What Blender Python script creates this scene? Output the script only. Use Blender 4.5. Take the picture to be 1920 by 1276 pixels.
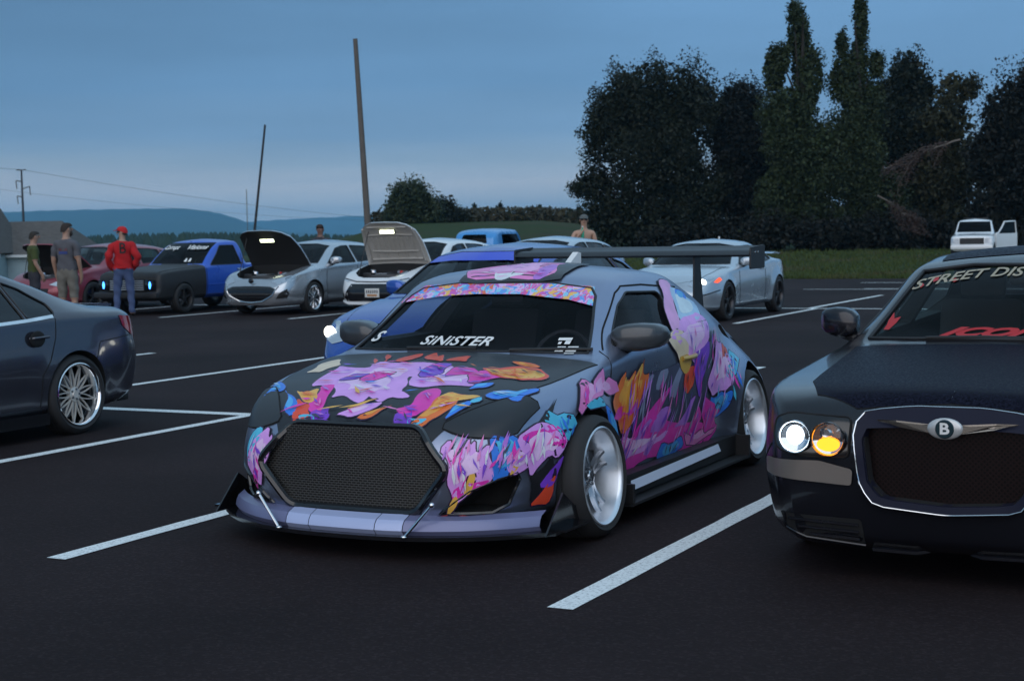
import bpy, bmesh, math, random
import numpy as np
from mathutils import Vector, Matrix, Euler
from mathutils.bvhtree import BVHTree
from mathutils.geometry import delaunay_2d_cdt

for o in list(bpy.data.objects):
    bpy.data.objects.remove(o)
SC = bpy.context.scene
class _Later:
    """objects are linked to the scene at the end, which keeps the mesh operations fast"""
    def __init__(s):
        s.items = []
        s.objects = s
    def link(s, o):
        s.items.append(o)
    def flush(s):
        for o in s.items:
            try:
                SC.collection.objects.link(o)
            except ReferenceError:
                pass
COL = _Later()
TMP = SC.collection
R = math.radians
random.seed(7)

# ------------------------------------------------------------------ camera
CAM_H = 1.58
PITCH = R(3.9275)
ROLL = R(-1.0312)
cam_data = bpy.data.cameras.new('camera')
cam_data.sensor_width = 36.0
cam_data.lens = 56.25
cam_data.clip_start = 0.1
cam_data.clip_end = 30000
cam_data.dof.use_dof = True
cam_data.dof.focus_distance = 8.6
cam_data.dof.aperture_fstop = 6.3
cam = bpy.data.objects.new('camera', cam_data)
SC.collection.objects.link(cam)
_f = Vector((0, math.cos(PITCH), -math.sin(PITCH)))
_r0 = Vector((1, 0, 0))
_u0 = Vector((0, math.sin(PITCH), math.cos(PITCH)))
_a = -ROLL
_r = math.cos(_a) * _r0 - math.sin(_a) * _u0
_u = math.sin(_a) * _r0 + math.cos(_a) * _u0
_m = Matrix((( _r.x, _u.x, -_f.x, 0), (_r.y, _u.y, -_f.y, 0), (_r.z, _u.z, -_f.z, CAM_H), (0, 0, 0, 1)))
cam.matrix_world = _m
SC.camera = cam

# ------------------------------------------------------------------ sky
world = bpy.data.worlds.new('World')
SC.world = world
world.use_nodes = True
wn = world.node_tree.nodes
wl = world.node_tree.links
for n in list(wn):
    wn.remove(n)
def W(t, **k):
    n = wn.new(t)
    for a, b in k.items():
        setattr(n, a, b)
    return n
w_out = W('ShaderNodeOutputWorld')
w_bg = W('ShaderNodeBackground')
wl.new(w_bg.outputs[0], w_out.inputs[0])
w_sky = W('ShaderNodeTexSky', sky_type='NISHITA', sun_disc=False, sun_elevation=R(1.0), sun_rotation=R(200), altitude=150, air_density=1.0, dust_density=1.2, ozone_density=2.5)
w_tc = W('ShaderNodeTexCoord')
w_sep = W('ShaderNodeSeparateXYZ')
wl.new(w_tc.outputs['Generated'], w_sep.inputs[0])
# the elevation, stretched by soft cloud noise so that the bands are uneven
w_map = W('ShaderNodeMapping')
w_map.inputs['Scale'].default_value = (1.6, 1.6, 34)
wl.new(w_tc.outputs['Generated'], w_map.inputs[0])
w_noise = W('ShaderNodeTexNoise')
w_noise.inputs['Scale'].default_value = 1.3
w_noise.inputs['Detail'].default_value = 5
w_noise.inputs['Roughness'].default_value = 0.55
wl.new(w_map.outputs[0], w_noise.inputs['Vector'])
w_off = W('ShaderNodeMath', operation='MULTIPLY_ADD')
w_off.inputs[1].default_value = 0.026
wl.new(w_noise.outputs[0], w_off.inputs[0])
w_sub = W('ShaderNodeMath', operation='SUBTRACT')
wl.new(w_sep.outputs[2], w_sub.inputs[0])
w_sub.inputs[1].default_value = 0.010
wl.new(w_sub.outputs[0], w_off.inputs[2])
w_rng = W('ShaderNodeMapRange')
w_rng.inputs['From Min'].default_value = -0.02
w_rng.inputs['From Max'].default_value = 0.38
wl.new(w_off.outputs[0], w_rng.inputs[0])
w_ramp = W('ShaderNodeValToRGB')
wl.new(w_rng.outputs[0], w_ramp.inputs[0])
def s2l(c):
    return tuple(((v / 255) / 12.92 if v / 255 <= 0.04045 else ((v / 255 + 0.055) / 1.055) ** 2.4) for v in c)
stops = [(0.0, (208, 228, 234)), (0.06, (212, 224, 232)), (0.135, (204, 214, 226)), (0.170, (164, 190, 213)), (0.21, (134, 172, 209)), (0.28, (118, 162, 205)), (0.42, (113, 158, 202)), (0.62, (134, 178, 218)), (1.0, (174, 212, 242))]
els = w_ramp.color_ramp.elements
els[0].position = stops[0][0]; els[0].color = (*s2l(stops[0][1]), 1)
els[1].position = stops[-1][0]; els[1].color = (*s2l(stops[-1][1]), 1)
for p, c in stops[1:-1]:
    e = els.new(p); e.color = (*s2l(c), 1)
w_mul = W('ShaderNodeMix', data_type='RGBA', blend_type='MULTIPLY')
w_mul.inputs[0].default_value = 1.0
w_mul.inputs[7].default_value = (0.07, 0.07, 0.07, 1)
wl.new(w_sky.outputs[0], w_mul.inputs[6])
w_mix = W('ShaderNodeMix', data_type='RGBA')
w_mix.inputs[0].default_value = 0.88
wl.new(w_mul.outputs[2], w_mix.inputs[6])
# broad soft cloud shading over the whole sky
w_map2 = W('ShaderNodeMapping')
w_map2.inputs['Scale'].default_value = (1.3, 1.3, 9)
w_map2.inputs['Location'].default_value = (.35, .1, .0)
wl.new(w_tc.outputs['Generated'], w_map2.inputs[0])
w_n2 = W('ShaderNodeTexNoise')
w_n2.inputs['Scale'].default_value = 1.9
w_n2.inputs['Detail'].default_value = 4
wl.new(w_map2.outputs[0], w_n2.inputs['Vector'])
w_r2 = W('ShaderNodeMapRange')
w_r2.inputs['From Min'].default_value = .3
w_r2.inputs['From Max'].default_value = .7
w_r2.inputs['To Min'].default_value = .86
w_r2.inputs['To Max'].default_value = 1.12
wl.new(w_n2.outputs[0], w_r2.inputs[0])
w_cl = W('ShaderNodeMix', data_type='RGBA', blend_type='MULTIPLY')
w_cl.inputs[0].default_value = 1.0
wl.new(w_ramp.outputs[0], w_cl.inputs[6])
w_lr = W('ShaderNodeMapRange')
w_lr.inputs['From Min'].default_value = -.42
w_lr.inputs['From Max'].default_value = .10
w_lr.inputs['To Min'].default_value = .70
w_lr.inputs['To Max'].default_value = 1.06
wl.new(w_sep.outputs[0], w_lr.inputs[0])
w_lm = W('ShaderNodeMath', operation='MULTIPLY')
# the darker cloud to the left lies above the pale band
w_el = W('ShaderNodeMapRange')
w_el.inputs['From Min'].default_value = .035
w_el.inputs['From Max'].default_value = .10
wl.new(w_sep.outputs[2], w_el.inputs[0])
w_lb = W('ShaderNodeMix', data_type='FLOAT')
w_lb.inputs[2].default_value = 1.0
wl.new(w_el.outputs[0], w_lb.inputs[0])
wl.new(w_lr.outputs[0], w_lb.inputs[3])
wl.new(w_lb.outputs[0], w_lm.inputs[0])
wl.new(w_r2.outputs[0], w_lm.inputs[1])
wl.new(w_lm.outputs[0], w_cl.inputs[7])
wl.new(w_cl.outputs[2], w_mix.inputs[7])
wl.new(w_mix.outputs[2], w_bg.inputs[0])
w_bg.inputs[1].default_value = 1.0

# ------------------------------------------------------------------ the last light in the west, behind the camera
sun_data = bpy.data.lights.new('sun', 'SUN')
sun_data.energy = 1.5
sun_data.angle = R(75)
sun_data.color = (1.0, 0.93, 0.90)
sun = bpy.data.objects.new('sun', sun_data)
SC.collection.objects.link(sun)
sun.rotation_euler = Euler((R(66), 0, R(-14)))

SC.view_settings.view_transform = 'Standard'
SC.view_settings.look = 'None'
SC.view_settings.gamma = 1
SC.view_settings.exposure = 0.0
SC.view_settings.use_curve_mapping = False
SC.render.engine = 'CYCLES'
SC.cycles.max_bounces = 8
SC.cycles.transparent_max_bounces = 16
SC.cycles.caustics_reflective = False
SC.cycles.caustics_refractive = False

# ------------------------------------------------------------------ materials
MATS = {}
def nodes_of(m):
    return m.node_tree.nodes, m.node_tree.links
def pmat(name, col, rough=0.5, metal=0.0, coat=0.0, coat_rough=0.05, var=0.0, vscale=8.0, bump=0.0, bscale=60.0, spec=0.5, emit=None, estr=0.0, flake=0.0):
    if name in MATS:
        return MATS[name]
    m = bpy.data.materials.new(name)
    m.use_nodes = True
    n, l = nodes_of(m)
    b = n['Principled BSDF']
    b.inputs['Base Color'].default_value = (*col, 1)
    b.inputs['Roughness'].default_value = rough
    b.inputs['Metallic'].default_value = metal
    b.inputs['Coat Weight'].default_value = coat
    b.inputs['Coat Roughness'].default_value = coat_rough
    b.inputs['Specular IOR Level'].default_value = spec
    if emit:
        b.inputs['Emission Color'].default_value = (*emit, 1)
        b.inputs['Emission Strength'].default_value = estr
    tc = n.new('ShaderNodeTexCoord')
    if var > 0:
        t = n.new('ShaderNodeTexNoise'); t.inputs['Scale'].default_value = vscale; t.inputs['Detail'].default_value = 6
        l.new(tc.outputs['Object'], t.inputs['Vector'])
        mx = n.new('ShaderNodeMix'); mx.data_type = 'RGBA'
        mx.inputs[6].default_value = (*[c * (1 - var) for c in col], 1)
        mx.inputs[7].default_value = (*[min(1, c * (1 + var)) for c in col], 1)
        l.new(t.outputs[0], mx.inputs[0]); l.new(mx.outputs[2], b.inputs['Base Color'])
        mr = n.new('ShaderNodeMapRange'); mr.inputs['To Min'].default_value = max(0.02, rough - 0.08); mr.inputs['To Max'].default_value = min(1, rough + 0.08)
        l.new(t.outputs[0], mr.inputs[0]); l.new(mr.outputs[0], b.inputs['Roughness'])
    if bump > 0:
        t2 = n.new('ShaderNodeTexNoise'); t2.inputs['Scale'].default_value = bscale; t2.inputs['Detail'].default_value = 4
        l.new(tc.outputs['Object'], t2.inputs['Vector'])
        bp = n.new('ShaderNodeBump'); bp.inputs['Strength'].default_value = bump; bp.inputs['Distance'].default_value = 0.01
        l.new(t2.outputs[0], bp.inputs['Height']); l.new(bp.outputs[0], b.inputs['Normal'])
    MATS[name] = m
    return m

def paint(name, col, rough=0.28, metal=0.5, coat=0.6, var=0.06):
    return pmat(name, col, rough, metal, coat, 0.06, var=var, vscale=3.0)

def glass_mat(name, tint, gloss=0.03, ior=1.20, extra=0.0):
    if name in MATS:
        return MATS[name]
    m = bpy.data.materials.new(name); m.use_nodes = True
    n, l = nodes_of(m)
    n.remove(n['Principled BSDF'])
    out = n['Material Output']
    tr = n.new('ShaderNodeBsdfTransparent'); tr.inputs[0].default_value = (*tint, 1)
    gl = n.new('ShaderNodeBsdfGlossy'); gl.inputs['Roughness'].default_value = gloss
    gl.inputs[0].default_value = (0.9, 0.95, 1, 1)
    fr = n.new('ShaderNodeFresnel'); fr.inputs[0].default_value = ior
    ad = n.new('ShaderNodeMath'); ad.operation = 'ADD'; ad.inputs[1].default_value = extra; ad.use_clamp = True
    ge = n.new('ShaderNodeNewGeometry')
    iv = n.new('ShaderNodeMath'); iv.operation = 'SUBTRACT'; iv.inputs[0].default_value = 1.0; l.new(ge.outputs['Backfacing'], iv.inputs[1])
    fm = n.new('ShaderNodeMath'); fm.operation = 'MULTIPLY'; l.new(fr.outputs[0], fm.inputs[0]); l.new(iv.outputs[0], fm.inputs[1])
    l.new(fm.outputs[0], ad.inputs[0])
    mx = n.new('ShaderNodeMixShader')
    l.new(ad.outputs[0], mx.inputs[0]); l.new(tr.outputs[0], mx.inputs[1]); l.new(gl.outputs[0], mx.inputs[2])
    l.new(mx.outputs[0], out.inputs[0])
    MATS[name] = m
    return m

def emat(name, col, s):
    if name in MATS:
        return MATS[name]
    m = bpy.data.materials.new(name); m.use_nodes = True
    n, l = nodes_of(m)
    n.remove(n['Principled BSDF'])
    e = n.new('ShaderNodeEmission'); e.inputs[0].default_value = (*col, 1); e.inputs[1].default_value = s
    l.new(e.outputs[0], n['Material Output'].inputs[0])
    MATS[name] = m
    return m

M_RUBBER = pmat('rubber', (0.018, 0.018, 0.02), 0.75, var=0.3, vscale=20)
M_BLACK = pmat('black_plastic', (0.012, 0.012, 0.014), 0.5, var=0.2, vscale=15)
M_GLOSSBLK = pmat('gloss_black', (0.008, 0.008, 0.01), 0.12, coat=0.5)
M_LINER = pmat('dark_liner', (0.01, 0.01, 0.011), 0.9)
M_INT = pmat('interior', (0.035, 0.034, 0.036), 0.8, var=0.3, vscale=9)
M_CHROME = pmat('chrome', (0.75, 0.76, 0.78), 0.09, 1.0)
M_ALU = pmat('polished_alloy', (0.62, 0.64, 0.67), 0.2, 1.0, var=0.08, vscale=30)
M_GAP = pmat('panel_gap', (0.006, 0.006, 0.007), 0.9)
M_WHITE = pmat('white_vinyl', (0.75, 0.75, 0.74), 0.5)
M_GLASS = glass_mat('tinted_glass', (0.24, 0.27, 0.28))
M_GLASSD = glass_mat('dark_tinted_glass', (0.035, 0.038, 0.042))
M_GLASSC = glass_mat('clear_glass', (0.62, 0.72, 0.72))
M_LENS = glass_mat('lamp_lens', (0.85, 0.88, 0.9), extra=0.04)
M_REDLENS = pmat('red_lens', (0.35, 0.012, 0.02), 0.08, coat=0.6)
M_AMBER = pmat('amber_lens', (0.6, 0.16, 0.01), 0.1, coat=0.5)
M_LAMP = pmat('lamp_silver', (.55, .60, .66), .15, .35, .5)
M_DISC = pmat('brake_steel', (0.22, 0.22, 0.23), 0.35, 1.0)

# ------------------------------------------------------------------ mesh helpers
def mk(name, verts, faces, mat, parent=None, smooth=True, ang=None, mi=None):
    me = bpy.data.meshes.new(name)
    me.from_pydata([tuple(v) for v in verts], [], [tuple(f) for f in faces])
    mats = mat if isinstance(mat, (list, tuple)) else [mat]
    for m in mats:
        me.materials.append(m)
    if mi is not None:
        me.polygons.foreach_set('material_index', mi)
    me.polygons.foreach_set('use_smooth', [smooth] * len(me.polygons))
    if ang is not None:
        me.set_sharp_from_angle(angle=R(ang))
    me.update()
    o = bpy.data.objects.new(name, me)
    COL.objects.link(o)
    if parent is not None:
        o.parent = parent
    return o

def thing(name, label, cat, loc=(0, 0, 0), rotz=0.0, group=None):
    o = bpy.data.objects.new(name, None)
    COL.objects.link(o)
    o.empty_display_size = 0.2
    o.location = loc
    o.rotation_euler = (0, 0, rotz)
    o['label'] = label
    o['category'] = cat
    if group:
        o['group'] = group
    return o

def tag(o, label, cat, group=None):
    o['label'] = label; o['category'] = cat
    if group:
        o['group'] = group
    return o

def struct(o):
    o['kind'] = 'structure'
    return o

class MB:
    """collects primitive shapes into one mesh"""
    def __init__(s):
        s.v = []; s.f = []
    def add(s, v, f):
        b = len(s.v)
        s.v += [tuple(p) for p in v]
        s.f += [tuple(i + b for i in q) for q in f]
        return s
    def box(s, c, d, rot=None, bev=0.0):
        hx, hy, hz = d[0] / 2, d[1] / 2, d[2] / 2
        if bev <= 0:
            v = [(x, y, z) for x in (-hx, hx) for y in (-hy, hy) for z in (-hz, hz)]
            f = [(0, 1, 3, 2), (4, 6, 7, 5), (0, 4, 5, 1), (2, 3, 7, 6), (0, 2, 6, 4), (1, 5, 7, 3)]
        else:
            bm = bmesh.new()
            bmesh.ops.create_cube(bm, size=1)
            for q in bm.verts:
                q.co = Vector((q.co.x * d[0], q.co.y * d[1], q.co.z * d[2]))
            bmesh.ops.bevel(bm, geom=list(bm.edges), offset=bev, segments=2, affect='EDGES', profile=0.6)
            bm.verts.index_update()
            v = [tuple(q.co) for q in bm.verts]; f = [[q.index for q in p.verts] for p in bm.faces]
            bm.free()
        if rot is not None:
            v = [rot @ Vector(p) for p in v]
        return s.add([(p[0] + c[0], p[1] + c[1], p[2] + c[2]) for p in v], f)
    def tube(s, path, r, n=8, closed=False, cap=True):
        path = [Vector(p) for p in path]
        m = len(path)
        rr = r if isinstance(r, (list, tuple)) else [r] * m
        vs = []; fs = []
        up = None
        for i in range(m):
            a = path[i - 1] if (i > 0 or closed) else path[i]
            b = path[(i + 1) % m] if (i < m - 1 or closed) else path[i]
            t = (b - a)
            if t.length < 1e-9:
                t = Vector((0, 0, 1))
            t.normalize()
            if up is None:
                up = Vector((0, 0, 1)) if abs(t.z) < 0.9 else Vector((1, 0, 0))
            u = (up - t * up.dot(t))
            if u.length < 1e-6:
                u = t.orthogonal()
            u.normalize(); up = u
            w = t.cross(u)
            for k in range(n):
                q = 2 * math.pi * k / n
                vs.append(path[i] + (u * math.cos(q) + w * math.sin(q)) * rr[i])
        for i in range(m if closed else m - 1):
            j = (i + 1) % m
            for k in range(n):
                k2 = (k + 1) % n
                fs.append((i * n + k, i * n + k2, j * n + k2, j * n + k))
        if cap and not closed:
            fs.append(tuple(range(n - 1, -1, -1)))
            fs.append(tuple((m - 1) * n + k for k in range(n)))
        return s.add(vs, fs)
    def lathe(s, prof, axis='y', n=40, c=(0, 0, 0), a0=0.0, a1=2 * math.pi):
        """prof: list of (radius, position along the axis)"""
        full = abs(a1 - a0) > 6.28
        k = n if full else n + 1
        vs = []; fs = []
        for r, h in prof:
            for i in range(k):
                q = a0 + (a1 - a0) * i / n
                x, z = r * math.cos(q), r * math.sin(q)
                if axis == 'y': p = (x, h, z)
                elif axis == 'x': p = (h, x, z)
                else: p = (x, z, h)
                vs.append((p[0] + c[0], p[1] + c[1], p[2] + c[2]))
        for j in range(len(prof) - 1):
            for i in range(n):
                i2 = (i + 1) % k
                fs.append((j * k + i, j * k + i2, (j + 1) * k + i2, (j + 1) * k + i))
        return s.add(vs, fs)
    def prism(s, poly, axis, a, b):
        """poly in the two other axes (cyclic order x,y,z without axis), extruded from a to b along axis"""
        n = len(poly)
        def P(u, w, t):
            return (t, u, w) if axis == 'x' else ((u, t, w) if axis == 'y' else (u, w, t))
        vs = [P(u, w, a) for u, w in poly] + [P(u, w, b) for u, w in poly]
        fs = [(i, (i + 1) % n, n + (i + 1) % n, n + i) for i in range(n)]
        fs += [tuple(range(n - 1, -1, -1)), tuple(range(n, 2 * n))]
        return s.add(vs, fs)
    def ball(s, c, d, n=16, m=10, rot=None, p=1.0):
        vs = []; fs = []
        for j in range(m + 1):
            t = math.pi * j / m
            for i in range(n):
                q = 2 * math.pi * i / n
                v = Vector((math.sin(t) * math.cos(q), math.sin(t) * math.sin(q), math.cos(t)))
                if p != 1.0:
                    v = Vector([math.copysign(abs(k) ** p, k) for k in v])
                v = Vector((v.x * d[0] / 2, v.y * d[1] / 2, v.z * d[2] / 2))
                if rot is not None:
                    v = rot @ v
                vs.append((v.x + c[0], v.y + c[1], v.z + c[2]))
        for j in range(m):
            for i in range(n):
                i2 = (i + 1) % n
                fs.append((j * n + i, (j + 1) * n + i, (j + 1) * n + i2, j * n + i2))
        return s.add(vs, fs)
    def mesh(s, name, mat, parent=None, smooth=True, ang=40):
        o = mk(name, s.v, s.f, mat, parent, smooth, None)
        bm = bmesh.new(); bm.from_mesh(o.data)
        bmesh.ops.remove_doubles(bm, verts=bm.verts, dist=1e-5)
        bmesh.ops.recalc_face_normals(bm, faces=bm.faces)
        bm.to_mesh(o.data); bm.free()
        if smooth and ang:
            o.data.set_sharp_from_angle(angle=R(ang))
        return o

def pch(pts):
    """monotone cubic through (x, value) points"""
    x = np.array([p[0] for p in pts], float); y = np.array([p[1] for p in pts], float)
    h = np.diff(x); d = np.diff(y) / h
    m = np.zeros(len(x))
    if len(x) > 2:
        for i in range(1, len(x) - 1):
            if d[i - 1] * d[i] > 0:
                w1 = 2 * h[i] + h[i - 1]; w2 = h[i] + 2 * h[i - 1]
                m[i] = (w1 + w2) / (w1 / d[i - 1] + w2 / d[i])
    m[0] = d[0]; m[-1] = d[-1]
    def f(t):
        t = min(max(t, x[0]), x[-1])
        i = int(min(max(np.searchsorted(x, t) - 1, 0), len(x) - 2))
        s = (t - x[i]) / h[i]
        return float((1 + 2 * s) * (1 - s) ** 2 * y[i] + s * (1 - s) ** 2 * h[i] * m[i] + s * s * (3 - 2 * s) * y[i + 1] + s * s * (s - 1) * h[i] * m[i + 1])
    return f

def inpoly(x, y, P):
    c = False; n = len(P); j = n - 1
    for i in range(n):
        if (P[i][1] > y) != (P[j][1] > y) and x < (P[j][0] - P[i][0]) * (y - P[i][1]) / (P[j][1] - P[i][1]) + P[i][0]:
            c = not c
        j = i
    return c

def smooth_poly(P, it=1, closed=True):
    for _ in range(it):
        Q = []
        n = len(P)
        for i in range(n if closed else n - 1):
            a, b = P[i], P[(i + 1) % n]
            Q.append((a[0] * .75 + b[0] * .25, a[1] * .75 + b[1] * .25)); Q.append((a[0] * .25 + b[0] * .75, a[1] * .25 + b[1] * .75))
        if not closed:
            Q = [P[0]] + Q + [P[-1]]
        P = Q
    return P

def round_poly(P, r, n=4):
    out = []
    m = len(P)
    for i in range(m):
        a, b, c = Vector(P[i - 1]).to_2d(), Vector(P[i]).to_2d(), Vector(P[(i + 1) % m]).to_2d()
        la, lc = (a - b).length, (c - b).length
        rr = min(r, la * .45, lc * .45)
        s = b + (a - b) / la * rr; e = b + (c - b) / lc * rr
        for k in range(n + 1):
            t = k / n
            q = s * (1 - t) ** 2 + b * 2 * t * (1 - t) + e * t * t
            out.append((q.x, q.y))
    return out

def mk_np(name, V, Q, mat, parent=None):
    """fast mesh from numpy arrays of vertices and quads"""
    me = bpy.data.meshes.new(name)
    n, k = len(V), len(Q)
    me.vertices.add(n); me.vertices.foreach_set('co', np.asarray(V, np.float32).ravel())
    me.loops.add(k * 4); me.loops.foreach_set('vertex_index', np.asarray(Q, np.int32).ravel())
    me.polygons.add(k); me.polygons.foreach_set('loop_start', np.arange(0, k * 4, 4, dtype=np.int32))
    me.materials.append(mat)
    me.update(calc_edges=True)
    o = bpy.data.objects.new(name, me); COL.objects.link(o)
    if parent is not None:
        o.parent = parent
    return o
# ------------------------------------------------------------------ car builder
# local frame of a car: x runs from the front bumper to the rear, +y is the passenger side, z up
def sect(K, rad, q=5, m=3):
    """polyline through key points with filleted corners, constant point count"""
    out = [K[0]]
    prev = np.array(K[0], float)
    for k in range(1, len(K) - 1):
        P = np.array(K[k], float); A = np.array(K[k - 1], float); B = np.array(K[k + 1], float)
        la = np.linalg.norm(A - P) + 1e-9; lb = np.linalg.norm(B - P) + 1e-9
        ra = min(rad[k], la * .48); rb = min(rad[k], lb * .48)
        a = P + (A - P) / la * ra; b = P + (B - P) / lb * rb
        for t in range(1, m + 1):
            out.append(prev + (a - prev) * t / (m))
        for t in range(1, q + 1):
            u = t / q
            out.append(a * (1 - u) ** 2 + P * 2 * u * (1 - u) + b * u * u)
        prev = b
    P = np.array(K[-1], float)
    for t in range(1, m + 1):
        out.append(prev + (P - prev) * t / m)
    return [np.array(p, float) for p in out]

class Body:
    def __init__(s, **k):
        s.crown = 0.80
        s.r_sh = 0.05; s.r_rail = 0.07; s.r_mid = 0.25; s.tuck = 0.05; s.ins = 0.035
        s.flare = 0.0; s.flare_w = 0.14
        s.nose = None; s.tail = None
        s.step = 0.055
        for a, b in k.items():
            setattr(s, a, b)
        for a in ('zc', 'zs', 'zr', 'wr', 'w', 'zb', 'zw', 'insx'):
            if hasattr(s, a) and isinstance(getattr(s, a), list):
                setattr(s, a, pch(getattr(s, a)))
    def keys(s, x, inset=0.0):
        w = s.w(x); zb = s.zb(x); zs = s.zs(x); zw = s.zw(x) if hasattr(s, 'zw') else zb + (zs - zb) * .55
        ins = s.insx(x) if hasattr(s, 'insx') else s.ins
        wr = s.wr(x); zr = s.zr(x); zc = s.zc(x)
        return w, zb, zs, zw, ins, wr, zr, zc
    def section(s, x):
        w, zb, zs, zw, ins, wr, zr, zc = s.keys(x)
        wr = min(wr, w - ins - .004)
        c = s.crown
        K = [(0, zb), (w - s.tuck - .07, zb), (w - s.tuck, zb + .06), (w, zw), (w - ins, zs), (wr, zr), (wr * .62, zr + (zc - zr) * c * .74), (0, zc)]
        rad = [0, .03, .03, s.r_mid, s.r_sh, s.r_rail, .4, 0]
        return sect(K, rad)
    def stations(s):
        L = s.L
        a = [0.32 * (t / 13) ** 1.7 for t in range(14)]
        b = [L - 0.30 * (t / 11) ** 1.7 for t in range(12)][::-1]
        n = int((L - .62) / s.step)
        mid = [a[-1] + (b[0] - a[-1]) * t / n for t in range(1, n)]
        return a + mid + b
    def build(s):
        xs = s.stations()
        V = []; F = []
        rings = []
        for x in xs:
            S = s.section(x)
            nv = len(S)
            ids = []
            pts = []
            for j, (y, z) in enumerate(S):
                if s.flare and j > 2:
                    for cx, cz, rr, amp in s.flares:
                        d = math.hypot(x - cx, z - cz) - rr
                        if y > 0.5 and z < cz + rr + .3:
                            y += amp * math.exp(-(max(d, 0) / s.flare_w) ** 2)
                xx = x
                if s.nose:
                    xx += s.nose(z) * max(0, 1 - x / .55) ** 1.5
                if s.tail:
                    xx += s.tail(z) * max(0, 1 - (s.L - x) / .5) ** 1.5
                pts.append((xx, max(y, 0), z))
            r = []
            for p in pts:
                r.append(len(V)); V.append(p)
            l = [r[0]]
            for p in pts[1:-1]:
                l.append(len(V)); V.append((p[0], -p[1], p[2]))
            l.append(r[-1])
            rings.append((r, l))
        for i in range(len(xs) - 1):
            r0, l0 = rings[i]; r1, l1 = rings[i + 1]
            for j in range(nv - 1):
                F.append((r0[j], r1[j], r1[j + 1], r0[j + 1]))
                F.append((l0[j], l0[j + 1], l1[j + 1], l1[j]))
        for e, (r, l) in ((0, rings[0]), (1, rings[-1])):
            for j in range(nv - 1):
                q = [r[j], r[j + 1], l[j + 1], l[j]]
                q2 = []
                for t in q:
                    if t not in q2: q2.append(t)
                F.append(tuple(q2) if e == 0 else tuple(q2[::-1]))
        s.V, s.F = V, F
        me = bpy.data.meshes.new('tmp'); me.from_pydata(V, [], F)
        bm = bmesh.new(); bm.from_mesh(me)
        bmesh.ops.recalc_face_normals(bm, faces=bm.faces)
        bm.to_mesh(me); bm.free()
        me.update()
        s.me = me
        s.F = [tuple(p.vertices) for p in me.polygons]
        s.bvh = BVHTree.FromPolygons([Vector(v) for v in V], s.F)
        s.vn = [v.normal.copy() for v in me.vertices]
        return s
    def nrm(s, co):
        loc, n, i, d = s.bvh.find_nearest(co)
        if i is None:
            return Vector((0, 0, 1)), 9
        acc = Vector()
        for vi in s.F[i]:
            acc += s.vn[vi] * (1 / ((Vector(s.V[vi]) - loc).length + 1e-5))
        return acc.normalized(), d
    def cabin(s, x0, x1, floor=.42, g=.05):
        """inner volume of the cabin, to be cut away"""
        xs = [x0 + (x1 - x0) * t / 26 for t in range(27)]
        V = []; F = []
        n = 0
        for x in xs:
            w, zb, zs, zw, ins, wr, zr, zc = s.keys(x)
            zt = max(zc - g, floor + .03)
            K = [(0, floor), (w - .13, floor), (w - .13, max(min(zs - .03, zt - .02), floor + .01)), (min(wr - g, w - .14), max(min(zr - g, zt - .01), floor + .02)), (wr * .5, max(min(zr + (zc - zr) * .8 - g, zt - .003), floor + .025)), (0, zt)]
            n = len(K)
            b = len(V)
            V += [(x, y, z) for y, z in K] + [(x, -y, z) for y, z in K[1:-1]]
        rn = 2 * n - 2
        for i in range(len(xs) - 1):
            r0 = [i * rn + k for k in range(n)]; l0 = [i * rn] + [i * rn + n + k for k in range(n - 2)] + [i * rn + n - 1]
            r1 = [k + rn for k in r0]; l1 = [k + rn for k in l0]
            for j in range(n - 1):
                F.append((r0[j], r1[j], r1[j + 1], r0[j + 1])); F.append((l0[j], l0[j + 1], l1[j + 1], l1[j]))
        for i, flip in ((0, 0), (len(xs) - 1, 1)):
            r0 = [i * rn + k for k in range(n)]; l0 = [i * rn + n + k for k in range(n - 2)]
            q = r0 + l0[::-1]
            F.append(tuple(q if not flip else q[::-1]))
        return V, F

def temp_obj(V, F):
    me = bpy.data.meshes.new('cut'); me.from_pydata([tuple(v) for v in V], [], F)
    bm = bmesh.new(); bm.from_mesh(me)
    bmesh.ops.recalc_face_normals(bm, faces=bm.faces)
    bm.to_mesh(me); bm.free()
    me.materials.append(M_LINER); me.materials.append(M_LINER)
    me.polygons.foreach_set('material_index', [1] * len(me.polygons))
    o = bpy.data.objects.new('cut', me); TMP.objects.link(o)
    return o

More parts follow.
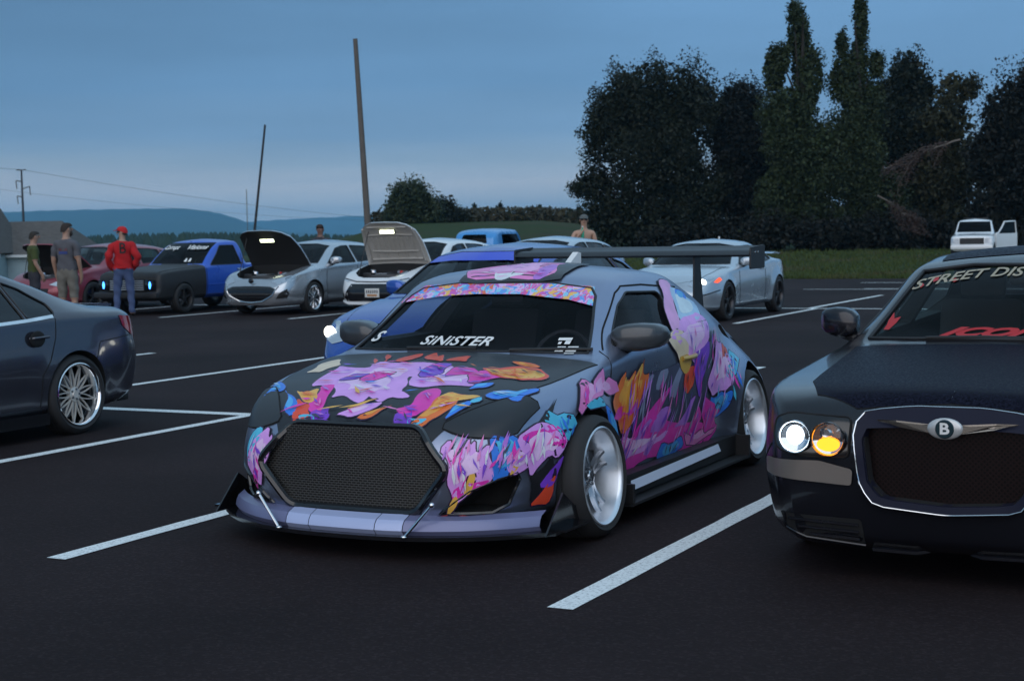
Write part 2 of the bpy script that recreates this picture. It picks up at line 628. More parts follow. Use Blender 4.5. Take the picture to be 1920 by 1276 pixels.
def cut_body(body, cutters, mat, name, parent, liner=None):
    """body shell minus the cutters, with the normals of the uncut surface"""
    me = body.me.copy()
    me.materials.clear()
    me.materials.append(mat); me.materials.append(liner or M_LINER)
    o = bpy.data.objects.new('tmp_body', me); TMP.objects.link(o)
    tmp = []
    for V, F in cutters:
        c = temp_obj(V, F); tmp.append(c)
        md = o.modifiers.new('b', 'BOOLEAN'); md.operation = 'DIFFERENCE'; md.solver = 'EXACT'; md.object = c
        md.material_mode = 'INDEX'
    dg = bpy.context.evaluated_depsgraph_get(); dg.update()
    res = bpy.data.meshes.new_from_object(o.evaluated_get(dg))
    for c in tmp:
        bpy.data.objects.remove(c)
    bpy.data.objects.remove(o)
    bm = bmesh.new(); bm.from_mesh(res)
    bmesh.ops.triangulate(bm, faces=[f for f in bm.faces if len(f.verts) > 4])
    bm.to_mesh(res); bm.free()
    res.polygons.foreach_set('use_smooth', [True] * len(res.polygons))
    ln = [None] * len(res.loops)
    cache = {}
    for p in res.polygons:
        for li in p.loop_indices:
            vi = res.loops[li].vertex_index
            if p.material_index == 0:
                if vi not in cache:
                    cache[vi] = body.nrm(res.vertices[vi].co)
                n, d = cache[vi]
                ln[li] = n if n.dot(p.normal) > .3 else p.normal.copy()
            else:
                ln[li] = p.normal.copy()
    res.normals_split_custom_set([tuple(n) for n in ln])
    res.name = name
    ob = bpy.data.objects.new(name, res); COL.objects.link(ob)
    ob.parent = parent
    return ob

VIEWS = {'L': (lambda a, b: Vector((a, -3, b)), Vector((0, 1, 0))), 'R': (lambda a, b: Vector((a, 3, b)), Vector((0, -1, 0))),
         'T': (lambda a, b: Vector((a, b, 4)), Vector((0, 0, -1))), 'F': (lambda a, b: Vector((-3, a, b)), Vector((1, 0, 0))), 'B': (lambda a, b: Vector((9, a, b)), Vector((-1, 0, 0)))}
def proj(body, view, a, b, off=0.0):
    og, d = VIEWS[view]
    og = og(a, b)
    loc, n, i, dist = body.bvh.ray_cast(og, d)
    if loc is None:
        # nearest point of the silhouette
        best = None
        p = og.copy()
        for ax in range(3):
            if abs(d[ax]) > .5:
                p[ax] = {'L': -.8, 'R': .8, 'T': .9, 'F': .2, 'B': body.L - .2}[view]
        loc, n, i, dist = body.bvh.find_nearest(p)
    nn, _ = body.nrm(loc)
    return loc + nn * off

def dens(P, g, closed=True):
    out = []
    n = len(P)
    for i in range(n if closed else n - 1):
        a, b = P[i], P[(i + 1) % n]
        d = math.hypot(b[0] - a[0], b[1] - a[1])
        k = max(1, int(math.ceil(d / g)))
        for t in range(k):
            out.append((a[0] + (b[0] - a[0]) * t / k, a[1] + (b[1] - a[1]) * t / k))
    if not closed:
        out.append(P[-1])
    return out

def patch_data(body, view, poly, off=.003, g=.06):
    P = dens(poly, g)
    xs = [p[0] for p in P]; ys = [p[1] for p in P]
    pts = list(P)
    ny = int((max(ys) - min(ys)) / g); nx = int((max(xs) - min(xs)) / g)
    for i in range(1, nx + 1):
        for j in range(1, ny + 1):
            x = min(xs) + i * g; y = min(ys) + j * g
            if inpoly(x, y, P):
                if min((x - p[0]) ** 2 + (y - p[1]) ** 2 for p in P) > (g * .35) ** 2:
                    pts.append((x, y))
    n = len(P)
    r = delaunay_2d_cdt([Vector(p) for p in pts], [], [list(range(n))], 1, 1e-6)
    V = [proj(body, view, p.x, p.y, off) for p in r[0]]
    return V, [tuple(f) for f in r[2]]

def patch(name, body, view, poly, mat, parent, off=.003, g=.06):
    V, F = patch_data(body, view, poly, off, g)
    o = mk(name, V, F, mat, parent, True)
    # face the normals outwards
    me = o.data
    d = VIEWS[view][1]
    s = sum((p.normal.dot(d) * p.area) for p in me.polygons)
    if s > 0:
        me.flip_normals()
    return o

def seam(name, body, view, path, parent, r=.004, mat=None, closed=False, off=0.0, g=.05, n=6):
    P = [proj(body, view, a, b, off) for a, b in dens(path, g, closed)]
    return MB().tube(P, r, n, closed).mesh(name, mat or M_GAP, parent)

def hull_prism(poly, axis, a, b):
    m = MB().prism(poly, axis, a, b)
    return m.v, m.f

def join_cut(lst):
    m = MB()
    for V, F in lst:
        m.add(V, F)
    return m.v, m.f

def cyl_cut(cx, cz, r, y0, y1, n=44):
    return hull_prism([(cx + r * math.cos(2 * math.pi * k / n), cz + r * math.sin(2 * math.pi * k / n)) for k in range(n)], 'y', y0, y1)

# ------------------------------------------------------------------ wheels
def tyre_prof(R_, rim, w):
    h = w / 2
    return [(rim - .012, h * .80), (rim + .004, h * .93), (rim + (R_ - rim) * .45, h * 1.02), (R_ - .03, h * .96), (R_ - .008, h * .82), (R_, h * .62), (R_, h * .30), (R_ - .008, h * .28), (R_ - .008, h * .22), (R_, h * .20), (R_, -h * .2), (R_ - .008, -h * .22), (R_ - .008, -h * .28), (R_, -h * .30), (R_, -h * .62), (R_ - .008, -h * .82), (R_ - .03, -h * .96), (rim + (R_ - rim) * .45, -h * 1.02), (rim - .012, -h * .8)]

def wheel_meshes(style, R_=.315, rim=.235, w=.22, dish=.05, rim_mat=None, lip_mat=None, nsp=5, hub_mat=None):
    """outer face towards -y; returns mesh datas (tyre, rim, spokes, disc)"""
    rim_mat = rim_mat or M_ALU; lip_mat = lip_mat or rim_mat
    ty = MB().lathe(tyre_prof(R_, rim, w), 'y', 48).mesh('tyre', M_RUBBER, None, ang=50)
    h = w / 2
    o = -h * .86   # outer lip position
    f = o + dish
    lip = MB().lathe([(rim + .006, o - .004), (rim + .010, o - .010), (rim + .002, o - .014), (rim - .008, o - .006), (rim - .014, o + .01), (rim - .022, f - .01), (rim - .03, f + .012), (rim - .04, h * .8), (rim - .008, h * .82)], 'y', 56).mesh('rim', lip_mat, None, ang=35)
    sp = MB()
    hub_r = .06
    sp.lathe([(.0, f - .012), (.028, f - .014), (.034, f - .006), (hub_r, f - .002), (hub_r + .006, f + .03), (.02, f + .05)], 'y', 24)
    def spoke(q0, q1, r0, r1, wd0, wd1, t=.016, bow=.0):
        ns = 6
        path = []
        vs = []; fs = []
        for i in range(ns + 1):
            u = i / ns
            r = r0 + (r1 - r0) * u; q = q0 + (q1 - q0) * u
            y = f + .004 + bow * math.sin(math.pi * u) + (0.0 if u < .9 else -.004)
            wd = (wd0 + (wd1 - wd0) * u) / 2
            c, s_ = math.cos(q), math.sin(q)
            for du, dy in ((-wd, t * .6), (-wd * .55, -t * .5), (wd * .55, -t * .5), (wd, t * .6)):
                vs.append((r * c - du * s_, y + dy, r * s_ + du * c))
        for i in range(ns):
            for k in range(4):
                k2 = (k + 1) % 4
                fs.append((i * 4 + k, i * 4 + k2, (i + 1) * 4 + k2, (i + 1) * 4 + k))
        sp.add(vs, fs)
    if style == 'split5':
        for i in range(5):
            q = 2 * math.pi * i / 5 + math.pi / 2
            for d in (-.16, .16):
                spoke(q + d * .9, q + d, .045, rim - .016, .034, .026, .02, .012)
    elif style == 'multi':
        for i in range(nsp):
            q = 2 * math.pi * i / nsp + math.pi / 2
            spoke(q, q, .045, rim - .016, .036, .05, .02)
    elif style == 'mesh':
        n = 13
        for i in range(n):
            q = 2 * math.pi * i / n
            e = 2 * math.pi / n * .5
            spoke(q, q + e, .055, rim - .018, .012, .013, .012)
            spoke(q, q - e, .055, rim - .018, .012, .013, .012)
    elif style == 'ten':
        for i in range(10):
            q = 2 * math.pi * i / 10
            spoke(q, q, .045, rim - .016, .022, .03, .02)
    spo = sp.mesh('spokes', rim_mat, None, ang=40)
    bl = MB()
    for i in range(5):
        q = 2 * math.pi * i / 5
        bl.lathe([(.0, f - .012), (.009, f - .012), (.009, f + .0)], 'y', 8, (.042 * math.cos(q), 0, .042 * math.sin(q)))
    blo = bl.mesh('lug_nuts', hub_mat or M_DISC, None)
    dk = MB().lathe([(.07, .02), (.15, .02), (.15, .035), (.07, .035)], 'y', 32)
    dk.box((.13, .03, .05), (.07, .07, .13), None)
    dko = dk.mesh('brake_disc', M_DISC, None)
    ds = [q.data for q in (ty, lip, spo, blo, dko)]
    for q in (ty, lip, spo, blo, dko):
        bpy.data.objects.remove(q)
    return ds

def put_wheels(car, meshes, axles, track, R_, camber=0.0, steer=0.0, rr=None, sides=(-1, 1)):
    """axles: x of each axle; a wheel is one part with tyre, rim, spokes, brake disc below it"""
    for k, x in enumerate(axles):
        for sgn in sides:
            ms = meshes if not isinstance(meshes, dict) else meshes[k]
            tr = track[k] if isinstance(track, (list, tuple)) else track
            rad = R_[k] if isinstance(R_, (list, tuple)) else R_
            wh = bpy.data.objects.new('wheel', ms[1]); COL.objects.link(wh)
            wh.parent = car
            rz = 0 if sgn < 0 else math.pi
            if k == 0:
                rz += steer
            wh.rotation_euler = Euler((R(-camber), 0, rz), 'XYZ')
            wh.location = (x, sgn * tr, rad)
            if sgn > 0:
                wh.rotation_euler = Euler((R(-camber), 0, rz), 'XYZ')
            for nm, me in (('tyre', ms[0]), ('spokes', ms[2]), ('lug_nuts', ms[3]), ('brake_disc', ms[4])):
                p = bpy.data.objects.new(nm, me); COL.objects.link(p); p.parent = wh

# ------------------------------------------------------------------ common fittings
def seat(car, x, y, z, mat, s=1.0):
    st = MB()
    st.box((x, y, z), (.5 * s, .5, .16), None, .05)
    o = st.mesh('seat', mat, car)
    b = MB().box((0, 0, 0), (.14, .48, .62), None, .05).v, None
    bk = MB(); bk.box((0, 0, 0), (.14, .48, .60), None, .05); bk.box((0.0, 0, .40), (.10, .26, .18), None, .04)
    rot = Matrix.Rotation(R(16), 3, 'Y')
    bk.v = [tuple(rot @ Vector(p) + Vector((x + .30, y, z + .33))) for p in bk.v]
    bk.mesh('seat_back', mat, o)

def steering(car, x, y, z):
    m = MB()
    rot = Matrix.Rotation(R(-65), 3, 'Y')
    pts = [rot @ Vector((.18 * math.cos(q), .18 * math.sin(q), 0)) for q in [2 * math.pi * k / 20 for k in range(20)]]
    m.tube([(p.x + x, p.y + y, p.z + z) for p in pts], .014, 6, True)
    m.box((x, y, z), (.05, .30, .05), rot); m.tube([(x, y, z), (x - .25, y, z - .1)], .03, 8)
    m.mesh('steering_wheel', M_INT, car)

def dashboard(car, x0, x1, w, z):
    prof = [(x0, z - .25), (x0, z - .03), (x0 + (x1 - x0) * .5, z), (x1 - .03, z - .02), (x1, z - .08), (x1 - .05, z - .25)]
    MB().prism(prof, 'y', -w, w).mesh('dashboard', M_INT, car)

def mirror(car, side, x, y, z, mat, l=.13, wd=.24, h=.16, cap=None, sweep=.03):
    """door mirror: shell, glass and stalk; side -1 is the driver side"""
    m = MB()
    n = 18
    # shell lofted along y
    V = []; F = []
    st = [(0.0, .55, .0), (.12, .86, .0), (.3, 1, .0), (.55, 1, .0), (.8, .86, .005), (.93, .62, .01), (1.0, .25, .02)]
    for t, sc, dx in st:
        for k in range(n):
            q = 2 * math.pi * k / n
            cx = math.cos(q); cz = math.sin(q)
            e = .50
            px = math.copysign(abs(cx) ** e, cx) * l / 2 * sc; pz = math.copysign(abs(cz) ** e, cz) * h / 2 * sc
            V.append((x + px + dx + t * sweep, y + side * t * wd, z + pz + t * .015))
    for i in range(len(st) - 1):
        for k in range(n):
            k2 = (k + 1) % n
            F.append((i * n + k, i * n + k2, (i + 1) * n + k2, (i + 1) * n + k))
    F.append(tuple(range(n))); F.append(tuple((len(st) - 1) * n + k for k in range(n)))
    m.add(V, F)
    ob = m.mesh('mirror', mat, car)
    a = MB(); a.tube([(x + .02, y - side * .06, z - h * .62), (x, y + side * .02, z - h * .5), (x, y + side * .09, z - h * .3)], [.035, .028, .03], 8)
    a.mesh('mirror_stalk', M_BLACK, ob)
    g = MB(); g.box((x + l * .5 + .022, y + side * wd * .5, z + .008), (.006, wd * .74, h * .66), None)
    g.mesh('mirror_glass', M_CHROME, ob)
    return ob

def text_mesh(s, size, shear=0.0, xs=1.0, bold=0.0, align='CENTER', space=1.0):
    cu = bpy.data.curves.new('t', 'FONT')
    cu.body = s; cu.size = size; cu.shear = shear; cu.align_x = align; cu.align_y = 'CENTER'; cu.space_character = space
    cu.offset = bold
    cu.resolution_u = 3
    o = bpy.data.objects.new('t', cu); TMP.objects.link(o)
    dg = bpy.context.evaluated_depsgraph_get(); dg.update()
    me = bpy.data.meshes.new_from_object(o.evaluated_get(dg))
    bpy.data.objects.remove(o)
    V = [(v.co.x * xs, v.co.y) for v in me.vertices]; F = [tuple(p.vertices) for p in me.polygons]
    bpy.data.meshes.remove(me)
    return V, F

def lettering(name, body, view, s, c, size, mat, parent, off=.004, shear=0.0, xs=1.0, bold=0.0, flip=False, rot=0.0, arc=0.0, fn=None, space=1.0, zs=1.0, width=None, bend=None):
    V, F = text_mesh(s, size, shear, xs, bold, space=space)
    if width:
        a0, a1 = min(v[0] for v in V), max(v[0] for v in V)
        V = [((v[0] - (a0 + a1) / 2) * width / (a1 - a0), v[1]) for v in V]
    out = []
    cr, sr = math.cos(rot), math.sin(rot)
    for a, b in V:
        b *= zs
        b2 = b + arc * a * a
        a2, b2 = a * cr - b2 * sr, a * sr + b2 * cr
        if flip:
            a2 = -a2
        u, v = c[0] + a2, c[1] + b2
        if bend:
            v += bend(u)
        out.append(proj(body, view, u, v, off) if fn is None else fn(u, v))
    o = mk(name, out, F, mat, parent, False)
    d = VIEWS[view][1]
    if sum(p.normal.dot(d) * p.area for p in o.data.polygons) > 0:
        o.data.flip_normals()
    return o

# grid of the car park: distance along the stall lines and sideways from them
TH = R(26.7)
AX = Vector((math.sin(TH), math.cos(TH), 0)); PX = Vector((math.cos(TH), -math.sin(TH), 0))
def lot(al, pe, z=0.0):
    v = AX * al + PX * pe
    return Vector((v.x, v.y, z))
def car_thing(name, label, al, pe, dth=0.0, cat='car', z=0.0):
    return thing(name, label, cat, lot(al, pe, z), math.pi / 2 - TH - R(dth))
def mesh_mat(name, col, sx, sz, dark=(.004, .004, .005), diamond=False):
    """woven or diamond grille screen"""
    if name in MATS:
        return MATS[name]
    m = bpy.data.materials.new(name); m.use_nodes = True
    n, l = nodes_of(m)
    b = n['Principled BSDF']; b.inputs['Roughness'].default_value = .35
    b.inputs['Metallic'].default_value = .6
    tc = n.new('ShaderNodeTexCoord')
    sep = n.new('ShaderNodeSeparateXYZ'); l.new(tc.outputs['Object'], sep.inputs[0])
    cmb = n.new('ShaderNodeCombineXYZ'); l.new(sep.outputs[1], cmb.inputs[0]); l.new(sep.outputs[2], cmb.inputs[1])
    if diamond:
        mp = n.new('ShaderNodeMapping'); mp.inputs['Rotation'].default_value = (0, 0, R(45)); l.new(cmb.outputs[0], mp.inputs[0]); v = mp.outputs[0]
    else:
        v = cmb.outputs[0]
    br = n.new('ShaderNodeTexBrick')
    br.inputs['Scale'].default_value = 1.0
    br.inputs['Brick Width'].default_value = sx; br.inputs['Row Height'].default_value = sz
    br.inputs['Mortar Size'].default_value = min(sx, sz) * .18
    br.offset = 0.0 if diamond else .5
    br.inputs['Color1'].default_value = (*dark, 1); br.inputs['Color2'].default_value = (*dark, 1); br.inputs['Mortar'].default_value = (*col, 1)
    l.new(v, br.inputs['Vector']); l.new(br.outputs['Color'], b.inputs['Base Color'])
    bp = n.new('ShaderNodeBump'); bp.inputs['Strength'].default_value = .8; bp.inputs['Distance'].default_value = .004
    l.new(br.outputs['Fac'], bp.inputs['Height']); l.new(bp.outputs[0], b.inputs['Normal'])
    MATS[name] = m
    return m

def banner_mat():
    """busy printed strip in pink, blue, yellow and red"""
    m = bpy.data.materials.new('banner_print'); m.use_nodes = True
    n, l = nodes_of(m)
    b = n['Principled BSDF']; b.inputs['Roughness'].default_value = .4
    tc = n.new('ShaderNodeTexCoord')
    mp = n.new('ShaderNodeMapping'); mp.inputs['Scale'].default_value = (.3, 1, 1.7); l.new(tc.outputs['Object'], mp.inputs[0])
    nz = n.new('ShaderNodeTexNoise'); nz.inputs['Scale'].default_value = 9; nz.inputs['Detail'].default_value = 3; nz.inputs['Distortion'].default_value = 1.5
    l.new(mp.outputs[0], nz.inputs['Vector'])
    ad = n.new('ShaderNodeVectorMath'); ad.operation = 'MULTIPLY_ADD'; ad.inputs[1].default_value = (.25, .25, .25)
    l.new(nz.outputs['Color'], ad.inputs[0]); l.new(mp.outputs[0], ad.inputs[2])
    vo = n.new('ShaderNodeTexVoronoi'); vo.inputs['Scale'].default_value = 26; l.new(ad.outputs[0], vo.inputs['Vector'])
    sp = n.new('ShaderNodeSeparateColor'); l.new(vo.outputs['Color'], sp.inputs[0])
    rp = n.new('ShaderNodeValToRGB'); rp.color_ramp.interpolation = 'CONSTANT'
    cols = [(.75, .22, .55), (.72, .5, .82), (.12, .35, .8), (.7, .10, .35), (.25, .6, .8), (.85, .5, .12), (.6, .12, .5), (.8, .16, .08), (.3, .15, .6)]
    e = rp.color_ramp.elements
    e[0].color = (*cols[0], 1); e[1].position = 1 / 9; e[1].color = (*cols[1], 1)
    for i in range(2, 9):
        q = e.new(i / 9); q.color = (*cols[i], 1)
    l.new(sp.outputs[0], rp.inputs[0])
    l.new(rp.outputs[0], b.inputs['Base Color'])
    return m
# ================================================================== ground, lot, fields, hills
def noise_mat(name, a, b, scale, rough=.9, bump=.0, detail=8, spec=.2, c=None, scale2=None, stretch=None):
    m = bpy.data.materials.new(name); m.use_nodes = True
    n, l = nodes_of(m)
    bs = n['Principled BSDF']; bs.inputs['Roughness'].default_value = rough; bs.inputs['Specular IOR Level'].default_value = spec
    tc = n.new('ShaderNodeTexCoord')
    src = tc.outputs['Object']
    if stretch:
        mp = n.new('ShaderNodeMapping'); mp.inputs['Scale'].default_value = stretch; l.new(src, mp.inputs[0]); src = mp.outputs[0]
    t = n.new('ShaderNodeTexNoise'); t.inputs['Scale'].default_value = scale; t.inputs['Detail'].default_value = detail; t.inputs['Roughness'].default_value = .65
    l.new(src, t.inputs['Vector'])
    rp = n.new('ShaderNodeMapRange'); rp.inputs['From Min'].default_value = .3; rp.inputs['From Max'].default_value = .7; l.new(t.outputs[0], rp.inputs[0])
    mx = n.new('ShaderNodeMix'); mx.data_type = 'RGBA'; mx.inputs[6].default_value = (*a, 1); mx.inputs[7].default_value = (*b, 1); l.new(rp.outputs[0], mx.inputs[0])
    out = mx.outputs[2]
    if c:
        t2 = n.new('ShaderNodeTexNoise'); t2.inputs['Scale'].default_value = scale2; t2.inputs['Detail'].default_value = 4; l.new(src, t2.inputs['Vector'])
        r2 = n.new('ShaderNodeMapRange'); r2.inputs['From Min'].default_value = .52; r2.inputs['From Max'].default_value = .68; l.new(t2.outputs[0], r2.inputs[0])
        m2 = n.new('ShaderNodeMix'); m2.data_type = 'RGBA'; l.new(r2.outputs[0], m2.inputs[0]); l.new(out, m2.inputs[6]); m2.inputs[7].default_value = (*c, 1)
        out = m2.outputs[2]
    l.new(out, bs.inputs['Base Color'])
    if bump:
        bp = n.new('ShaderNodeBump'); bp.inputs['Strength'].default_value = bump; bp.inputs['Distance'].default_value = .01; l.new(t.outputs[0], bp.inputs['Height']); l.new(bp.outputs[0], bs.inputs['Normal'])
    MATS[name] = m
    return m

def asphalt_mat():
    m = bpy.data.materials.new('asphalt'); m.use_nodes = True
    n, l = nodes_of(m)
    bs = n['Principled BSDF']; bs.inputs['Roughness'].default_value = .9; bs.inputs['Specular IOR Level'].default_value = .12
    tc = n.new('ShaderNodeTexCoord')
    vo = n.new('ShaderNodeTexVoronoi'); vo.inputs['Scale'].default_value = 75; l.new(tc.outputs['Object'], vo.inputs['Vector'])
    sp = n.new('ShaderNodeSeparateColor'); l.new(vo.outputs['Color'], sp.inputs[0])
    big = n.new('ShaderNodeTexNoise'); big.inputs['Scale'].default_value = .35; big.inputs['Detail'].default_value = 7; l.new(tc.outputs['Object'], big.inputs['Vector'])
    pw = n.new('ShaderNodeMath'); pw.operation = 'POWER'; pw.inputs[1].default_value = 4; l.new(sp.outputs[0], pw.inputs[0])
    mx = n.new('ShaderNodeMix'); mx.data_type = 'RGBA'; mx.inputs[6].default_value = (.0195, .0128, .0138, 1); mx.inputs[7].default_value = (.034, .024, .0255, 1); l.new(pw.outputs[0], mx.inputs[0])
    br = n.new('ShaderNodeMapRange'); br.inputs['From Min'].default_value = .3; br.inputs['From Max'].default_value = .7; br.inputs['To Min'].default_value = .62; br.inputs['To Max'].default_value = 1.25; l.new(big.outputs[0], br.inputs[0])
    ml = n.new('ShaderNodeMix'); ml.data_type = 'RGBA'; ml.blend_type = 'MULTIPLY'; ml.inputs[0].default_value = 1; l.new(mx.outputs[2], ml.inputs[6]); l.new(br.outputs[0], ml.inputs[7])
    l.new(ml.outputs[2], bs.inputs['Base Color'])
    bp = n.new('ShaderNodeBump'); bp.inputs['Strength'].default_value = .22; bp.inputs['Distance'].default_value = .003; l.new(vo.outputs['Distance'], bp.inputs['Height']); l.new(bp.outputs[0], bs.inputs['Normal'])
    return m

def line_mat():
    m = bpy.data.materials.new('line_paint'); m.use_nodes = True
    n, l = nodes_of(m)
    bs = n['Principled BSDF']; bs.inputs['Roughness'].default_value = .65
    tc = n.new('ShaderNodeTexCoord')
    t = n.new('ShaderNodeTexNoise'); t.inputs['Scale'].default_value = 60; t.inputs['Detail'].default_value = 8; t.inputs['Roughness'].default_value = .75; l.new(tc.outputs['Object'], t.inputs['Vector'])
    rp = n.new('ShaderNodeValToRGB'); rp.color_ramp.elements[0].position = .32; rp.color_ramp.elements[0].color = (.22, .22, .22, 1)
    rp.color_ramp.elements[1].position = .50; rp.color_ramp.elements[1].color = (.82, .84, .83, 1)
    l.new(t.outputs[0], rp.inputs[0]); l.new(rp.outputs[0], bs.inputs['Base Color'])
    bp = n.new('ShaderNodeBump'); bp.inputs['Strength'].default_value = .3; bp.inputs['Distance'].default_value = .003; l.new(t.outputs[0], bp.inputs['Height']); l.new(bp.outputs[0], bs.inputs['Normal'])
    return m

def sst(a, b, x):
    t = min(1, max(0, (x - a) / (b - a)))
    return t * t * (3 - 2 * t)
def terrain(x, y):
    if y < 48:
        return -.012
    q = x / max(y, 1)
    rise = 2.45 * sst(60, 150, y) * sst(-.125, -.075, q) * (1 - .75 * sst(.02, .10, q))
    fall = -2.2 * sst(50, 95, y) * (1 - sst(-.20, -.10, q))
    far = -14 * sst(220, 900, y)
    return -.012 + rise + fall + far

def ground():
    ys = [-80, -20, 20, 40, 46, 50] + [54 + 5 * k for k in range(28)] + [200, 230, 270, 330, 420, 550, 750, 1000, 1400, 2000, 3000, 4500, 7000, 12000, 20000]
    qs = [-1.6 + .08 * k for k in range(12)] + [-.64 + .02 * k for k in range(64)] + [.66 + .1 * k for k in range(10)]
    V = []; F = []
    for y in ys:
        for q in qs:
            yy = max(y, 60)
            x = q * yy
            V.append((x, y, terrain(x, y)))
    m = len(qs)
    for i in range(len(ys) - 1):
        for j in range(m - 1):
            F.append((i * m + j, i * m + j + 1, (i + 1) * m + j + 1, (i + 1) * m + j))
    g = mk('ground', V, F, noise_mat('meadow', (.020, .036, .011), (.042, .060, .018), .9, .95, 0, 8, .1, (.055, .046, .026), .12), None, True)
    struct(g)
ground()
lot_o = mk('parking_lot', [lot(-30, -75), lot(-30, 60), lot(46.0, 60), lot(46.0, -12), lot(46.0, -75)], [(0, 4, 3, 2, 1)], asphalt_mat(), None, False)
struct(lot_o)
if lot_o.data.polygons[0].normal.z < 0:
    lot_o.data.flip_normals()
M_LINE = line_mat()
def stripe(a0, a1, p0, p1, z=.004):
    rg = random.Random(int(a0 * 131 + p0 * 977))
    n = max(2, int(max(abs(a1 - a0), abs(p1 - p0)) / .25))
    V = []
    long_a = abs(a1 - a0) > abs(p1 - p0)
    for i in range(n + 1):
        t = i / n
        j0, j1 = rg.uniform(-.004, .004), rg.uniform(-.004, .004)
        if long_a:
            V += [lot(a0 + (a1 - a0) * t, p0 + j0, z), lot(a0 + (a1 - a0) * t, p1 + j1, z)]
        else:
            V += [lot(a0 + j0, p0 + (p1 - p0) * t, z), lot(a1 + j1, p0 + (p1 - p0) * t, z)]
    o = mk('parking_line', V, [(2 * i, 2 * i + 1, 2 * i + 3, 2 * i + 2) for i in range(n)], M_LINE, None, False)
    if o.data.polygons[0].normal.z < 0:
        o.data.flip_normals()
    struct(o)
hwl = .058
for p in (0.0, -2.80, -5.55, -8.37):
    stripe(5.97, 11.42, p - hwl, p + hwl)
for p in (0.0, -2.80, -5.55, -8.37, -11.33, -14.16, -16.95):
    stripe(11.58 if p > -11 else 11.58, 17.25, p - hwl, p + hwl)
for p in (-11.2, -14.0):
    stripe(5.97, 11.42, p - hwl, p + hwl)
stripe(11.42, 11.58, -22, 8, .0045)
for p in (2.8, 0, -2.8, -5.6, -8.45, -11.3, -14.2, -17.2, -20.25, -23.2, -26.1):
    stripe(24.9, 29.6, p - hwl, p + hwl)
for p in (2.8, 0, -2.8, -5.6, -8.6, -11.4):
    stripe(29.76, 35.4, p - hwl, p + hwl)
stripe(29.60, 29.76, -32, 8, .0045)
stripe(38.5, 38.62, -11.3, 8, .004)
stripe(38.9, 39.05, -9.9, 8, .004)
stripe(42.9, 43.05, -11, 8, .004)

def verge():
    rg = random.Random(17)
    V = []
    for i in range(241):
        pe = -30 + i * .18
        V += [lot(45.90 + rg.uniform(-.10, .06), pe, .005), lot(46.22 + rg.uniform(-.08, .22), pe, .007)]
    o = mk('verge', V, [(2 * i, 2 * i + 1, 2 * i + 3, 2 * i + 2) for i in range(240)], noise_mat('verge_grit', (.035, .032, .028), (.10, .092, .08), 9, .95, .3), None, False)
    if o.data.polygons[0].normal.z < 0:
        o.data.flip_normals()
    struct(o)
verge()
# grass standing along the edge of the lot
def grass():
    rg = np.random.default_rng(3)
    n = 46000
    al = 46.0 + (rg.random(n) ** 2.2) * 42
    pe = rg.uniform(-30, 10, n)
    V = np.zeros((n * 3, 3))
    base = al[:, None] * np.array(AX)[None] + pe[:, None] * np.array(PX)[None]
    hgt = rg.uniform(.05, .15, n) * (1 + (al - 46) * .012)
    ang = rg.uniform(0, math.pi, n); wd = rg.uniform(.012, .03, n) * (1 + (al - 46) * .02)
    dx = np.cos(ang) * wd; dy = np.sin(ang) * wd
    zz = np.array([terrain(b[0], b[1]) for b in base])
    V[0::3] = base + np.stack([dx, dy, zz], 1); V[1::3] = base + np.stack([-dx, -dy, zz], 1)
    V[2::3] = base + np.stack([rg.normal(0, .04, n), rg.normal(0, .04, n), zz + hgt], 1)
    F = [(3 * i, 3 * i + 1, 3 * i + 2) for i in range(n)]
    o = mk('grass', V.tolist(), F, noise_mat('grass_blades', (.030, .050, .013), (.070, .092, .026), .7, .8, 0, 6, .2, (.085, .07, .035), .25), None, False)
    o['kind'] = 'stuff'
    o['label'] = 'mown grass strip beyond the edge of the parking lot'
grass()

# distant ridges
def at(px, py, D):
    """the point at depth D seen at a place of the photograph"""
    d = _f * 3000 + _r * (px - 960) + _u * (638 - py)
    return Vector((0, 0, CAM_H)) + d * (D / d.y)
HZ = lambda px: 449.3 - .018 * px
def ridge(name, pts, D, base, mat, thick=900):
    """a long wooded ridge: crest heights given by bearing"""
    V = []; F = []
    rg = random.Random(len(pts))
    f = pch(pts)
    xs = [pts[0][0] + (pts[-1][0] - pts[0][0]) * k / 160 for k in range(161)]
    for b in xs:
        x = b * D
        h = f(b) + rg.uniform(-1, 1) * D * .00022
        for k, (dy, s) in enumerate(((-thick, 0), (-thick * .5, .55), (0, 1), (thick * .6, .7), (thick * 1.2, 0))):
            V.append((x * (D + dy) / D, D + dy, base + (h - base) * s))
    for i in range(160):
        for k in range(4):
            F.append((i * 5 + k, (i + 1) * 5 + k, (i + 1) * 5 + k + 1, i * 5 + k + 1))
    return struct(mk(name, V, F, mat, None, True))
M_HILL = noise_mat('wooded_hill', (.030, .045, .030), (.050, .065, .040), .004, .95, 0, 8, .1)
def crest(D, L):
    return [(at(px, py, D).x / D, at(px, py, D).z) for px, py in L]
ridge('hill', crest(6000, [(-700, 402), (-200, 400), (0, 398), (110, 394), (230, 392), (335, 391), (395, 397), (430, 405), (455, 414), (480, 424), (560, 436), (700, 440)]), 6000, -30, M_HILL)
ridge('hill', crest(8500, [(250, 424), (400, 421), (460, 416), (560, 410), (640, 406), (715, 403), (800, 408), (950, 412), (1100, 416), (1400, 418), (2200, 415), (2800, 415)]), 8500, -40, M_HILL)

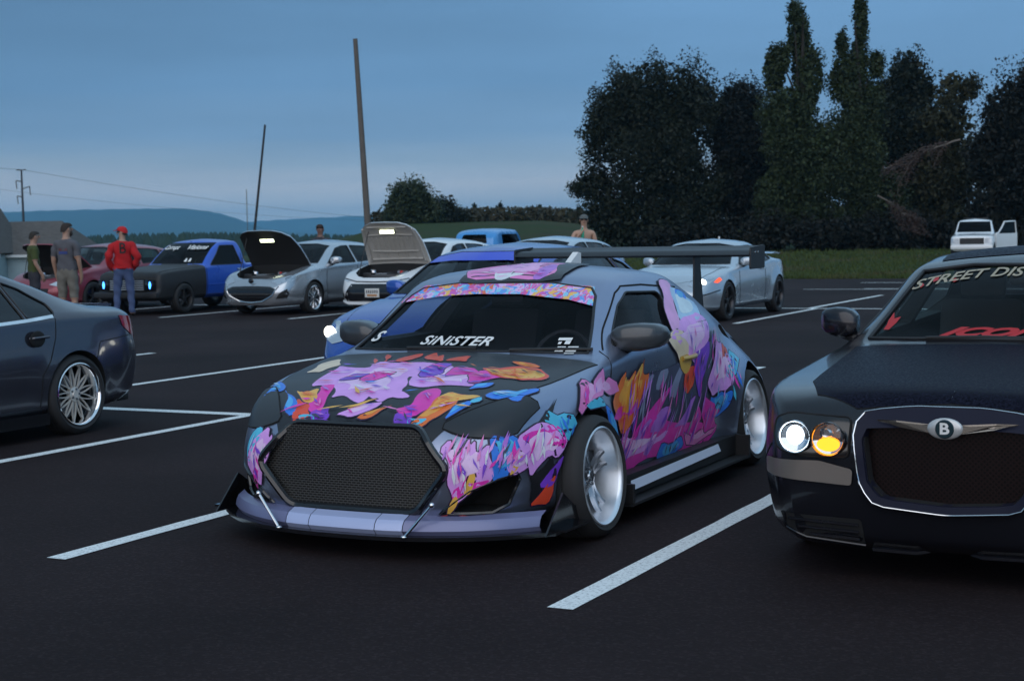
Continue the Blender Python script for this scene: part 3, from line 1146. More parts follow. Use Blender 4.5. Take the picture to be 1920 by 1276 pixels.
# far wood line along the valley
def far_wood():
    rg = random.Random(11)
    m = MB()
    for k in range(620):
        px = rg.uniform(-420, 720)
        D = rg.uniform(700, 1050)
        x = (px - 960) / 3000 * D
        hump = 1.0 + .6 * math.exp(-((px - 380) / 130) ** 2) - .45 * math.exp(-((px - 160) / 60) ** 2)
        h = rg.uniform(6, 10) * hump
        z0 = 1.58 - (1.5 + .5) * D / 300
        top = 1.58 + (HZ(px) - (440 - 6 * (hump - 1)) + rg.uniform(-3, 3.5)) / 3000 * D
        r = rg.uniform(3.5, 7)
        n = 6
        vs = [(x, D, top)]
        for lev, (rr, zz) in enumerate(((.45, .75), (.9, .35), (1.0, 0))):
            for q in range(n):
                a = 2 * math.pi * q / n + rg.uniform(-.3, .3)
                vs.append((x + r * rr * math.cos(a) * rg.uniform(.8, 1.2), D + r * rr * math.sin(a), top - (top + 14) * (1 - zz) + (0 if lev < 2 else -1)))
        fs = [(0, 1 + q, 1 + (q + 1) % n) for q in range(n)]
        for lev in range(2):
            for q in range(n):
                fs.append((1 + lev * n + q, 1 + (lev + 1) * n + q, 1 + (lev + 1) * n + (q + 1) % n, 1 + lev * n + (q + 1) % n))
        m.add(vs, fs)
    o = mk('far_wood', m.v, m.f, noise_mat('far_leaves', (.020, .032, .018), (.035, .05, .025), .05, .95, 0, 6, .1), None, False)
    o['kind'] = 'stuff'; o['label'] = 'dark line of far woods below the blue hills'
far_wood()

# ------------------------------------------------------------------ trees
def bark():
    return pmat('bark', (.022, .018, .015), .95, var=.35, vscale=6, bump=.6, bscale=25)
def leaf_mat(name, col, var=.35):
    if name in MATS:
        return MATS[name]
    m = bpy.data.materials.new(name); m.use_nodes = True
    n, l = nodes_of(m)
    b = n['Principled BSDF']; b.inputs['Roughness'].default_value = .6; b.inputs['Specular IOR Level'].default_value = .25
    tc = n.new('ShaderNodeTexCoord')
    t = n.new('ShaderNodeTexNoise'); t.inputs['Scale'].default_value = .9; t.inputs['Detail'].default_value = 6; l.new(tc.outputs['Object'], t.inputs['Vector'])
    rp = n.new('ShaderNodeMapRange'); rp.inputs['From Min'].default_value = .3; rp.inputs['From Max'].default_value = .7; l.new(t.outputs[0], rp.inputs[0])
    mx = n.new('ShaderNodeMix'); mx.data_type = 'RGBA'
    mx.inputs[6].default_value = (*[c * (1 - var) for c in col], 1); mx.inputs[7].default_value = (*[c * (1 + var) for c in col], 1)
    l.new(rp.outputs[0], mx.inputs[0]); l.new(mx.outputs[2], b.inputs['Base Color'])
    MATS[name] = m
    return m

def make_tree(name, label, base, lobes, nleaf, size, mat, seed, trunk_r=.25, group=None, droop=.0, top=None, clump=26):
    """lobes: (dx, dy, z, rx, ry, rz) ellipsoids above the base"""
    rg = np.random.default_rng(seed); rr = random.Random(seed)
    t = thing(name, label, 'tree', base, 0, group)
    zt = max(l[2] for l in lobes)
    m = MB()
    path = [(0, 0, -.4), (rr.uniform(-.1, .1), 0, zt * .3), (rr.uniform(-.2, .2), 0, zt * .65), (rr.uniform(-.3, .3), 0, zt)]
    m.tube(path, [trunk_r * 1.2, trunk_r * .9, trunk_r * .55, trunk_r * .15], 8)
    m.mesh('trunk', bark(), t)
    for l in lobes:
        for k in range(1 if l[3] < 1.0 else 2):
            h0 = min(l[2] * rr.uniform(.45, .75), zt * .9)
            e = (l[0] + rr.uniform(-.5, .5) * l[3], l[1] + rr.uniform(-.5, .5) * l[4], l[2] + rr.uniform(-.2, .5) * l[5])
            f = MB().tube([(0, 0, h0), (e[0] * .45, e[1] * .45, (h0 * .5 + e[2] * .5) + .1), e], [trunk_r * .35, trunk_r * .22, trunk_r * .05], 6)
            f.mesh('limb', bark(), t)
    # foliage: every lobe carries smaller boughs; leaves sit on the boughs, larger sprays close the inside
    Lb = np.array(lobes, float)
    wgt = Lb[:, 3] * Lb[:, 5]; wgt /= wgt.sum()
    sub = []
    for l, w_ in zip(Lb, wgt):
        for k in range(max(14, int(w_ * 190))):
            d = rg.normal(size=3); d /= np.linalg.norm(d)
            r = rg.uniform(.55, 1.0)
            c = l[:3] + d * l[3:] * r
            rad = rg.uniform(.16, .34) * min(l[3], l[5]) + .18
            sub.append((*c, rad, rad, rad * rg.uniform(1.2, 1.9)))
    sub = np.array(sub)
    def dirs(n):
        d = rg.normal(size=(n, 3)); return d / np.linalg.norm(d, axis=1)[:, None]
    def quads(c, s, asp):
        n = len(c)
        a = dirs(n); b_ = np.cross(a, dirs(n)); b_ /= (np.linalg.norm(b_, axis=1)[:, None] + 1e-9)
        a *= s[:, None]; b_ *= (s * asp)[:, None]
        return np.stack([c + a, c + b_, c - a, c - b_], 1).reshape(-1, 3)
    ws_ = sub[:, 3] ** 2; ws_ /= ws_.sum()
    pick = sub[rg.choice(len(sub), nleaf, p=ws_)]
    c = pick[:, :3] + dirs(nleaf) * pick[:, 3:] * (rg.random(nleaf) ** .45 * rg.uniform(.8, 1.18, nleaf))[:, None]
    V = [quads(c, size * rg.uniform(.5, 1.2, nleaf), .5)]
    ni = int(nleaf * .42)
    pick = Lb[rg.choice(len(Lb), ni, p=wgt)]
    c = pick[:, :3] + dirs(ni) * pick[:, 3:] * (rg.random(ni) ** .5 * .86)[:, None]
    V.append(quads(c, size * rg.uniform(1.0, 1.9, ni), .6))
    V = np.concatenate(V)
    V[:, 2] = np.maximum(V[:, 2], .02)
    mk_np('crown', V, np.arange(len(V)).reshape(-1, 4), mat, t)
    return t

def gpos(px, D, z=None):
    x = at(px, 440, D).x
    return Vector((x, D, terrain(x, D) if z is None else z))
def H(px, py, D):
    return at(px, py, D).z
def lobe_px(pxc, pyc, wpx, hpx, D, base, depth=.8):
    x = at(pxc, pyc, D).x - base.x
    z = H(pxc, pyc, D) - base.z
    rx = wpx / 3000 * D / 2; rz = hpx / 3000 * D / 2
    return (x, 0, z, rx, rx * depth, rz)
def photo_tree(name, label, px, D, L, n, size, mat, seed, tr=.25, group='trees at the edge of the grass'):
    b = gpos(px, D)
    rr = random.Random(seed)
    lobes = []
    for (a, c, w, h) in L:
        q = lobe_px(a, c, w, h, D, b)
        lobes.append((q[0], rr.uniform(-.5, .5), *q[2:]))
    return make_tree(name, label, b, lobes, n, size, mat, seed, tr, group)

G1 = leaf_mat('leaves_dark', (.0125, .017, .009)); G2 = leaf_mat('leaves_green', (.024, .036, .013)); G3 = leaf_mat('leaves_olive', (.026, .026, .010)); G4 = leaf_mat('leaves_darkest', (.0075, .0085, .006)); G5 = leaf_mat('leaves_rust', (.065, .045, .028))  # foliage colours of whole plants; the fourth is the darkest
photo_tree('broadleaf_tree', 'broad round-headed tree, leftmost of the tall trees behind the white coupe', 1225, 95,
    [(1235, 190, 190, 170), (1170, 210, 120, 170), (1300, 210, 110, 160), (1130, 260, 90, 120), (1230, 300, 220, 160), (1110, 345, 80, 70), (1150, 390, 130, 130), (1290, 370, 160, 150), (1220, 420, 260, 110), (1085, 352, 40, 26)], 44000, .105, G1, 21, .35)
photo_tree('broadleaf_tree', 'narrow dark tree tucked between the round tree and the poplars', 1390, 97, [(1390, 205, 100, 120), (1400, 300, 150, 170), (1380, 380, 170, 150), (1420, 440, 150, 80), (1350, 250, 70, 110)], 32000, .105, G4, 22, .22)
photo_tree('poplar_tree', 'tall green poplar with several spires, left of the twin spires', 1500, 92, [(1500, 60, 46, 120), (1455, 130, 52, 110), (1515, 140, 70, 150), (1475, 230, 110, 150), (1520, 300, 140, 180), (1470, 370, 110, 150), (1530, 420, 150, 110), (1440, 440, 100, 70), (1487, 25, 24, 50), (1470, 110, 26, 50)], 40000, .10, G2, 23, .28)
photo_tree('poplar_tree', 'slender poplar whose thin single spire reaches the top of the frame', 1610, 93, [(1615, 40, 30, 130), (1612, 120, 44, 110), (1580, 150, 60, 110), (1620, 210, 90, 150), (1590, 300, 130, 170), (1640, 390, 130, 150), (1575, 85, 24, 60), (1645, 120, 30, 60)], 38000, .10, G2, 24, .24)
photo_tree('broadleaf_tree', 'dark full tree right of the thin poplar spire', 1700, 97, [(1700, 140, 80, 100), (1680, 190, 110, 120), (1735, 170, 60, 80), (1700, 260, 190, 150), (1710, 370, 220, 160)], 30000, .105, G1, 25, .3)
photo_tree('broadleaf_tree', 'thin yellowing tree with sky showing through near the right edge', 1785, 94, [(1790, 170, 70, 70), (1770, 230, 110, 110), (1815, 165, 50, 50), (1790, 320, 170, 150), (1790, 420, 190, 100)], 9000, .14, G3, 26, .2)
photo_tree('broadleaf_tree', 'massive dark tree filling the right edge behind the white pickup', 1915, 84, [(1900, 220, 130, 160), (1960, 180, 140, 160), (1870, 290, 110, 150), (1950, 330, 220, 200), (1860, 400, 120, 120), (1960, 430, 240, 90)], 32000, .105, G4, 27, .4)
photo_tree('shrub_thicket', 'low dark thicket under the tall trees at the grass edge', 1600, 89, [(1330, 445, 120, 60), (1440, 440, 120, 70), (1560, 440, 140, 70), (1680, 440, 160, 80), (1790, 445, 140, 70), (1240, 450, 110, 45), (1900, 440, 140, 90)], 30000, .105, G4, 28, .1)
# broken pale limbs hanging in front of the crowns
def broken_limb(label, px, py, D, ang, length, seed):
    rr = random.Random(seed)
    p = at(px, py, D)
    t = thing('broken_limb', label, 'branch', p, 0, 'broken limbs in the trees')
    wood = pmat('dead_wood', (.15, .125, .11), .9, var=.3, vscale=5)
    leafb = leaf_mat('dead_leaves', (.050, .029, .023))
    V = []; F = []
    main = []
    for i in range(8):
        u = i / 7
        main.append(Vector((math.cos(ang) * length * .8 * u, rr.uniform(-.1, .1), math.sin(ang) * length * .8 * u - .16 * u * u * length + rr.uniform(-.05, .05))))
    MB().tube(main, [.05 * (1 - .75 * i / 7) for i in range(8)], 6).mesh('bough', wood, t)
    for k in range(15):
        u = rr.uniform(.12, 1.0)
        i = min(6, int(u * 7)); o0 = main[i].lerp(main[i + 1], u * 7 - i)
        a = ang + rr.uniform(-.75, .75)
        l = length * rr.uniform(.22, .48)
        P = []
        for i in range(5):
            v = i / 4
            P.append(o0 + Vector((math.cos(a) * l * v + rr.uniform(-.06, .06) * v, rr.uniform(-.25, .25) * v, math.sin(a) * l * v - .55 * v * v * l + rr.uniform(-.06, .06) * v)))
        MB().tube(P, [.020 * (1 - .8 * i / 4) for i in range(5)], 4).mesh('twig', wood, t)
        for j in range(60):
            v = rr.uniform(.2, 1.0)
            i = min(3, int(v * 4)); q = P[i].lerp(P[i + 1], v * 4 - i) + Vector((rr.gauss(0, .13), rr.gauss(0, .13), rr.gauss(-.08, .13)))
            d = Vector((rr.gauss(0, 1), rr.gauss(0, 1), rr.gauss(0, 1))).normalized() * .075
            e = d.orthogonal().normalized() * .035
            b = len(V); V += [q + d, q + e, q - d, q - e]; F.append((b, b + 1, b + 2, b + 3))
    mk('dead_leaf_mass', V, F, leafb, t, False)['kind'] = 'stuff'
broken_limb('long pale broken branch reaching left out of the dark right tree', 1800, 262, 82, math.pi + .22, 3.6, 3)
broken_limb('short drooping dead branch low in the trees, left of the white pickup', 1645, 365, 84, -.5, 2.3, 4)

# the small tree and the brush along the rising field
photo_tree('field_tree', 'small round field tree beside the leaning utility pole', 772, 140, [(770, 375, 90, 80), (745, 400, 60, 70), (800, 400, 70, 80), (770, 420, 110, 60)], 7000, .16, leaf_mat('leaves_field', (.030, .042, .018)), 31, .2, 'trees along the field')
photo_tree('field_tree', 'low dark bushy tree just right of the small field tree', 845, 142, [(835, 405, 50, 70), (860, 415, 44, 50), (820, 420, 50, 50)], 4000, .16, G1, 32, .14, 'trees along the field')
sx = [890, 915, 938, 955, 975, 998, 1012, 1030, 1052, 1068, 1085]
for k, px in enumerate(sx):
    rr = random.Random(k)
    hpx = rr.uniform(14, 34)
    D = 150 + rr.uniform(-4, 4)
    lab = ['first', 'second', 'third', 'fourth', 'fifth', 'sixth', 'seventh', 'eighth', 'ninth', 'tenth', 'last'][k]
    photo_tree('sapling', lab + ' sapling from the left along the top of the field', px, D, [(px, 418 - hpx * .5, 16, hpx * .8), (px, 418 - hpx * .95, 6, hpx * .5), (px, 416, 30, 14)], 900, .13, [G2, G3, G1][k % 3], 40 + k, .05, 'saplings along the field')
def brush():
    rg = np.random.default_rng(9)
    n = 9000
    px = rg.uniform(690, 1330, n); D = rg.uniform(146, 158, n)
    x = (px - 960) / 3000 * D
    z = np.array([terrain(a, b) for a, b in zip(x, D)]) + rg.random(n) ** 1.5 * 1.25
    P = np.stack([x, D, z], 1)
    A = rg.normal(size=(n, 3)) * .13; Bv = rg.normal(size=(n, 3)) * .1
    V = np.stack([P + A, P + Bv, P - A, P - Bv], 1).reshape(-1, 3)
    o = mk_np('brush', V, np.arange(len(V)).reshape(-1, 4), leaf_mat('leaves_brush', (.042, .037, .018)))
    o['kind'] = 'stuff'; o['label'] = 'rough brown brush along the top edge of the field'
brush()

# ------------------------------------------------------------------ house
def house():
    D = 100
    t = thing('house', 'low house with grey hipped roof and pale blue siding at the left edge', 'house', gpos(20, D, -2.05), 0)
    def X(px): return at(px, 450, D).x - t.location.x
    def Z(px, py): return H(px, py, D) - t.location.z
    ez = Z(40, 478); rz = Z(40, 414)
    x0, x1 = X(-220), X(150)
    side = pmat('siding', (.36, .46, .50), .7)
    n, l = nodes_of(side)
    tc = n.new('ShaderNodeTexCoord'); wv = n.new('ShaderNodeTexWave'); wv.bands_direction = 'Z'; wv.wave_profile = 'SAW'; wv.inputs['Scale'].default_value = 1.55
    l.new(tc.outputs['Object'], wv.inputs[0])
    bp = n.new('ShaderNodeBump'); bp.inputs['Strength'].default_value = 1; bp.inputs['Distance'].default_value = .04; l.new(wv.outputs[1], bp.inputs['Height']); l.new(bp.outputs[0], n['Principled BSDF'].inputs['Normal'])
    MB().box(((x0 + x1) / 2, 3.5, ez / 2), (x1 - x0 - .5, 7, ez)).mesh('wall', side, t, False)
    roof = noise_mat('shingles', (.085, .078, .075), (.13, .12, .112), 3.0, .95, .4, 6, .1, None, None, (1, 1, 4))
    xr = X(88)
    V = [(x0, -.4, ez), (x1, -.4, ez), (x1, 7.4, ez), (x0, 7.4, ez), (x0 + 3, 3.5, rz), (xr, 3.5, rz)]
    ro = mk('roof', V + [(v[0], v[1], v[2] - .12) for v in V[:4]], [(0, 1, 5, 4), (1, 2, 5), (2, 3, 4, 5), (3, 0, 4), (0, 6, 7, 1), (1, 7, 8, 2), (6, 9, 8, 7)], roof, t, False)
    # gable wing on the left
    gx0, gx1 = X(-70), X(20)
    gz = Z(-25, 398)
    pr = [(gx0, 0), (gx1 - .25, 0), (gx1 - .25, ez), ((gx0 + gx1) / 2, gz - .1), (gx0, ez)]
    MB().prism(pr, 'y', -2.2, 2).mesh('wing_wall', side, t, False)
    white = pmat('white_trim', (.6, .63, .64), .6)
    for sg in (0, 1):
        a = (gx1 + .05, ez - .1) if sg else (gx0 - .3, ez - .1)
        b = ((gx0 + gx1) / 2, gz)
        m = MB().prism([a, b, (b[0], b[1] + .2), (a[0], a[1] + .2)], 'y', -2.45, -2.3).mesh('rake_board', white, t, False)
        MB().prism([(a[0], a[1] + .2), (b[0], b[1] + .2), (b[0], b[1] + .28), (a[0] + (.1 if sg else -.1), a[1] + .26)], 'y', -2.5, 3).mesh('wing_roof', roof, t, False)
    MB().box(((x0 + x1) / 2, -.42, ez - .06), (x1 - x0, .1, .16)).mesh('gutter', white, t, False)
    for px in (45,):
        w = MB().box((X(120), -.02, ez * .52), (1.1, .08, 1.2)).mesh('window', M_GLASSD, t, False)
        MB().box((X(120), -.05, ez * .52 + .64), (1.3, .06, .1)).mesh('window_frame', white, w, False)
house()

# ------------------------------------------------------------------ poles and wires
wood = pmat('pole_wood', (.11, .095, .085), .9, var=.3, vscale=3)
def pole(name, label, b, tp, D, r0, r1, mat, extra=2.0):
    x0, x1 = at(*b, D).x, at(*tp, D).x
    z0, z1 = H(*b, D), H(*tp, D)
    sl = (x1 - x0) / (z1 - z0)
    zb = terrain(x0, D) - .3
    t = thing(name, label, 'pole', (x0 - sl * (z0 - zb), D, zb), 0)
    MB().tube([(0, 0, 0), (sl * (z1 - zb), 0, z1 - zb)], [r0, r1], 12).mesh('shaft', mat, t)
    return t, Vector((x1, D, z1))
up, up_top = pole('utility_pole', 'thick leaning wooden utility pole rising behind the grey raised hood', (689, 413), (666, 73), 74, .165, .105, wood)
th, th_top = pole('leaning_pole', 'thin dark pole leaning right above the silver hatchback hood', (478, 425), (497, 234), 64, .062, .040, pmat('dark_steel', (.012, .012, .014), .6))
ap_, ap_top = pole('antenna_mast', 'hair-thin distant mast left of the thin dark pole', (464, 425), (462, 355), 260, .08, .06, pmat('grey_steel', (.12, .13, .14), .7))
tp, tp_top = pole('power_pole', 'distant power line pole with staggered arms above the house roof', (44, 413), (40, 318), 300, .30, .16, pmat('rust_steel', (.030, .028, .030), .7))
def arm(dx, z, dz, drop):
    m = MB().tube([(0, 0, z), (dx, 0, z + dz)], .09, 6)
    o = m.mesh('cross_arm', MATS['rust_steel'], tp)
    if drop:
        MB().tube([(dx, 0, z + dz), (dx + .12, 0, z + dz - drop)], .09, 6).mesh('insulator', MATS['rust_steel'], o)
hz_ = tp_top.z - tp.location.z
s_ = 300 / 3000
arm(-1.0, hz_ - .1, .05, 0); arm(.8, hz_ - .1, .1, 0)
arm(-1.15, hz_ - 22 * s_, .15, 1.5); arm(1.35, hz_ - 36 * s_, .45, 1.6); arm(-1.0, hz_ - 51 * s_, .2, 1.5)
def wire(label, pts, r):
    P = [Vector(p) for p in pts]
    out = []
    n = 24
    for i in range(len(P) - 1):
        for k in range(n):
            t = k / n
            q = P[i].lerp(P[i + 1], t)
            q.z -= 4 * t * (1 - t) * (P[i + 1] - P[i]).length * .006
            out.append(q)
    out.append(P[-1])
    o = MB().tube(out, r, 4).mesh('power_line', pmat('wire', (.05, .055, .06), .7), None)
    tag(o, label, 'wire', 'power lines')
wire('topmost power line sloping down from the distant pole to the right', [at(-60, 309, 290), at(40, 318, 300), at(690, 408, 420)], .028)
wire('lower power line from the pole arms toward the leaning pole', [at(-60, 345, 290), at(54, 362, 300), at(690, 413, 430)], .020)
WRAP = [
    ('cream', 'T', '', [(.689,.685),(.885,.727),(.996,.665),(.83,.559),(.693,.601)]),
    ('lav', 'T', 'hl', [(.44,.488),(.669,.52),(.81,.546),(.743,.311),(.895,.329),(.87,.113),(.804,-.058),(.644,-.068),(.589,.002),(.384,-.078),(.323,-.172),(.32,-.066),(.255,-.046),(.321,.063),(.241,.064),(.318,.192),(.298,.266),(.414,.314),(.458,.437)]),
    ('lav', 'T', 'hl', [(.759,.082),(.87,.042),(.819,-.14),(.665,-.204),(.717,-.325),(.677,-.502),(.608,-.459),(.508,-.435),(.506,-.301),(.457,-.192),(.479,-.08)]),
    ('mag', 'T', '', [(.438,.423),(.457,.363),(.368,.326),(.221,.273),(.148,.245),(.161,.314),(.255,.371),(.308,.37)]),
    ('pur', 'T', '', [(.148,.301),(.19,.222),(.127,.182),(.102,.196),(.105,.258)]),
    ('yel', 'T', '', [(.374,.539),(.349,.459),(.402,.421),(.289,.357),(.238,.365),(.273,.429)]),
    ('red', 'T', '', [(.283,.467),(.213,.354),(.137,.309),(.095,.312),(.102,.368),(.163,.408)]),
    ('blue', 'T', '', [(.405,.634),(.313,.529),(.192,.422),(.128,.405),(.226,.502)]),
    ('cyan', 'T', '', [(.127,.363),(.121,.269),(.102,.261),(.105,.319)]),
    ('blue', 'T', '', [(.548,.776),(.43,.651),(.386,.643),(.41,.735),(.354,.739)]),
    ('mag', 'T', '', [(.197,-.177),(.252,-.242),(.402,-.215),(.442,-.26),(.414,-.305),(.232,-.339),(.154,-.297),(.16,-.228)]),
    ('pur', 'T', '', [(.108,-.214),(.169,-.193),(.198,-.253),(.11,-.294)]),
    ('org', 'T', 'hl', [(.172,-.335),(.315,-.331),(.402,-.369),(.37,-.434),(.266,-.461),(.17,-.42),(.112,-.377),(.104,-.307)]),
    ('yel', 'T', '', [(.326,-.339),(.402,-.369),(.374,-.46),(.381,-.546),(.332,-.463),(.298,-.397)]),
    ('cyan', 'T', '', [(.131,-.282),(.146,-.377),(.119,-.355),(.106,-.296)]),
    ('red', 'T', '', [(.797,.339),(.995,.438),(.834,.318)]),
    ('red', 'T', '', [(.873,.321),(1.122,.433),(.916,.293)]),
    ('red', 'T', '', [(.893,.243),(1.138,.214),(.915,.181)]),
    ('red', 'T', '', [(.962,.087),(1.155,.133),(1.014,.043),(1.092,.05),(.901,-.046)]),
    ('red', 'T', '', [(.924,-.053),(1.091,-.118),(.928,-.174)]),
    ('pur', 'T', '', [(.6,-.072),(.838,-.039),(.856,-.132),(.675,-.17),(.61,-.137)]),
    ('mag', 'T', '', [(.636,-.212),(.792,-.187),(.793,-.286),(.697,-.381),(.681,-.296)]),
    ('yel', 'T', '', [(.176,.113),(.286,-.017),(.2,.059)]),
    ('org', 'T', '', [(.124,.012),(.233,-.137),(.14,-.076)]),
    ('lav', 'T', '', [(.137,.139),(.217,.049),(.248,-.06),(.191,-.045),(.128,.054)]),
    ('mag', 'T', '', [(.542,.25),(.677,.208),(.662,.106),(.558,.136),(.503,.174)]),
    ('pur', 'T', '', [(.528,.366),(.631,.337),(.631,.253),(.548,.274)]),
    ('mag', 'T', '', [(.671,-.329),(.757,-.363),(.72,-.489),(.685,-.536),(.642,-.481),(.548,-.443),(.553,-.392)]),
    ('red', 'T', '', [(.804,-.338),(.808,-.435),(.889,-.531),(.867,-.639),(.769,-.738),(.686,-.725),(.652,-.647),(.662,-.528),(.696,-.453)]),
    ('yel', 'T', '', [(.786,-.368),(.777,-.451),(.846,-.552),(.815,-.645),(.757,-.72),(.711,-.704),(.678,-.635),(.686,-.526),(.718,-.451)]),
    ('org', 'T', '', [(.988,-.423),(.96,-.556),(.9,-.623),(.895,-.548)]),
    ('blue', 'T', 'hl', [(.395,-.57),(.441,-.583),(.479,-.639),(.485,-.72),(.56,-.776),(.54,-.786),(.454,-.744),(.403,-.75),(.398,-.716),(.421,-.686),(.375,-.636)]),
    ('blue', 'T', '', [(.461,-.446),(.536,-.449),(.566,-.524),(.497,-.508)]),
    ('blue', 'T', 'hl', [(.157,-.468),(.267,-.468),(.318,-.516),(.296,-.537),(.243,-.509)]),
    ('cyan', 'T', '', [(.328,-.525),(.372,-.553),(.338,-.571),(.313,-.538)]),
    ('lav', 'F', 'hl', [(-.501,.534),(-.531,.572),(-.543,.542),(-.533,.512),(-.575,.489),(-.618,.587),(-.625,.542),(-.643,.571),(-.661,.502),(-.701,.557),(-.718,.459),(-.719,.394),(-.671,.373),(-.659,.374),(-.566,.285),(-.561,.335),(-.559,.458)]),
    ('mag', 'F', '', [(-.561,.335),(-.604,.368),(-.659,.374),(-.719,.394),(-.664,.357),(-.593,.327),(-.559,.285)]),
    ('blue', 'L', '', [(.189,.591),(.277,.584),(.296,.533),(.253,.53),(.226,.517),(.218,.437),(.212,.405),(.183,.408),(.158,.39)]),
    ('cyan', 'L', '', [(.195,.567),(.252,.578),(.274,.544),(.224,.533),(.186,.488)]),
    ('lav', 'L', '', [(.218,.437),(.225,.509),(.268,.52),(.304,.524),(.33,.444),(.244,.409)]),
    ('yel', 'L', '', [(.228,.403),(.243,.434),(.299,.493),(.252,.425)]),
    ('yel', 'F', '', [(-.614,.33),(-.625,.368),(-.645,.424),(-.655,.415),(-.643,.375),(-.629,.334)]),
    ('yel', 'F', '', [(-.514,.216),(-.542,.268),(-.569,.31),(-.575,.298),(-.555,.26)]),
    ('red', 'F', '', [(-.452,.206),(-.506,.216),(-.554,.224),(-.674,.222),(-.631,.211)]),
    ('black', 'L', '', [(.344,.389),(.462,.466),(.484,.38),(.407,.314),(.364,.253)]),
    ('black', 'L', '', [(.316,.6),(.416,.626),(.484,.66),(.607,.739),(.537,.68),(.418,.602)]),
    ('lav', 'L', '', [(.291,.574),(.44,.632),(.497,.618),(.584,.543),(.545,.498),(.492,.463),(.457,.491),(.344,.389),(.33,.448),(.295,.526)]),
    ('mag', 'L', '', [(.308,.573),(.415,.594),(.506,.617),(.578,.544),(.533,.499),(.486,.537),(.432,.51),(.36,.551)]),
    ('cyan', 'L', '', [(.476,.653),(.518,.686),(.564,.657),(.678,.65),(.695,.606),(.596,.533),(.548,.564),(.516,.616),(.474,.637)]),
    ('red', 'L', '', [(.368,.24),(.413,.28),(.45,.334),(.489,.38),(.479,.288),(.46,.24)]),
    ('pur', 'L', '', [(.404,.331),(.444,.385),(.544,.465),(.495,.387),(.462,.324)]),
    ('cyan', 'F', '', [(.654,.442),(.644,.552),(.601,.588),(.569,.582),(.605,.507),(.635,.427)]),
    ('lav', 'F', 'hl', [(.656,.415),(.568,.559),(.523,.594),(.503,.531),(.481,.565),(.48,.501),(.524,.413),(.553,.314),(.602,.361)]),
    ('mag', 'F', '', [(.6,.371),(.536,.446),(.576,.285),(.594,.318)]),
    ('black', 'F', '', [(.718,.369),(.604,.352),(.56,.287)]),
    ('red', 'F', '', [(.595,.226),(.54,.188)]),
    ('navy', 'L', '', [(1.539,.699),(1.868,.754),(2.316,.78),(2.605,.769),(2.738,.664),(2.697,.398),(2.04,.396),(1.499,.462)]),
    ('steel', 'L', '', [(1.886,.665),(2.035,.758),(2.103,.759),(1.951,.659)]),
    ('steel', 'L', '', [(2.082,.596),(2.314,.767),(2.385,.768),(2.186,.585)]),
    ('steel', 'L', '', [(1.693,.684),(1.833,.745),(1.882,.744),(1.773,.676)]),
    ('mag', 'L', '', [(1.26,.375),(1.425,.423),(1.69,.464),(2.131,.437),(2.626,.386),(2.945,.342),(2.926,.289),(2.451,.253),(2.019,.271),(1.505,.23),(1.391,.271)]),
    ('lav', 'L', '', [(1.182,.491),(1.437,.446),(1.705,.4),(2.104,.414),(1.917,.361),(1.57,.331),(1.373,.346)]),
    ('lilac', 'L', '', [(1.396,.475),(1.794,.711),(1.861,.718),(1.555,.528),(1.456,.431)]),
    ('mag', 'L', '', [(1.564,.454),(2.085,.646),(2.157,.665),(1.882,.491),(1.638,.408)]),
    ('lilac', 'L', '', [(1.795,.426),(2.082,.545),(2.118,.515),(1.965,.418)]),
    ('lilac', 'L', '', [(2.177,.406),(2.44,.533),(2.532,.563),(2.394,.406)]),
    ('mag', 'L', '', [(2.452,.4),(2.578,.492),(2.646,.417),(2.589,.383)]),
    ('lilac', 'L', '', [(1.494,.366),(1.782,.502),(1.832,.49),(1.598,.34)]),
    ('lilac', 'L', '', [(1.734,.322),(2.018,.488),(2.062,.47),(1.837,.308)]),
    ('blue', 'L', 'hl', [(1.971,.265),(2.029,.334),(2.309,.337),(2.388,.275),(2.175,.237),(2.013,.227)]),
    ('pink', 'L', '', [(2.375,.356),(2.644,.337),(2.95,.328),(2.812,.289),(2.443,.274)]),
    ('org', 'L', '', [(1.216,.638),(1.396,.76),(1.483,.8),(1.417,.711),(1.621,.8),(1.544,.722),(1.758,.856),(1.707,.756),(1.804,.76),(1.657,.651),(1.462,.491),(1.349,.481),(1.264,.586)]),
    ('red', 'L', '', [(1.276,.561),(1.423,.662),(1.497,.631),(1.393,.523)]),
    ('yel', 'L', '', [(1.432,.709),(1.478,.776),(1.457,.725),(1.592,.778),(1.527,.718),(1.721,.828),(1.658,.748),(1.501,.655)]),
    ('pink', 'L', 'hl', [(.729,.668),(.82,.769),(.833,.789),(.911,.799),(.939,.78),(.903,.717),(1.095,.822),(1.162,.839),(1.149,.771),(1.33,.754),(1.351,.705),(1.199,.697),(1.093,.731),(.968,.71),(.863,.698),(.751,.644)]),
    ('cyan', 'L', '', [(.809,.682),(.875,.714),(.982,.709),(1.043,.657),(.849,.661)]),
    ('blue', 'L', '', [(1.043,.657),(1.127,.602),(1.188,.525),(1.232,.379),(1.146,.484),(1.055,.61)]),
    ('mag', 'L', '', [(1.136,.578),(1.275,.596),(1.494,.595),(1.529,.64),(1.607,.638),(1.604,.596),(1.492,.56),(1.31,.557)]),
    ('pinkl', 'L', '', [(2.511,1.245),(2.712,1.237),(2.49,1.107),(2.345,.959),(2.254,.965),(2.357,1.113)]),
    ('sky', 'L', 'hl', [(2.686,1.211),(2.977,1.096),(2.503,1.001),(2.453,1.03),(2.548,1.117)]),
    ('blue', 'L', '', [(2.721,1.189),(2.887,1.155),(2.645,1.126)]),
    ('lav', 'L', '', [(2.345,.959),(2.698,1.03),(2.88,1.006),(2.816,.888),(2.613,.809),(2.53,.762),(2.397,.825),(2.187,.931)]),
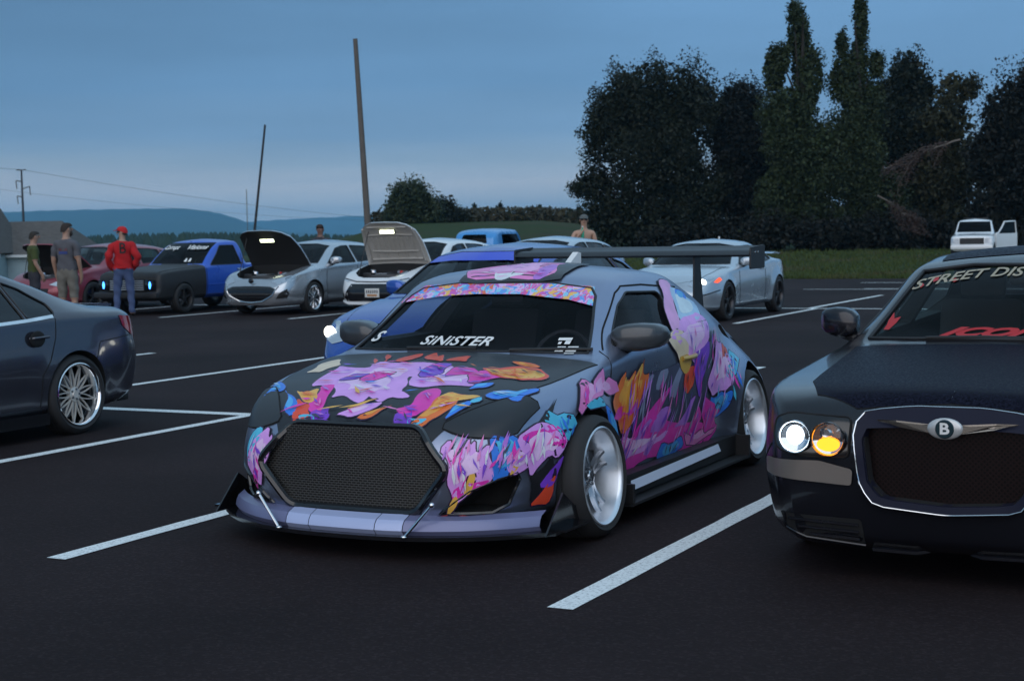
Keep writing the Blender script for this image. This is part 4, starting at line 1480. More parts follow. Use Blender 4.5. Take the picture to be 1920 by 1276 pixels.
    ('cream', 'L', '', [(2.141,.934),(2.375,.957),(2.445,.887),(2.386,.774),(2.314,.767),(2.259,.849)]),
    ('red', 'L', '', [(2.377,.723),(2.525,.736),(2.476,.635),(2.382,.592),(2.33,.623)]),
    ('gold', 'L', '', [(2.286,.808),(2.431,.816),(2.478,.78),(2.357,.711),(2.309,.741)]),
    ('pur', 'L', '', [(2.54,.814),(2.813,.875),(2.751,.758),(2.625,.648),(2.589,.544),(2.521,.71)]),
    ('navy', 'L', '', [(2.751,.758),(2.939,.921),(3.001,.93),(2.823,.738),(2.661,.618)]),
    ('lav', 'L', 'hl', [(2.835,.697),(2.985,.87),(3.116,.84),(3.054,.747),(3.207,.763),(3.231,.692),(3.289,.701),(3.096,.549),(2.817,.535),(2.736,.611)]),
    ('blue', 'L', '', [(2.78,.525),(2.97,.54),(3.125,.533),(3.069,.44),(2.872,.392)]),
    ('mag', 'L', '', [(2.684,.535),(2.91,.457),(2.956,.424),(2.847,.409),(2.911,.332),(2.728,.313),(2.657,.43)]),
    ('red', 'L', '', [(3.052,.734),(3.0,.765),(3.1,.778),(3.134,.832),(3.219,.79),(3.18,.738)]),
    ('cyan', 'L', '', [(3.006,.675),(3.188,.709),(3.266,.78),(3.352,.717),(3.292,.687),(3.155,.614),(3.076,.635)]),
    ('black', 'T', '', [(1.795,.372),(2.664,-.047),(1.937,-.319),(1.787,-.332)]),
    ('pink', 'T', '', [(1.789,.256),(1.987,.356),(2.171,.02),(2.263,-.17),(1.899,-.262),(1.78,-.196)]),
    ('white', 'T', '', [(1.769,.062),(1.909,.124),(2.091,.0),(1.835,-.086),(1.762,.011)]),
    ('lilac', 'T', '', [(1.793,-.162),(1.951,-.134),(2.144,-.148),(1.857,-.225),(1.786,-.203)]),
]
# ================================================================== the wrapped hatchback
P_HERO = paint('satin_blue_grey', (0.29, 0.33, 0.45), 0.30, 0.85, 0.15)
P_HOODBLK = paint('satin_black_wrap', (0.014, 0.0155, 0.021), 0.42, 0.1, 0.05)
def build_hero():
    car = car_thing('hatchback', 'lowered grey hatchback wrapped in pink, purple and orange graphics with a tall rear wing', 6.60, -4.24)
    B = Body(L=4.22,
        zc=[(0, .60), (.05, .665), (.16, .715), (.5, .805), (.9, .88), (1.08, .898), (1.14, .905), (1.45, 1.105), (1.72, 1.265), (1.88, 1.332), (2.2, 1.372), (2.7, 1.358), (3.2, 1.255), (3.45, 1.17), (3.65, 1.07), (3.85, .96), (4.1, .84), (4.22, .68)],
        zs=[(0, .52), (.1, .60), (.25, .68), (.5, .765), (.9, .825), (1.2, .87), (2.0, .915), (2.8, .970), (3.2, .965), (3.5, .935), (3.65, .90), (3.8, .845), (3.92, .78), (4.1, .70), (4.22, .60)],
        zr=[(0, .58), (.05, .645), (.16, .695), (.5, .785), (.9, .855), (1.08, .876), (1.2, .888), (1.45, 1.02), (1.72, 1.20), (1.88, 1.278), (2.2, 1.318), (2.7, 1.295), (3.2, 1.18), (3.45, 1.085), (3.65, .99), (3.85, .90), (4.1, .82), (4.22, .66)],
        wr=[(0, .40), (.2, .56), (.5, .66), (.9, .72), (1.15, .75), (1.5, .70), (1.8, .66), (2.1, .635), (2.7, .60), (3.2, .57), (3.6, .58), (4.0, .60), (4.22, .45)],
        w=[(0, .52), (.04, .62), (.10, .70), (.2, .785), (.35, .85), (.6, .89), (.9, .905), (1.5, .885), (2.5, .89), (3.4, .905), (3.8, .87), (4.05, .78), (4.22, .60)],
        zb=[(0, .20), (.3, .16), (3.6, .17), (4.22, .26)],
        zw=[(0, .42), (.5, .50), (2, .52), (3.3, .56), (4.22, .48)],
        insx=[(0, .05), (.4, .06), (1.2, .03), (2.0, .025), (2.7, .03), (3.1, .09), (3.4, .17), (3.7, .21), (4.22, .10)],
        r_sh=.05, r_rail=.06, r_mid=.3, tuck=.05,
        flare=1, flare_w=.11, flares=[(.86, .32, .36, .045), (3.56, .33, .37, .06)],
        nose=pch([(.1, .10), (.2, .05), (.45, .03), (.62, .07), (.72, .10)]), tail=pch([(.2, -.12), (.5, 0), (.75, 0), (.9, -.05)])).build()
    hero_body = B
    # windows, seen from the side and from the front
    win_f = [(1.46, .94), (1.60, 1.04), (1.76, 1.15), (1.92, 1.215), (2.38, 1.20), (2.42, 1.17), (2.27, .945)]
    win_q = [(2.50, 1.195), (2.72, 1.19), (2.93, 1.14), (3.0, 1.085), (2.88, 1.03), (2.6, .975), (2.36, .945)]
    ws = [(-.735, .912), (-.3, .918), (.3, .918), (.735, .912), (.60, 1.20), (.55, 1.242), (.3, 1.272), (-.3, 1.272), (-.55, 1.242), (-.60, 1.20)]
    cuts1 = [B.cabin(1.22, 3.5, .40, .045)]
    wh = []
    for cx, r in ((.86, .345), (3.56, .355)):
        for sg in (-1, 1):
            wh.append(cyl_cut(cx, .335, r, sg * .52, sg * 1.3))
    wins = []
    for sg in (-1, 1):
        wins.append(hull_prism(round_poly(win_f, .03), 'y', sg * .45, sg * 1.3))
        wins.append(hull_prism(round_poly(win_q, .05), 'y', sg * .45, sg * 1.3))
    gr = round_poly([(.545, .44), (.365, .632), (-.365, .632), (-.545, .44), (-.365, .222), (.365, .222)], .05)
    gcut = hull_prism(gr, 'x', -.5, .12)
    fogs = []
    fog = [(-.485, .227), (-.631, .34), (-.80, .415), (-.805, .379), (-.76, .26), (-.70, .225)]
    for sg in (1, -1):
        fogs.append(hull_prism([(y * sg, z) for y, z in fog], 'x', -.5, .38))
    body = cut_body(B, cuts1 + [join_cut(wh + wins + [gcut] + fogs), hull_prism(ws, 'x', .7, 2.0)], P_HERO, 'body', car)
    # glass
    patch('windshield', B, 'F', ws, glass_mat('hero_glass', (.62, .66, .72), ior=1.15), car, -.004, .05)
    for v, sg in (('L', -1), ('R', 1)):
        patch('window', B, v, round_poly(win_f, .03), glass_mat('hero_glass', (.62, .66, .72), ior=1.15), car, -.012)
        patch('window', B, v, round_poly(win_q, .05), M_GLASSD, car, -.006)
        seam('window_seal', B, v, round_poly(win_f, .03), car, .008, M_BLACK, True, -.002)
        seam('window_seal', B, v, round_poly(win_q, .05), car, .007, M_BLACK, True, -.002)
    seam('windshield_seal', B, 'F', ws, car, .009, M_BLACK, True, 0)
    # cabin
    dashboard(car, 1.25, 1.62, .66, .90)
    for y in (-.36, .36):
        seat(car, 2.15, y, .46, M_INT)
    steering(car, 1.75, -.36, .83)
    MB().box((2.95, 0, .5), (.5, 1.1, .18), None, .05).box((3.2, 0, .75), (.14, 1.1, .5), Matrix.Rotation(R(15), 3, 'Y'), .05).mesh('seat', M_INT, car)
    MB().box((1.80, 0, 1.19), (.03, .2, .06), None, .01).tube([(1.80, 0, 1.22), (1.83, 0, 1.29)], .01, 6).mesh('mirror_inside', M_BLACK, car)
    hood_poly = [(.06, -.44), (.10, .0), (.06, .44), (.18, .545), (.33, .64), (.5, .735), (.68, .79), (.8, .81), (1.15, .845), (1.17, .3), (1.17, -.3), (1.15, -.845), (.8, -.81), (.68, -.79), (.5, -.735), (.33, -.64), (.18, -.545)]
    hood = patch('hood', B, 'T', hood_poly, P_HOODBLK, car, .003, .035)
    seam('hood_gap', B, 'T', hood_poly[3:9], hood, .004); seam('hood_gap', B, 'T', hood_poly[11:], hood, .004)
    # grille
    MB().tube([proj(B, 'F', y, z, .0) + Vector((-.004, 0, 0)) for y, z in dens(gr, .05)], .022, 8, True).mesh('grille_frame', M_GLOSSBLK, car)
    P = dens(gr, .05)
    r = delaunay_2d_cdt([Vector(p) for p in P], [], [list(range(len(P)))], 1, 1e-6)
    mk('grille_mesh', [(.07 - .03 * (1 - (p.x / .6) ** 2), p.x, p.y) for p in r[0]], [tuple(f) for f in r[2]], mesh_mat('grille_weave', (.13, .125, .12), 0.026, 0.012, (.022, .021, .020)), car, False)
    for sg in (1, -1):
        Q = [(y * sg, z) for y, z in fog]
        seam('fog_surround', B, 'F', Q, car, .010, M_GLOSSBLK, True, .0)
    # splitter with winglets and rods
    n = 16
    out = [(-.10 + .42 * (abs(y) / .98) ** 2.6, y) for y in [-.98 + 1.96 * k / n for k in range(n + 1)]]
    inn = [(.62, .95), (.62, -.95)]
    spl = MB().prism(out + inn, 'z', .105, .125)
    for sg in (1, -1):
        spl.add(*hull_prism([(.22, .12), (.70, .12), (.70, .20), (.55, .22), (.42, .30)], 'y', sg * .965, sg * .975))
        spl.box((.45, sg * 1.0, .135), (.3, .08, .012))
    so = spl.mesh('splitter', M_GLOSSBLK, car, ang=30)
    for sg in (1, -1):
        MB().tube([(-.045, sg * .50, .285), (-.075, sg * .36, .125)], .0075, 8).ball((-.045, sg * .5, .285), (.03, .03, .03), 8, 6).ball((-.075, sg * .36, .128), (.03, .03, .02), 8, 6).mesh('splitter_rod', M_CHROME, so)
    # lower lip of the bumper, with paler panels in the middle
    lil = paint('lilac_grey_vinyl', (.17, .18, .32), .35, .2, .2); pale = paint('pale_lilac_vinyl', (.42, .48, .72), .35, .1, .2)
    def lip_x(y):
        return -.045 + .40 * (abs(y) / .92) ** 2.8
    def lip_part(y0, y1, mat):
        n = max(2, int((y1 - y0) / .05))
        V = []; F = []
        for i in range(n + 1):
            y = y0 + (y1 - y0) * i / n
            x = lip_x(y)
            V += [(x + .05, y, .218), (x - .004, y, .198), (x - .022, y, .176), (x - .030, y, .150), (x - .010, y, .126)]
        for i in range(n):
            for k in range(4):
                F.append((5 * i + k, 5 * i + 5 + k, 5 * i + 6 + k, 5 * i + 1 + k))
        o = mk('chin_panel', V, F, mat, car, True, 30)
    lip_part(-.90, -.338, lil); lip_part(.338, .90, lil)
    for y0, y1 in ((-.334, -.192), (-.188, .188), (.192, .334)):
        lip_part(y0, y1, pale)
    # lamps under dark film
    for sg in (1, -1):
        hl = [(y * sg, z) for y, z in [(.455, .638), (.539, .695), (.643, .743), (.755, .770), (.835, .722), (.805, .65), (.785, .583), (.639, .586), (.55, .603)]]
        hl = smooth_poly(hl, 1)
        h = patch('headlight', B, 'F', hl, paint('dark_lamp_film', (.014, .016, .021), .42, .0, .05), car, .006, .025)
        seam('headlight_gap', B, 'F', hl, h, .0045, M_GAP, True, .004)
    # side skirts and sills
    for sg in (-1, 1):
        v = 'L' if sg < 0 else 'R'
        sk = MB().prism([(1.22, .13), (3.18, .13), (3.22, .25), (1.18, .25)], 'y', sg * .82, sg * .93)
        sk.box((2.2, sg * .955, .115), (1.95, .13, .015))
        sk.box((1.24, sg * .96, .16), (.03, .1, .12)); sk.box((3.16, sg * .97, .18), (.03, .1, .14))
        s_o = sk.mesh('side_skirt', M_BLACK, car, ang=30)
        MB().add([(1.38, sg * .934, .215), (2.80, sg * .934, .235), (2.80, sg * .952, .19), (1.34, sg * .952, .165)], [(0, 1, 2, 3)]).mesh('skirt_stripe', pmat('pale_blue_vinyl', (.60, .66, .80), .4), s_o)
        # door and panel gaps
        seam('door_gap', B, v, [(1.33, .92), (1.27, .78), (1.24, .55), (1.25, .28), (2.60, .27), (2.66, .5), (2.60, .75), (2.42, .95)], car, .004)
        seam('door_frame', B, v, [(1.36, .925), (1.51, 1.03), (1.80, 1.215), (1.90, 1.25), (2.2, 1.248), (2.5, 1.228), (2.8, 1.21)], car, .006)
        seam('bumper_gap', B, v, [(.37, .58), (.42, .52), (.46, .45), (.50, .40)], car, .0035)
        seam('fender_crease', B, v, [(1.30, .70), (1.9, .73), (2.6, .775)], car, .003, P_HERO)
        seam('quarter_gap', B, v, [(3.62, .84), (3.75, .78), (3.85, .70)], car, .0035)
        MB().tube([proj(B, v, 2.33, .80, .012), proj(B, v, 2.40, .802, .03), proj(B, v, 2.50, .805, .03), proj(B, v, 2.55, .806, .012)], .014, 8).mesh('door_handle', pmat('gold_vinyl', (.55, .36, .10), .3, .4), car)
        mirror(car, sg, 1.56, sg * .77, .975, paint('carbon_mirror', (.045, .05, .058), .3, .1, .4), .19, .29, .155, sweep=.07)
        MB().tube([(1.55 + .02, sg * .84, .925), (1.56, sg * .95, .935), (1.60, sg * 1.03, .955)], [.004, .010, .005], 6).mesh('mirror_signal', M_LAMP, car)
        # tail lamps
        tl = [(3.80, .83), (4.05, .80), (4.12, .72), (3.95, .70), (3.80, .76)]
        patch('tail_lamp', B, v, tl, M_REDLENS, car, .006)
    # wing
    wx, wz, hw = 3.78, 1.405, .87
    prof = [(-.165, -.014), (-.13, .012), (-.05, .024), (.06, .020), (.15, .044), (.155, .036), (.06, -.005), (-.06, -.022), (-.13, -.028)]
    w_o = MB().prism([(wx + a, wz + b) for a, b in prof], 'y', -hw, hw).mesh('rear_wing', pmat('wing_black', (.016, .018, .022), .45), car, ang=50)
    for sg in (1, -1):
        ep = round_poly([(wx - .15, wz - .11), (wx + .15, wz - .11), (wx + .16, wz + .05), (wx - .14, wz + .035)], .02)
        e = MB().prism(ep, 'y', sg * hw, sg * (hw + .012)).mesh('wing_endplate', M_BLACK, w_o, ang=30)
        MB().prism([(wx - .08, wz - .01), (wx + .02, wz - .01), (wx + .10, .98), (wx - .10, 1.0)], 'y', sg * .45, sg * .462).mesh('wing_strut', M_BLACK, w_o, ang=30)
        for dx in (-.06, .0):
            MB().lathe([(0, sg * (hw + .017)), (.009, sg * (hw + .016)), (.009, sg * (hw + .012))], 'y', 8, (wx + dx, 0, wz)).mesh('bolt', M_CHROME, e)
    # antenna fin
    MB().add(*hull_prism([(2.60, 1.35), (2.80, 1.34), (2.80, 1.43), (2.76, 1.435)], 'y', -.02, .02)).mesh('antenna_fin', M_WHITE, car, ang=30)
    # wheels
    ms = wheel_meshes('split5', .315, .245, .265, .070, pmat('spoke_silver', (.50, .53, .58), .22, .9), pmat('polished_lip', (.74, .78, .84), .30, .72))
    put_wheels(car, ms, (.86, 3.56), (.875, .805), .312, camber=4, steer=0)
    # printed wrap: flat vinyl shapes following the panels
    VC = {'cream': (.75, .60, .42), 'lav': (.70, .33, .84), 'mag': (.74, .03, .42), 'pur': (.20, .05, .58), 'yel': (.85, .45, .08), 'red': (.72, .07, .03), 'org': (.78, .17, .03), 'blue': (.03, .20, .75), 'cyan': (.08, .50, .72), 'black': (.012, .012, .016), 'navy': (.05, .055, .10), 'steel': (.22, .25, .38), 'lilac': (.44, .16, .64), 'pink': (.78, .22, .54), 'pinkl': (.74, .36, .68), 'sky': (.38, .58, .80), 'gold': (.6, .36, .06), 'white': (.72, .74, .80)}
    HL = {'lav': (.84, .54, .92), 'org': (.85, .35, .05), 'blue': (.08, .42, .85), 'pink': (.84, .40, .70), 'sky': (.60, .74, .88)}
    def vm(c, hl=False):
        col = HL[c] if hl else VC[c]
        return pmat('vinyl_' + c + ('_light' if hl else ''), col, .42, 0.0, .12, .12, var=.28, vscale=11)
    def grow(P, k):
        n = len(P)
        ar = sum(P[i][0] * P[(i + 1) % n][1] - P[(i + 1) % n][0] * P[i][1] for i in range(n))
        sg = 1 if ar > 0 else -1
        out = []
        for i in range(n):
            a, b, c = P[i - 1], P[i], P[(i + 1) % n]
            e1 = Vector((b[0] - a[0], b[1] - a[1])); e2 = Vector((c[0] - b[0], c[1] - b[1]))
            if e1.length < 1e-6 or e2.length < 1e-6:
                out.append(b); continue
            n1 = Vector((e1.y, -e1.x)).normalized() * sg; n2 = Vector((e2.y, -e2.x)).normalized() * sg
            m = n1 + n2
            if m.length < .25:
                m = (e1.normalized() - e2.normalized()) * 1.0
                m = m.normalized() * 1.2
            else:
                m = m / max(.5, m.length_squared / 2)
            out.append((b[0] + m.x * k, b[1] + m.y * k))
        return out
    def densj(P, rng, amp):
        out = []
        n = len(P)
        for i in range(n):
            a, b = P[i], P[(i + 1) % n]
            out.append(a)
            d = math.hypot(b[0] - a[0], b[1] - a[1])
            if d > .07:
                t = rng.uniform(.35, .65); k = rng.uniform(-amp, amp) * d
                out.append((a[0] + (b[0] - a[0]) * t - (b[1] - a[1]) / d * k, a[1] + (b[1] - a[1]) * t + (b[0] - a[0]) / d * k))
        return out
    rng = random.Random(5)
    lay = 0
    # fine strokes drawn inside the larger shapes, and loose streaks between them
    extra = []
    LT = {'lav': ('pur', 'white', 'mag'), 'mag': ('pur', 'pink', 'lilac'), 'org': ('yel', 'red', 'red'), 'blue': ('navy', 'cyan', 'sky'), 'cyan': ('blue', 'sky', 'blue'), 'pink': ('mag', 'white', 'lilac'), 'red': ('org', 'org', 'black'), 'pur': ('navy', 'lilac', 'mag'), 'navy': ('lilac', 'steel', 'mag'), 'yel': ('org', 'org', 'red'), 'lilac': ('pur', 'lav', 'mag')}
    def stroke(x, y, a, l, w_):
        dx, dy = math.cos(a), math.sin(a)
        return [(x, y), (x + dx * l * .35 - dy * w_, y + dy * l * .35 + dx * w_), (x + dx * l, y + dy * l), (x + dx * l * .4 + dy * w_ * .6, y + dy * l * .4 - dx * w_ * .6)]
    for c, v, st, P in WRAP:
        if c not in LT:
            continue
        n = len(P)
        ar = abs(sum(P[i][0] * P[(i + 1) % n][1] - P[(i + 1) % n][0] * P[i][1] for i in range(n))) / 2
        xs_ = [q[0] for q in P]; ys_ = [q[1] for q in P]
        main = R(62) if v == 'L' else (R(75) if v == 'F' else R(80))
        for k in range(min(11, int(ar / .0028) + (1 if ar > .002 else 0))):
            for _ in range(12):
                x, y = rng.uniform(min(xs_), max(xs_)), rng.uniform(min(ys_), max(ys_))
                a = main + rng.gauss(0, .35) + (math.pi if rng.random() < .5 else 0)
                l = rng.uniform(.05, .15)
                q = stroke(x, y, a, l, rng.uniform(.004, .011))
                if all(inpoly(u, w_, P) for u, w_ in q):
                    extra.append((rng.choice(LT[c]), v, 'fine', q)); break
    for k in range(46):     # streaks over the doors
        x = rng.uniform(1.30, 2.72); y = rng.uniform(.30, .66) - .10 * abs(x - 2.0)
        extra.append((rng.choice(['lilac', 'mag', 'lav', 'steel', 'pur', 'pink', 'lilac']), 'L', 'fine', stroke(x, y, R(62) + rng.gauss(0, .10), rng.uniform(.10, .26), rng.uniform(.007, .018))))
    for k in range(26):     # licks on the bumper and bonnet
        y = rng.uniform(-.80, -.50); z = rng.uniform(.44, .53)
        extra.append((rng.choice(['lav', 'lilac', 'mag', 'pink']), 'F', 'fine', stroke(y, z, R(105) + rng.gauss(0, .2), rng.uniform(.05, .10), .008)))
    for k in range(34):
        x = rng.uniform(.18, .85); y = rng.uniform(-.48, .48)
        extra.append((rng.choice(['lav', 'mag', 'org', 'yel', 'red', 'blue', 'pur', 'pink']), 'T', 'fine', stroke(x, y, R(90) * (1 if y > 0 else -1) + rng.gauss(0, .4), rng.uniform(.06, .17), rng.uniform(.006, .014))))
    for k in range(16):
        x = rng.uniform(2.75, 3.25); y = rng.uniform(.45, .85)
        extra.append((rng.choice(['lav', 'mag', 'blue', 'cyan', 'pink', 'pur']), 'L', 'fine', stroke(x, y, R(70) + rng.gauss(0, .3), rng.uniform(.08, .16), rng.uniform(.008, .018))))
    for c, v, st, P in WRAP + extra:
        lay += 1
        if st != 'fine':
            P = densj(P, rng, .16)
            if not (v == 'L' and c in ('pink', 'cyan')):
                P = smooth_poly(grow(P, .007), 1)
        for vv in ((v,) if v != 'L' else ('L', 'R')):
            if vv == 'R' and (st == 'fine' or max(p[0] for p in P) < .9):
                continue
            base = .0042 + min(lay, 110) * .00007 + (max(0, lay - 110) % 40) * .00005
            if st == 'fine':
                patch('wrap_stroke', B, vv, P, vm(c), car, base + .0026, .05)
                continue
            if c not in ('black', 'navy', 'steel'):
                patch('wrap_outline', B, vv, grow(P, .006), pmat('vinyl_ink', (.03, .012, .05), .4, coat=.2), car, base, .03)
            o = patch('wrap_shape', B, vv, P, vm(c), car, base + .0006, .03)
            cx = sum(p[0] for p in P) / len(P); cy = sum(p[1] for p in P) / len(P)
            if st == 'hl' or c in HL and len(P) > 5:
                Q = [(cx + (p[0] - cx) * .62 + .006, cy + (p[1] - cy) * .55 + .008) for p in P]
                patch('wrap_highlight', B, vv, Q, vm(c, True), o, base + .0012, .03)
    # screen banner and lettering
    ban = [(.655, 1.155), (.552, 1.255), (.3, 1.268), (0, 1.27), (-.3, 1.268), (-.56, 1.25), (-.628, 1.145), (-.46, 1.182), (-.148, 1.212), (.132, 1.212), (.377, 1.198)]
    patch('windshield_banner', B, 'F', ban, banner_mat(), car, .004, .05)
    lettering('windshield_lettering', B, 'F', 'SiNiSTER', (.075, .962), .064, M_WHITE, car, .006, .35, 1.75, .0012, True, R(0), space=1.05)
    st = MB()
    for (y0, z0, y1, z1) in ((-.535, .985, -.61, .972), (-.58, .970, -.61, .953), (-.545, .965, -.562, .953), (-.555, .942, -.60, .912), (-.612, .942, -.668, .915), (-.615, .911, -.668, .907)):
        V, F = patch_data(B, 'F', [(y0, z0), (y1, z0), (y1, z1), (y0, z1)], .005, .06)
        mk('windshield_sticker', V, F, M_WHITE, car, False)
    lettering('sticker_figure', B, 'F', '1', (-.577, .927), .026, M_GAP, car, .008, .1, 1, 0, True)
    lettering('sticker_letter', B, 'F', 'S', (.645, .975), .075, M_WHITE, car, .005, .5, 1.5, .002, True)
    # wipers
    for y in (.35, -.30):
        MB().tube([proj(B, 'F', y, .918, .012), proj(B, 'F', y - .25, .924, .012), proj(B, 'F', y - .45, .922, .012)], .009, 6).mesh('wiper', M_BLACK, car)
    return car, B
hero, HB = build_hero()
# ================================================================== the dark luxury sedan on the right
def speckle_mat(name, a, b, scale=90):
    """paint under fine dew: a mottled film"""
    m = bpy.data.materials.new(name); m.use_nodes = True
    n, l = nodes_of(m)
    bs = n['Principled BSDF']; bs.inputs['Metallic'].default_value = .0; bs.inputs['Specular IOR Level'].default_value = .02
    tc = n.new('ShaderNodeTexCoord')
    t = n.new('ShaderNodeTexNoise'); t.inputs['Scale'].default_value = scale; t.inputs['Detail'].default_value = 5; t.inputs['Roughness'].default_value = .7
    l.new(tc.outputs['Object'], t.inputs['Vector'])
    rp = n.new('ShaderNodeMapRange'); rp.inputs['From Min'].default_value = .38; rp.inputs['From Max'].default_value = .66
    l.new(t.outputs[0], rp.inputs[0])
    mx = n.new('ShaderNodeMix'); mx.data_type = 'RGBA'; mx.inputs[6].default_value = (*a, 1); mx.inputs[7].default_value = (*b, 1)
    l.new(rp.outputs[0], mx.inputs[0]); l.new(mx.outputs[2], bs.inputs['Base Color'])
    mr = n.new('ShaderNodeMapRange'); mr.inputs['To Min'].default_value = .28; mr.inputs['To Max'].default_value = .62
    l.new(rp.outputs[0], mr.inputs[0]); l.new(mr.outputs[0], bs.inputs['Roughness'])
    return m

def round_lamp(car, B, y, z, x, r, glow, name='headlight', tilt=0.0):
    """round lamp: chrome bowl, lit bulb area and a lens"""
    bowl = MB().lathe([(r, .0), (r * .96, .006), (r * .7, .014), (r * .3, .02), (0, .022)], 'x', 28, (x, y, z)).mesh(name, M_CHROME, car)
    MB().lathe([(r * 1.06, -.006), (r * 1.08, .004), (r * 1.0, .012)], 'x', 28, (x, y, z)).mesh('lamp_ring', M_CHROME, bowl)
    g = glow
    if g:
        MB().ball((x + .010, y + .004, z + .004), (.03, r * 1.0, r * 1.15), 16, 10).mesh('bulb', g, bowl)
    V = []
    MB().lathe([(0, -.022), (r * .5, -.018), (r * .85, -.008), (r, .0)], 'x', 28, (x, y, z)).mesh('lens', M_LENS, bowl)
    return bowl

def build_lux():
    car = car_thing('sedan', 'dark blue-black luxury sedan with winged grille badge and lit round headlights at the right', 6.85, -1.39)
    pm = paint('deep_navy', (.013, .0135, .019), .24, .4, .5)
    B = Body(L=5.0,
        zc=[(0, .72), (.03, .80), (.10, .845), (.5, .885), (1.0, .925), (1.40, .955), (1.46, .96), (1.8, 1.165), (2.1, 1.325), (2.35, 1.405), (2.8, 1.445), (3.3, 1.435), (3.7, 1.36), (4.0, 1.20), (4.25, 1.07), (4.5, 1.04), (4.9, .99), (5.0, .80)],
        zs=[(0, .66), (.1, .78), (.3, .825), (1.0, .88), (1.6, .92), (2.5, .96), (3.5, .99), (4.3, .99), (4.85, .95), (5.0, .76)],
        zr=[(0, .70), (.03, .775), (.10, .825), (.5, .868), (1.0, .905), (1.40, .935), (1.54, .945), (1.8, 1.07), (2.1, 1.24), (2.35, 1.345), (2.8, 1.385), (3.3, 1.375), (3.7, 1.30), (4.0, 1.14), (4.3, 1.03), (4.5, 1.015), (4.9, .97), (5.0, .78)],
        wr=[(0, .5), (.3, .62), (1.0, .68), (1.5, .74), (1.7, .73), (2.1, .66), (2.5, .61), (3.3, .60), (3.8, .60), (4.2, .66), (5.0, .55)],
        w=[(0, .70), (.04, .765), (.1, .81), (.2, .865), (.35, .91), (.6, .935), (1.0, .94), (4.0, .94), (4.6, .92), (4.9, .86), (5.0, .75)],
        zb=[(0, .16), (.3, .17), (4.5, .2), (5, .3)], zw=[(0, .48), (1, .55), (5, .6)],
        r_sh=.04, r_rail=.05, r_mid=.3, flare=1, flare_w=.06, flares=[(.95, .34, .37, .02), (4.0, .34, .37, .02)],
        nose=pch([(.12, .12), (.22, .03), (.45, .0), (.6, .0), (.72, .03), (.85, .08)]), tail=pch([(.2, -.1), (.5, 0), (1, -.05)])).build()
    win = [[(1.78, .975), (1.98, 1.08), (2.25, 1.25), (2.45, 1.325), (2.78, 1.345), (2.80, .985)], [(2.90, .988), (2.88, 1.345), (3.25, 1.335), (3.55, 1.27), (3.82, 1.10), (3.75, 1.01)]]
    ws = [(-.735, .972), (-.3, .980), (.3, .980), (.735, .972), (.575, 1.31), (.3, 1.345), (-.3, 1.345), (-.575, 1.31)]
    rw = [(-.6, 1.10), (.6, 1.10), (.5, 1.32), (-.5, 1.32)]
    cuts = []
    for cx in (.95, 4.0):
        for sg in (-1, 1):
            cuts.append(cyl_cut(cx, .345, .365, sg * .55, sg * 1.3))
    for wn_ in win:
        for sg in (-1, 1):
            cuts.append(hull_prism(round_poly(wn_, .03), 'y', sg * .45, sg * 1.3))
    gr = round_poly([(.40, .70), (.365, .768), (.15, .792), (-.15, .792), (-.365, .768), (-.40, .70), (-.37, .46), (-.31, .365), (0, .340), (.31, .365), (.37, .46)], .04)
    gi = round_poly([(.355, .675), (.335, .700), (0, .712), (-.335, .700), (-.355, .675), (-.33, .46), (-.27, .395), (0, .375), (.27, .395), (.33, .46)], .02)
    cuts.append(hull_prism(gi, 'x', -.5, .14))
    body = cut_body(B, [B.cabin(1.55, 4.1, .42, .045), join_cut(cuts), join_cut([hull_prism(ws, 'x', 1.0, 2.35), hull_prism(rw, 'x', 3.6, 4.6)])], pm, 'body', car)
    patch('windshield', B, 'F', ws, glass_mat('smoked_glass', (.66, .70, .70), ior=1.15), car, -.004, .04)
    patch('rear_window', B, 'B', rw, M_GLASS, car, -.004, .08)
    for v in 'LR':
        for wn_ in win:
            patch('window', B, v, round_poly(wn_, .03), glass_mat('side_glass', (.62, .78, .76)), car, -.006)
            seam('window_trim', B, v, round_poly(wn_, .03), car, .007, M_BLACK, True)
    seam('windshield_seal', B, 'F', ws, car, .012, M_BLACK, True)
    hood_poly = [(.07, -.40), (.09, 0), (.07, .40), (.16, .60), (.4, .69), (.9, .725), (1.46, .76), (1.46, 0), (1.46, -.76), (.9, -.725), (.4, -.69), (.16, -.60)]
    hd = patch('hood', B, 'T', hood_poly, speckle_mat('dewy_hood', (.003, .0033, .007), (.016, .018, .034)), car, .004, .04)
    seam('hood_gap', B, 'T', hood_poly, hd, .004, None, True)
    seam('hood_crease', B, 'T', [(.12, 0), (.7, .0)], hd, .004, pm)
    patch('roof_film', B, 'T', [(2.34, -.50), (2.34, .50), (3.4, .55), (3.4, -.55)], speckle_mat('dewy_roof', (.005, .006, .011), (.022, .026, .044), 60), car, .004, .06)
    # grille: body-coloured surround between two bright rims, screen behind
    n = 48
    def ring(P, k):
        P = dens(P, .03)
        return [P[int(i * len(P) / k)] for i in range(k)]
    def align(P):
        j = max(range(len(P)), key=lambda i: math.atan2(P[i][1] - .56, P[i][0]))
        P = P[j:] + P[:j]
        ar = sum(P[i][0] * P[(i + 1) % len(P)][1] - P[(i + 1) % len(P)][0] * P[i][1] for i in range(len(P)))
        return P if ar > 0 else [P[0]] + P[1:][::-1]
    a = align(dens(gr, .01)); b = align(dens(gi, .01))
    def bya(P):
        out = []
        for i in range(n):
            t = 2 * math.pi * i / n
            q = min(P, key=lambda p: abs((math.atan2(p[1] - .56, p[0]) - t + math.pi) % (2 * math.pi) - math.pi))
            out.append(q)
        return out
    ro, ri = bya(a), bya(b)
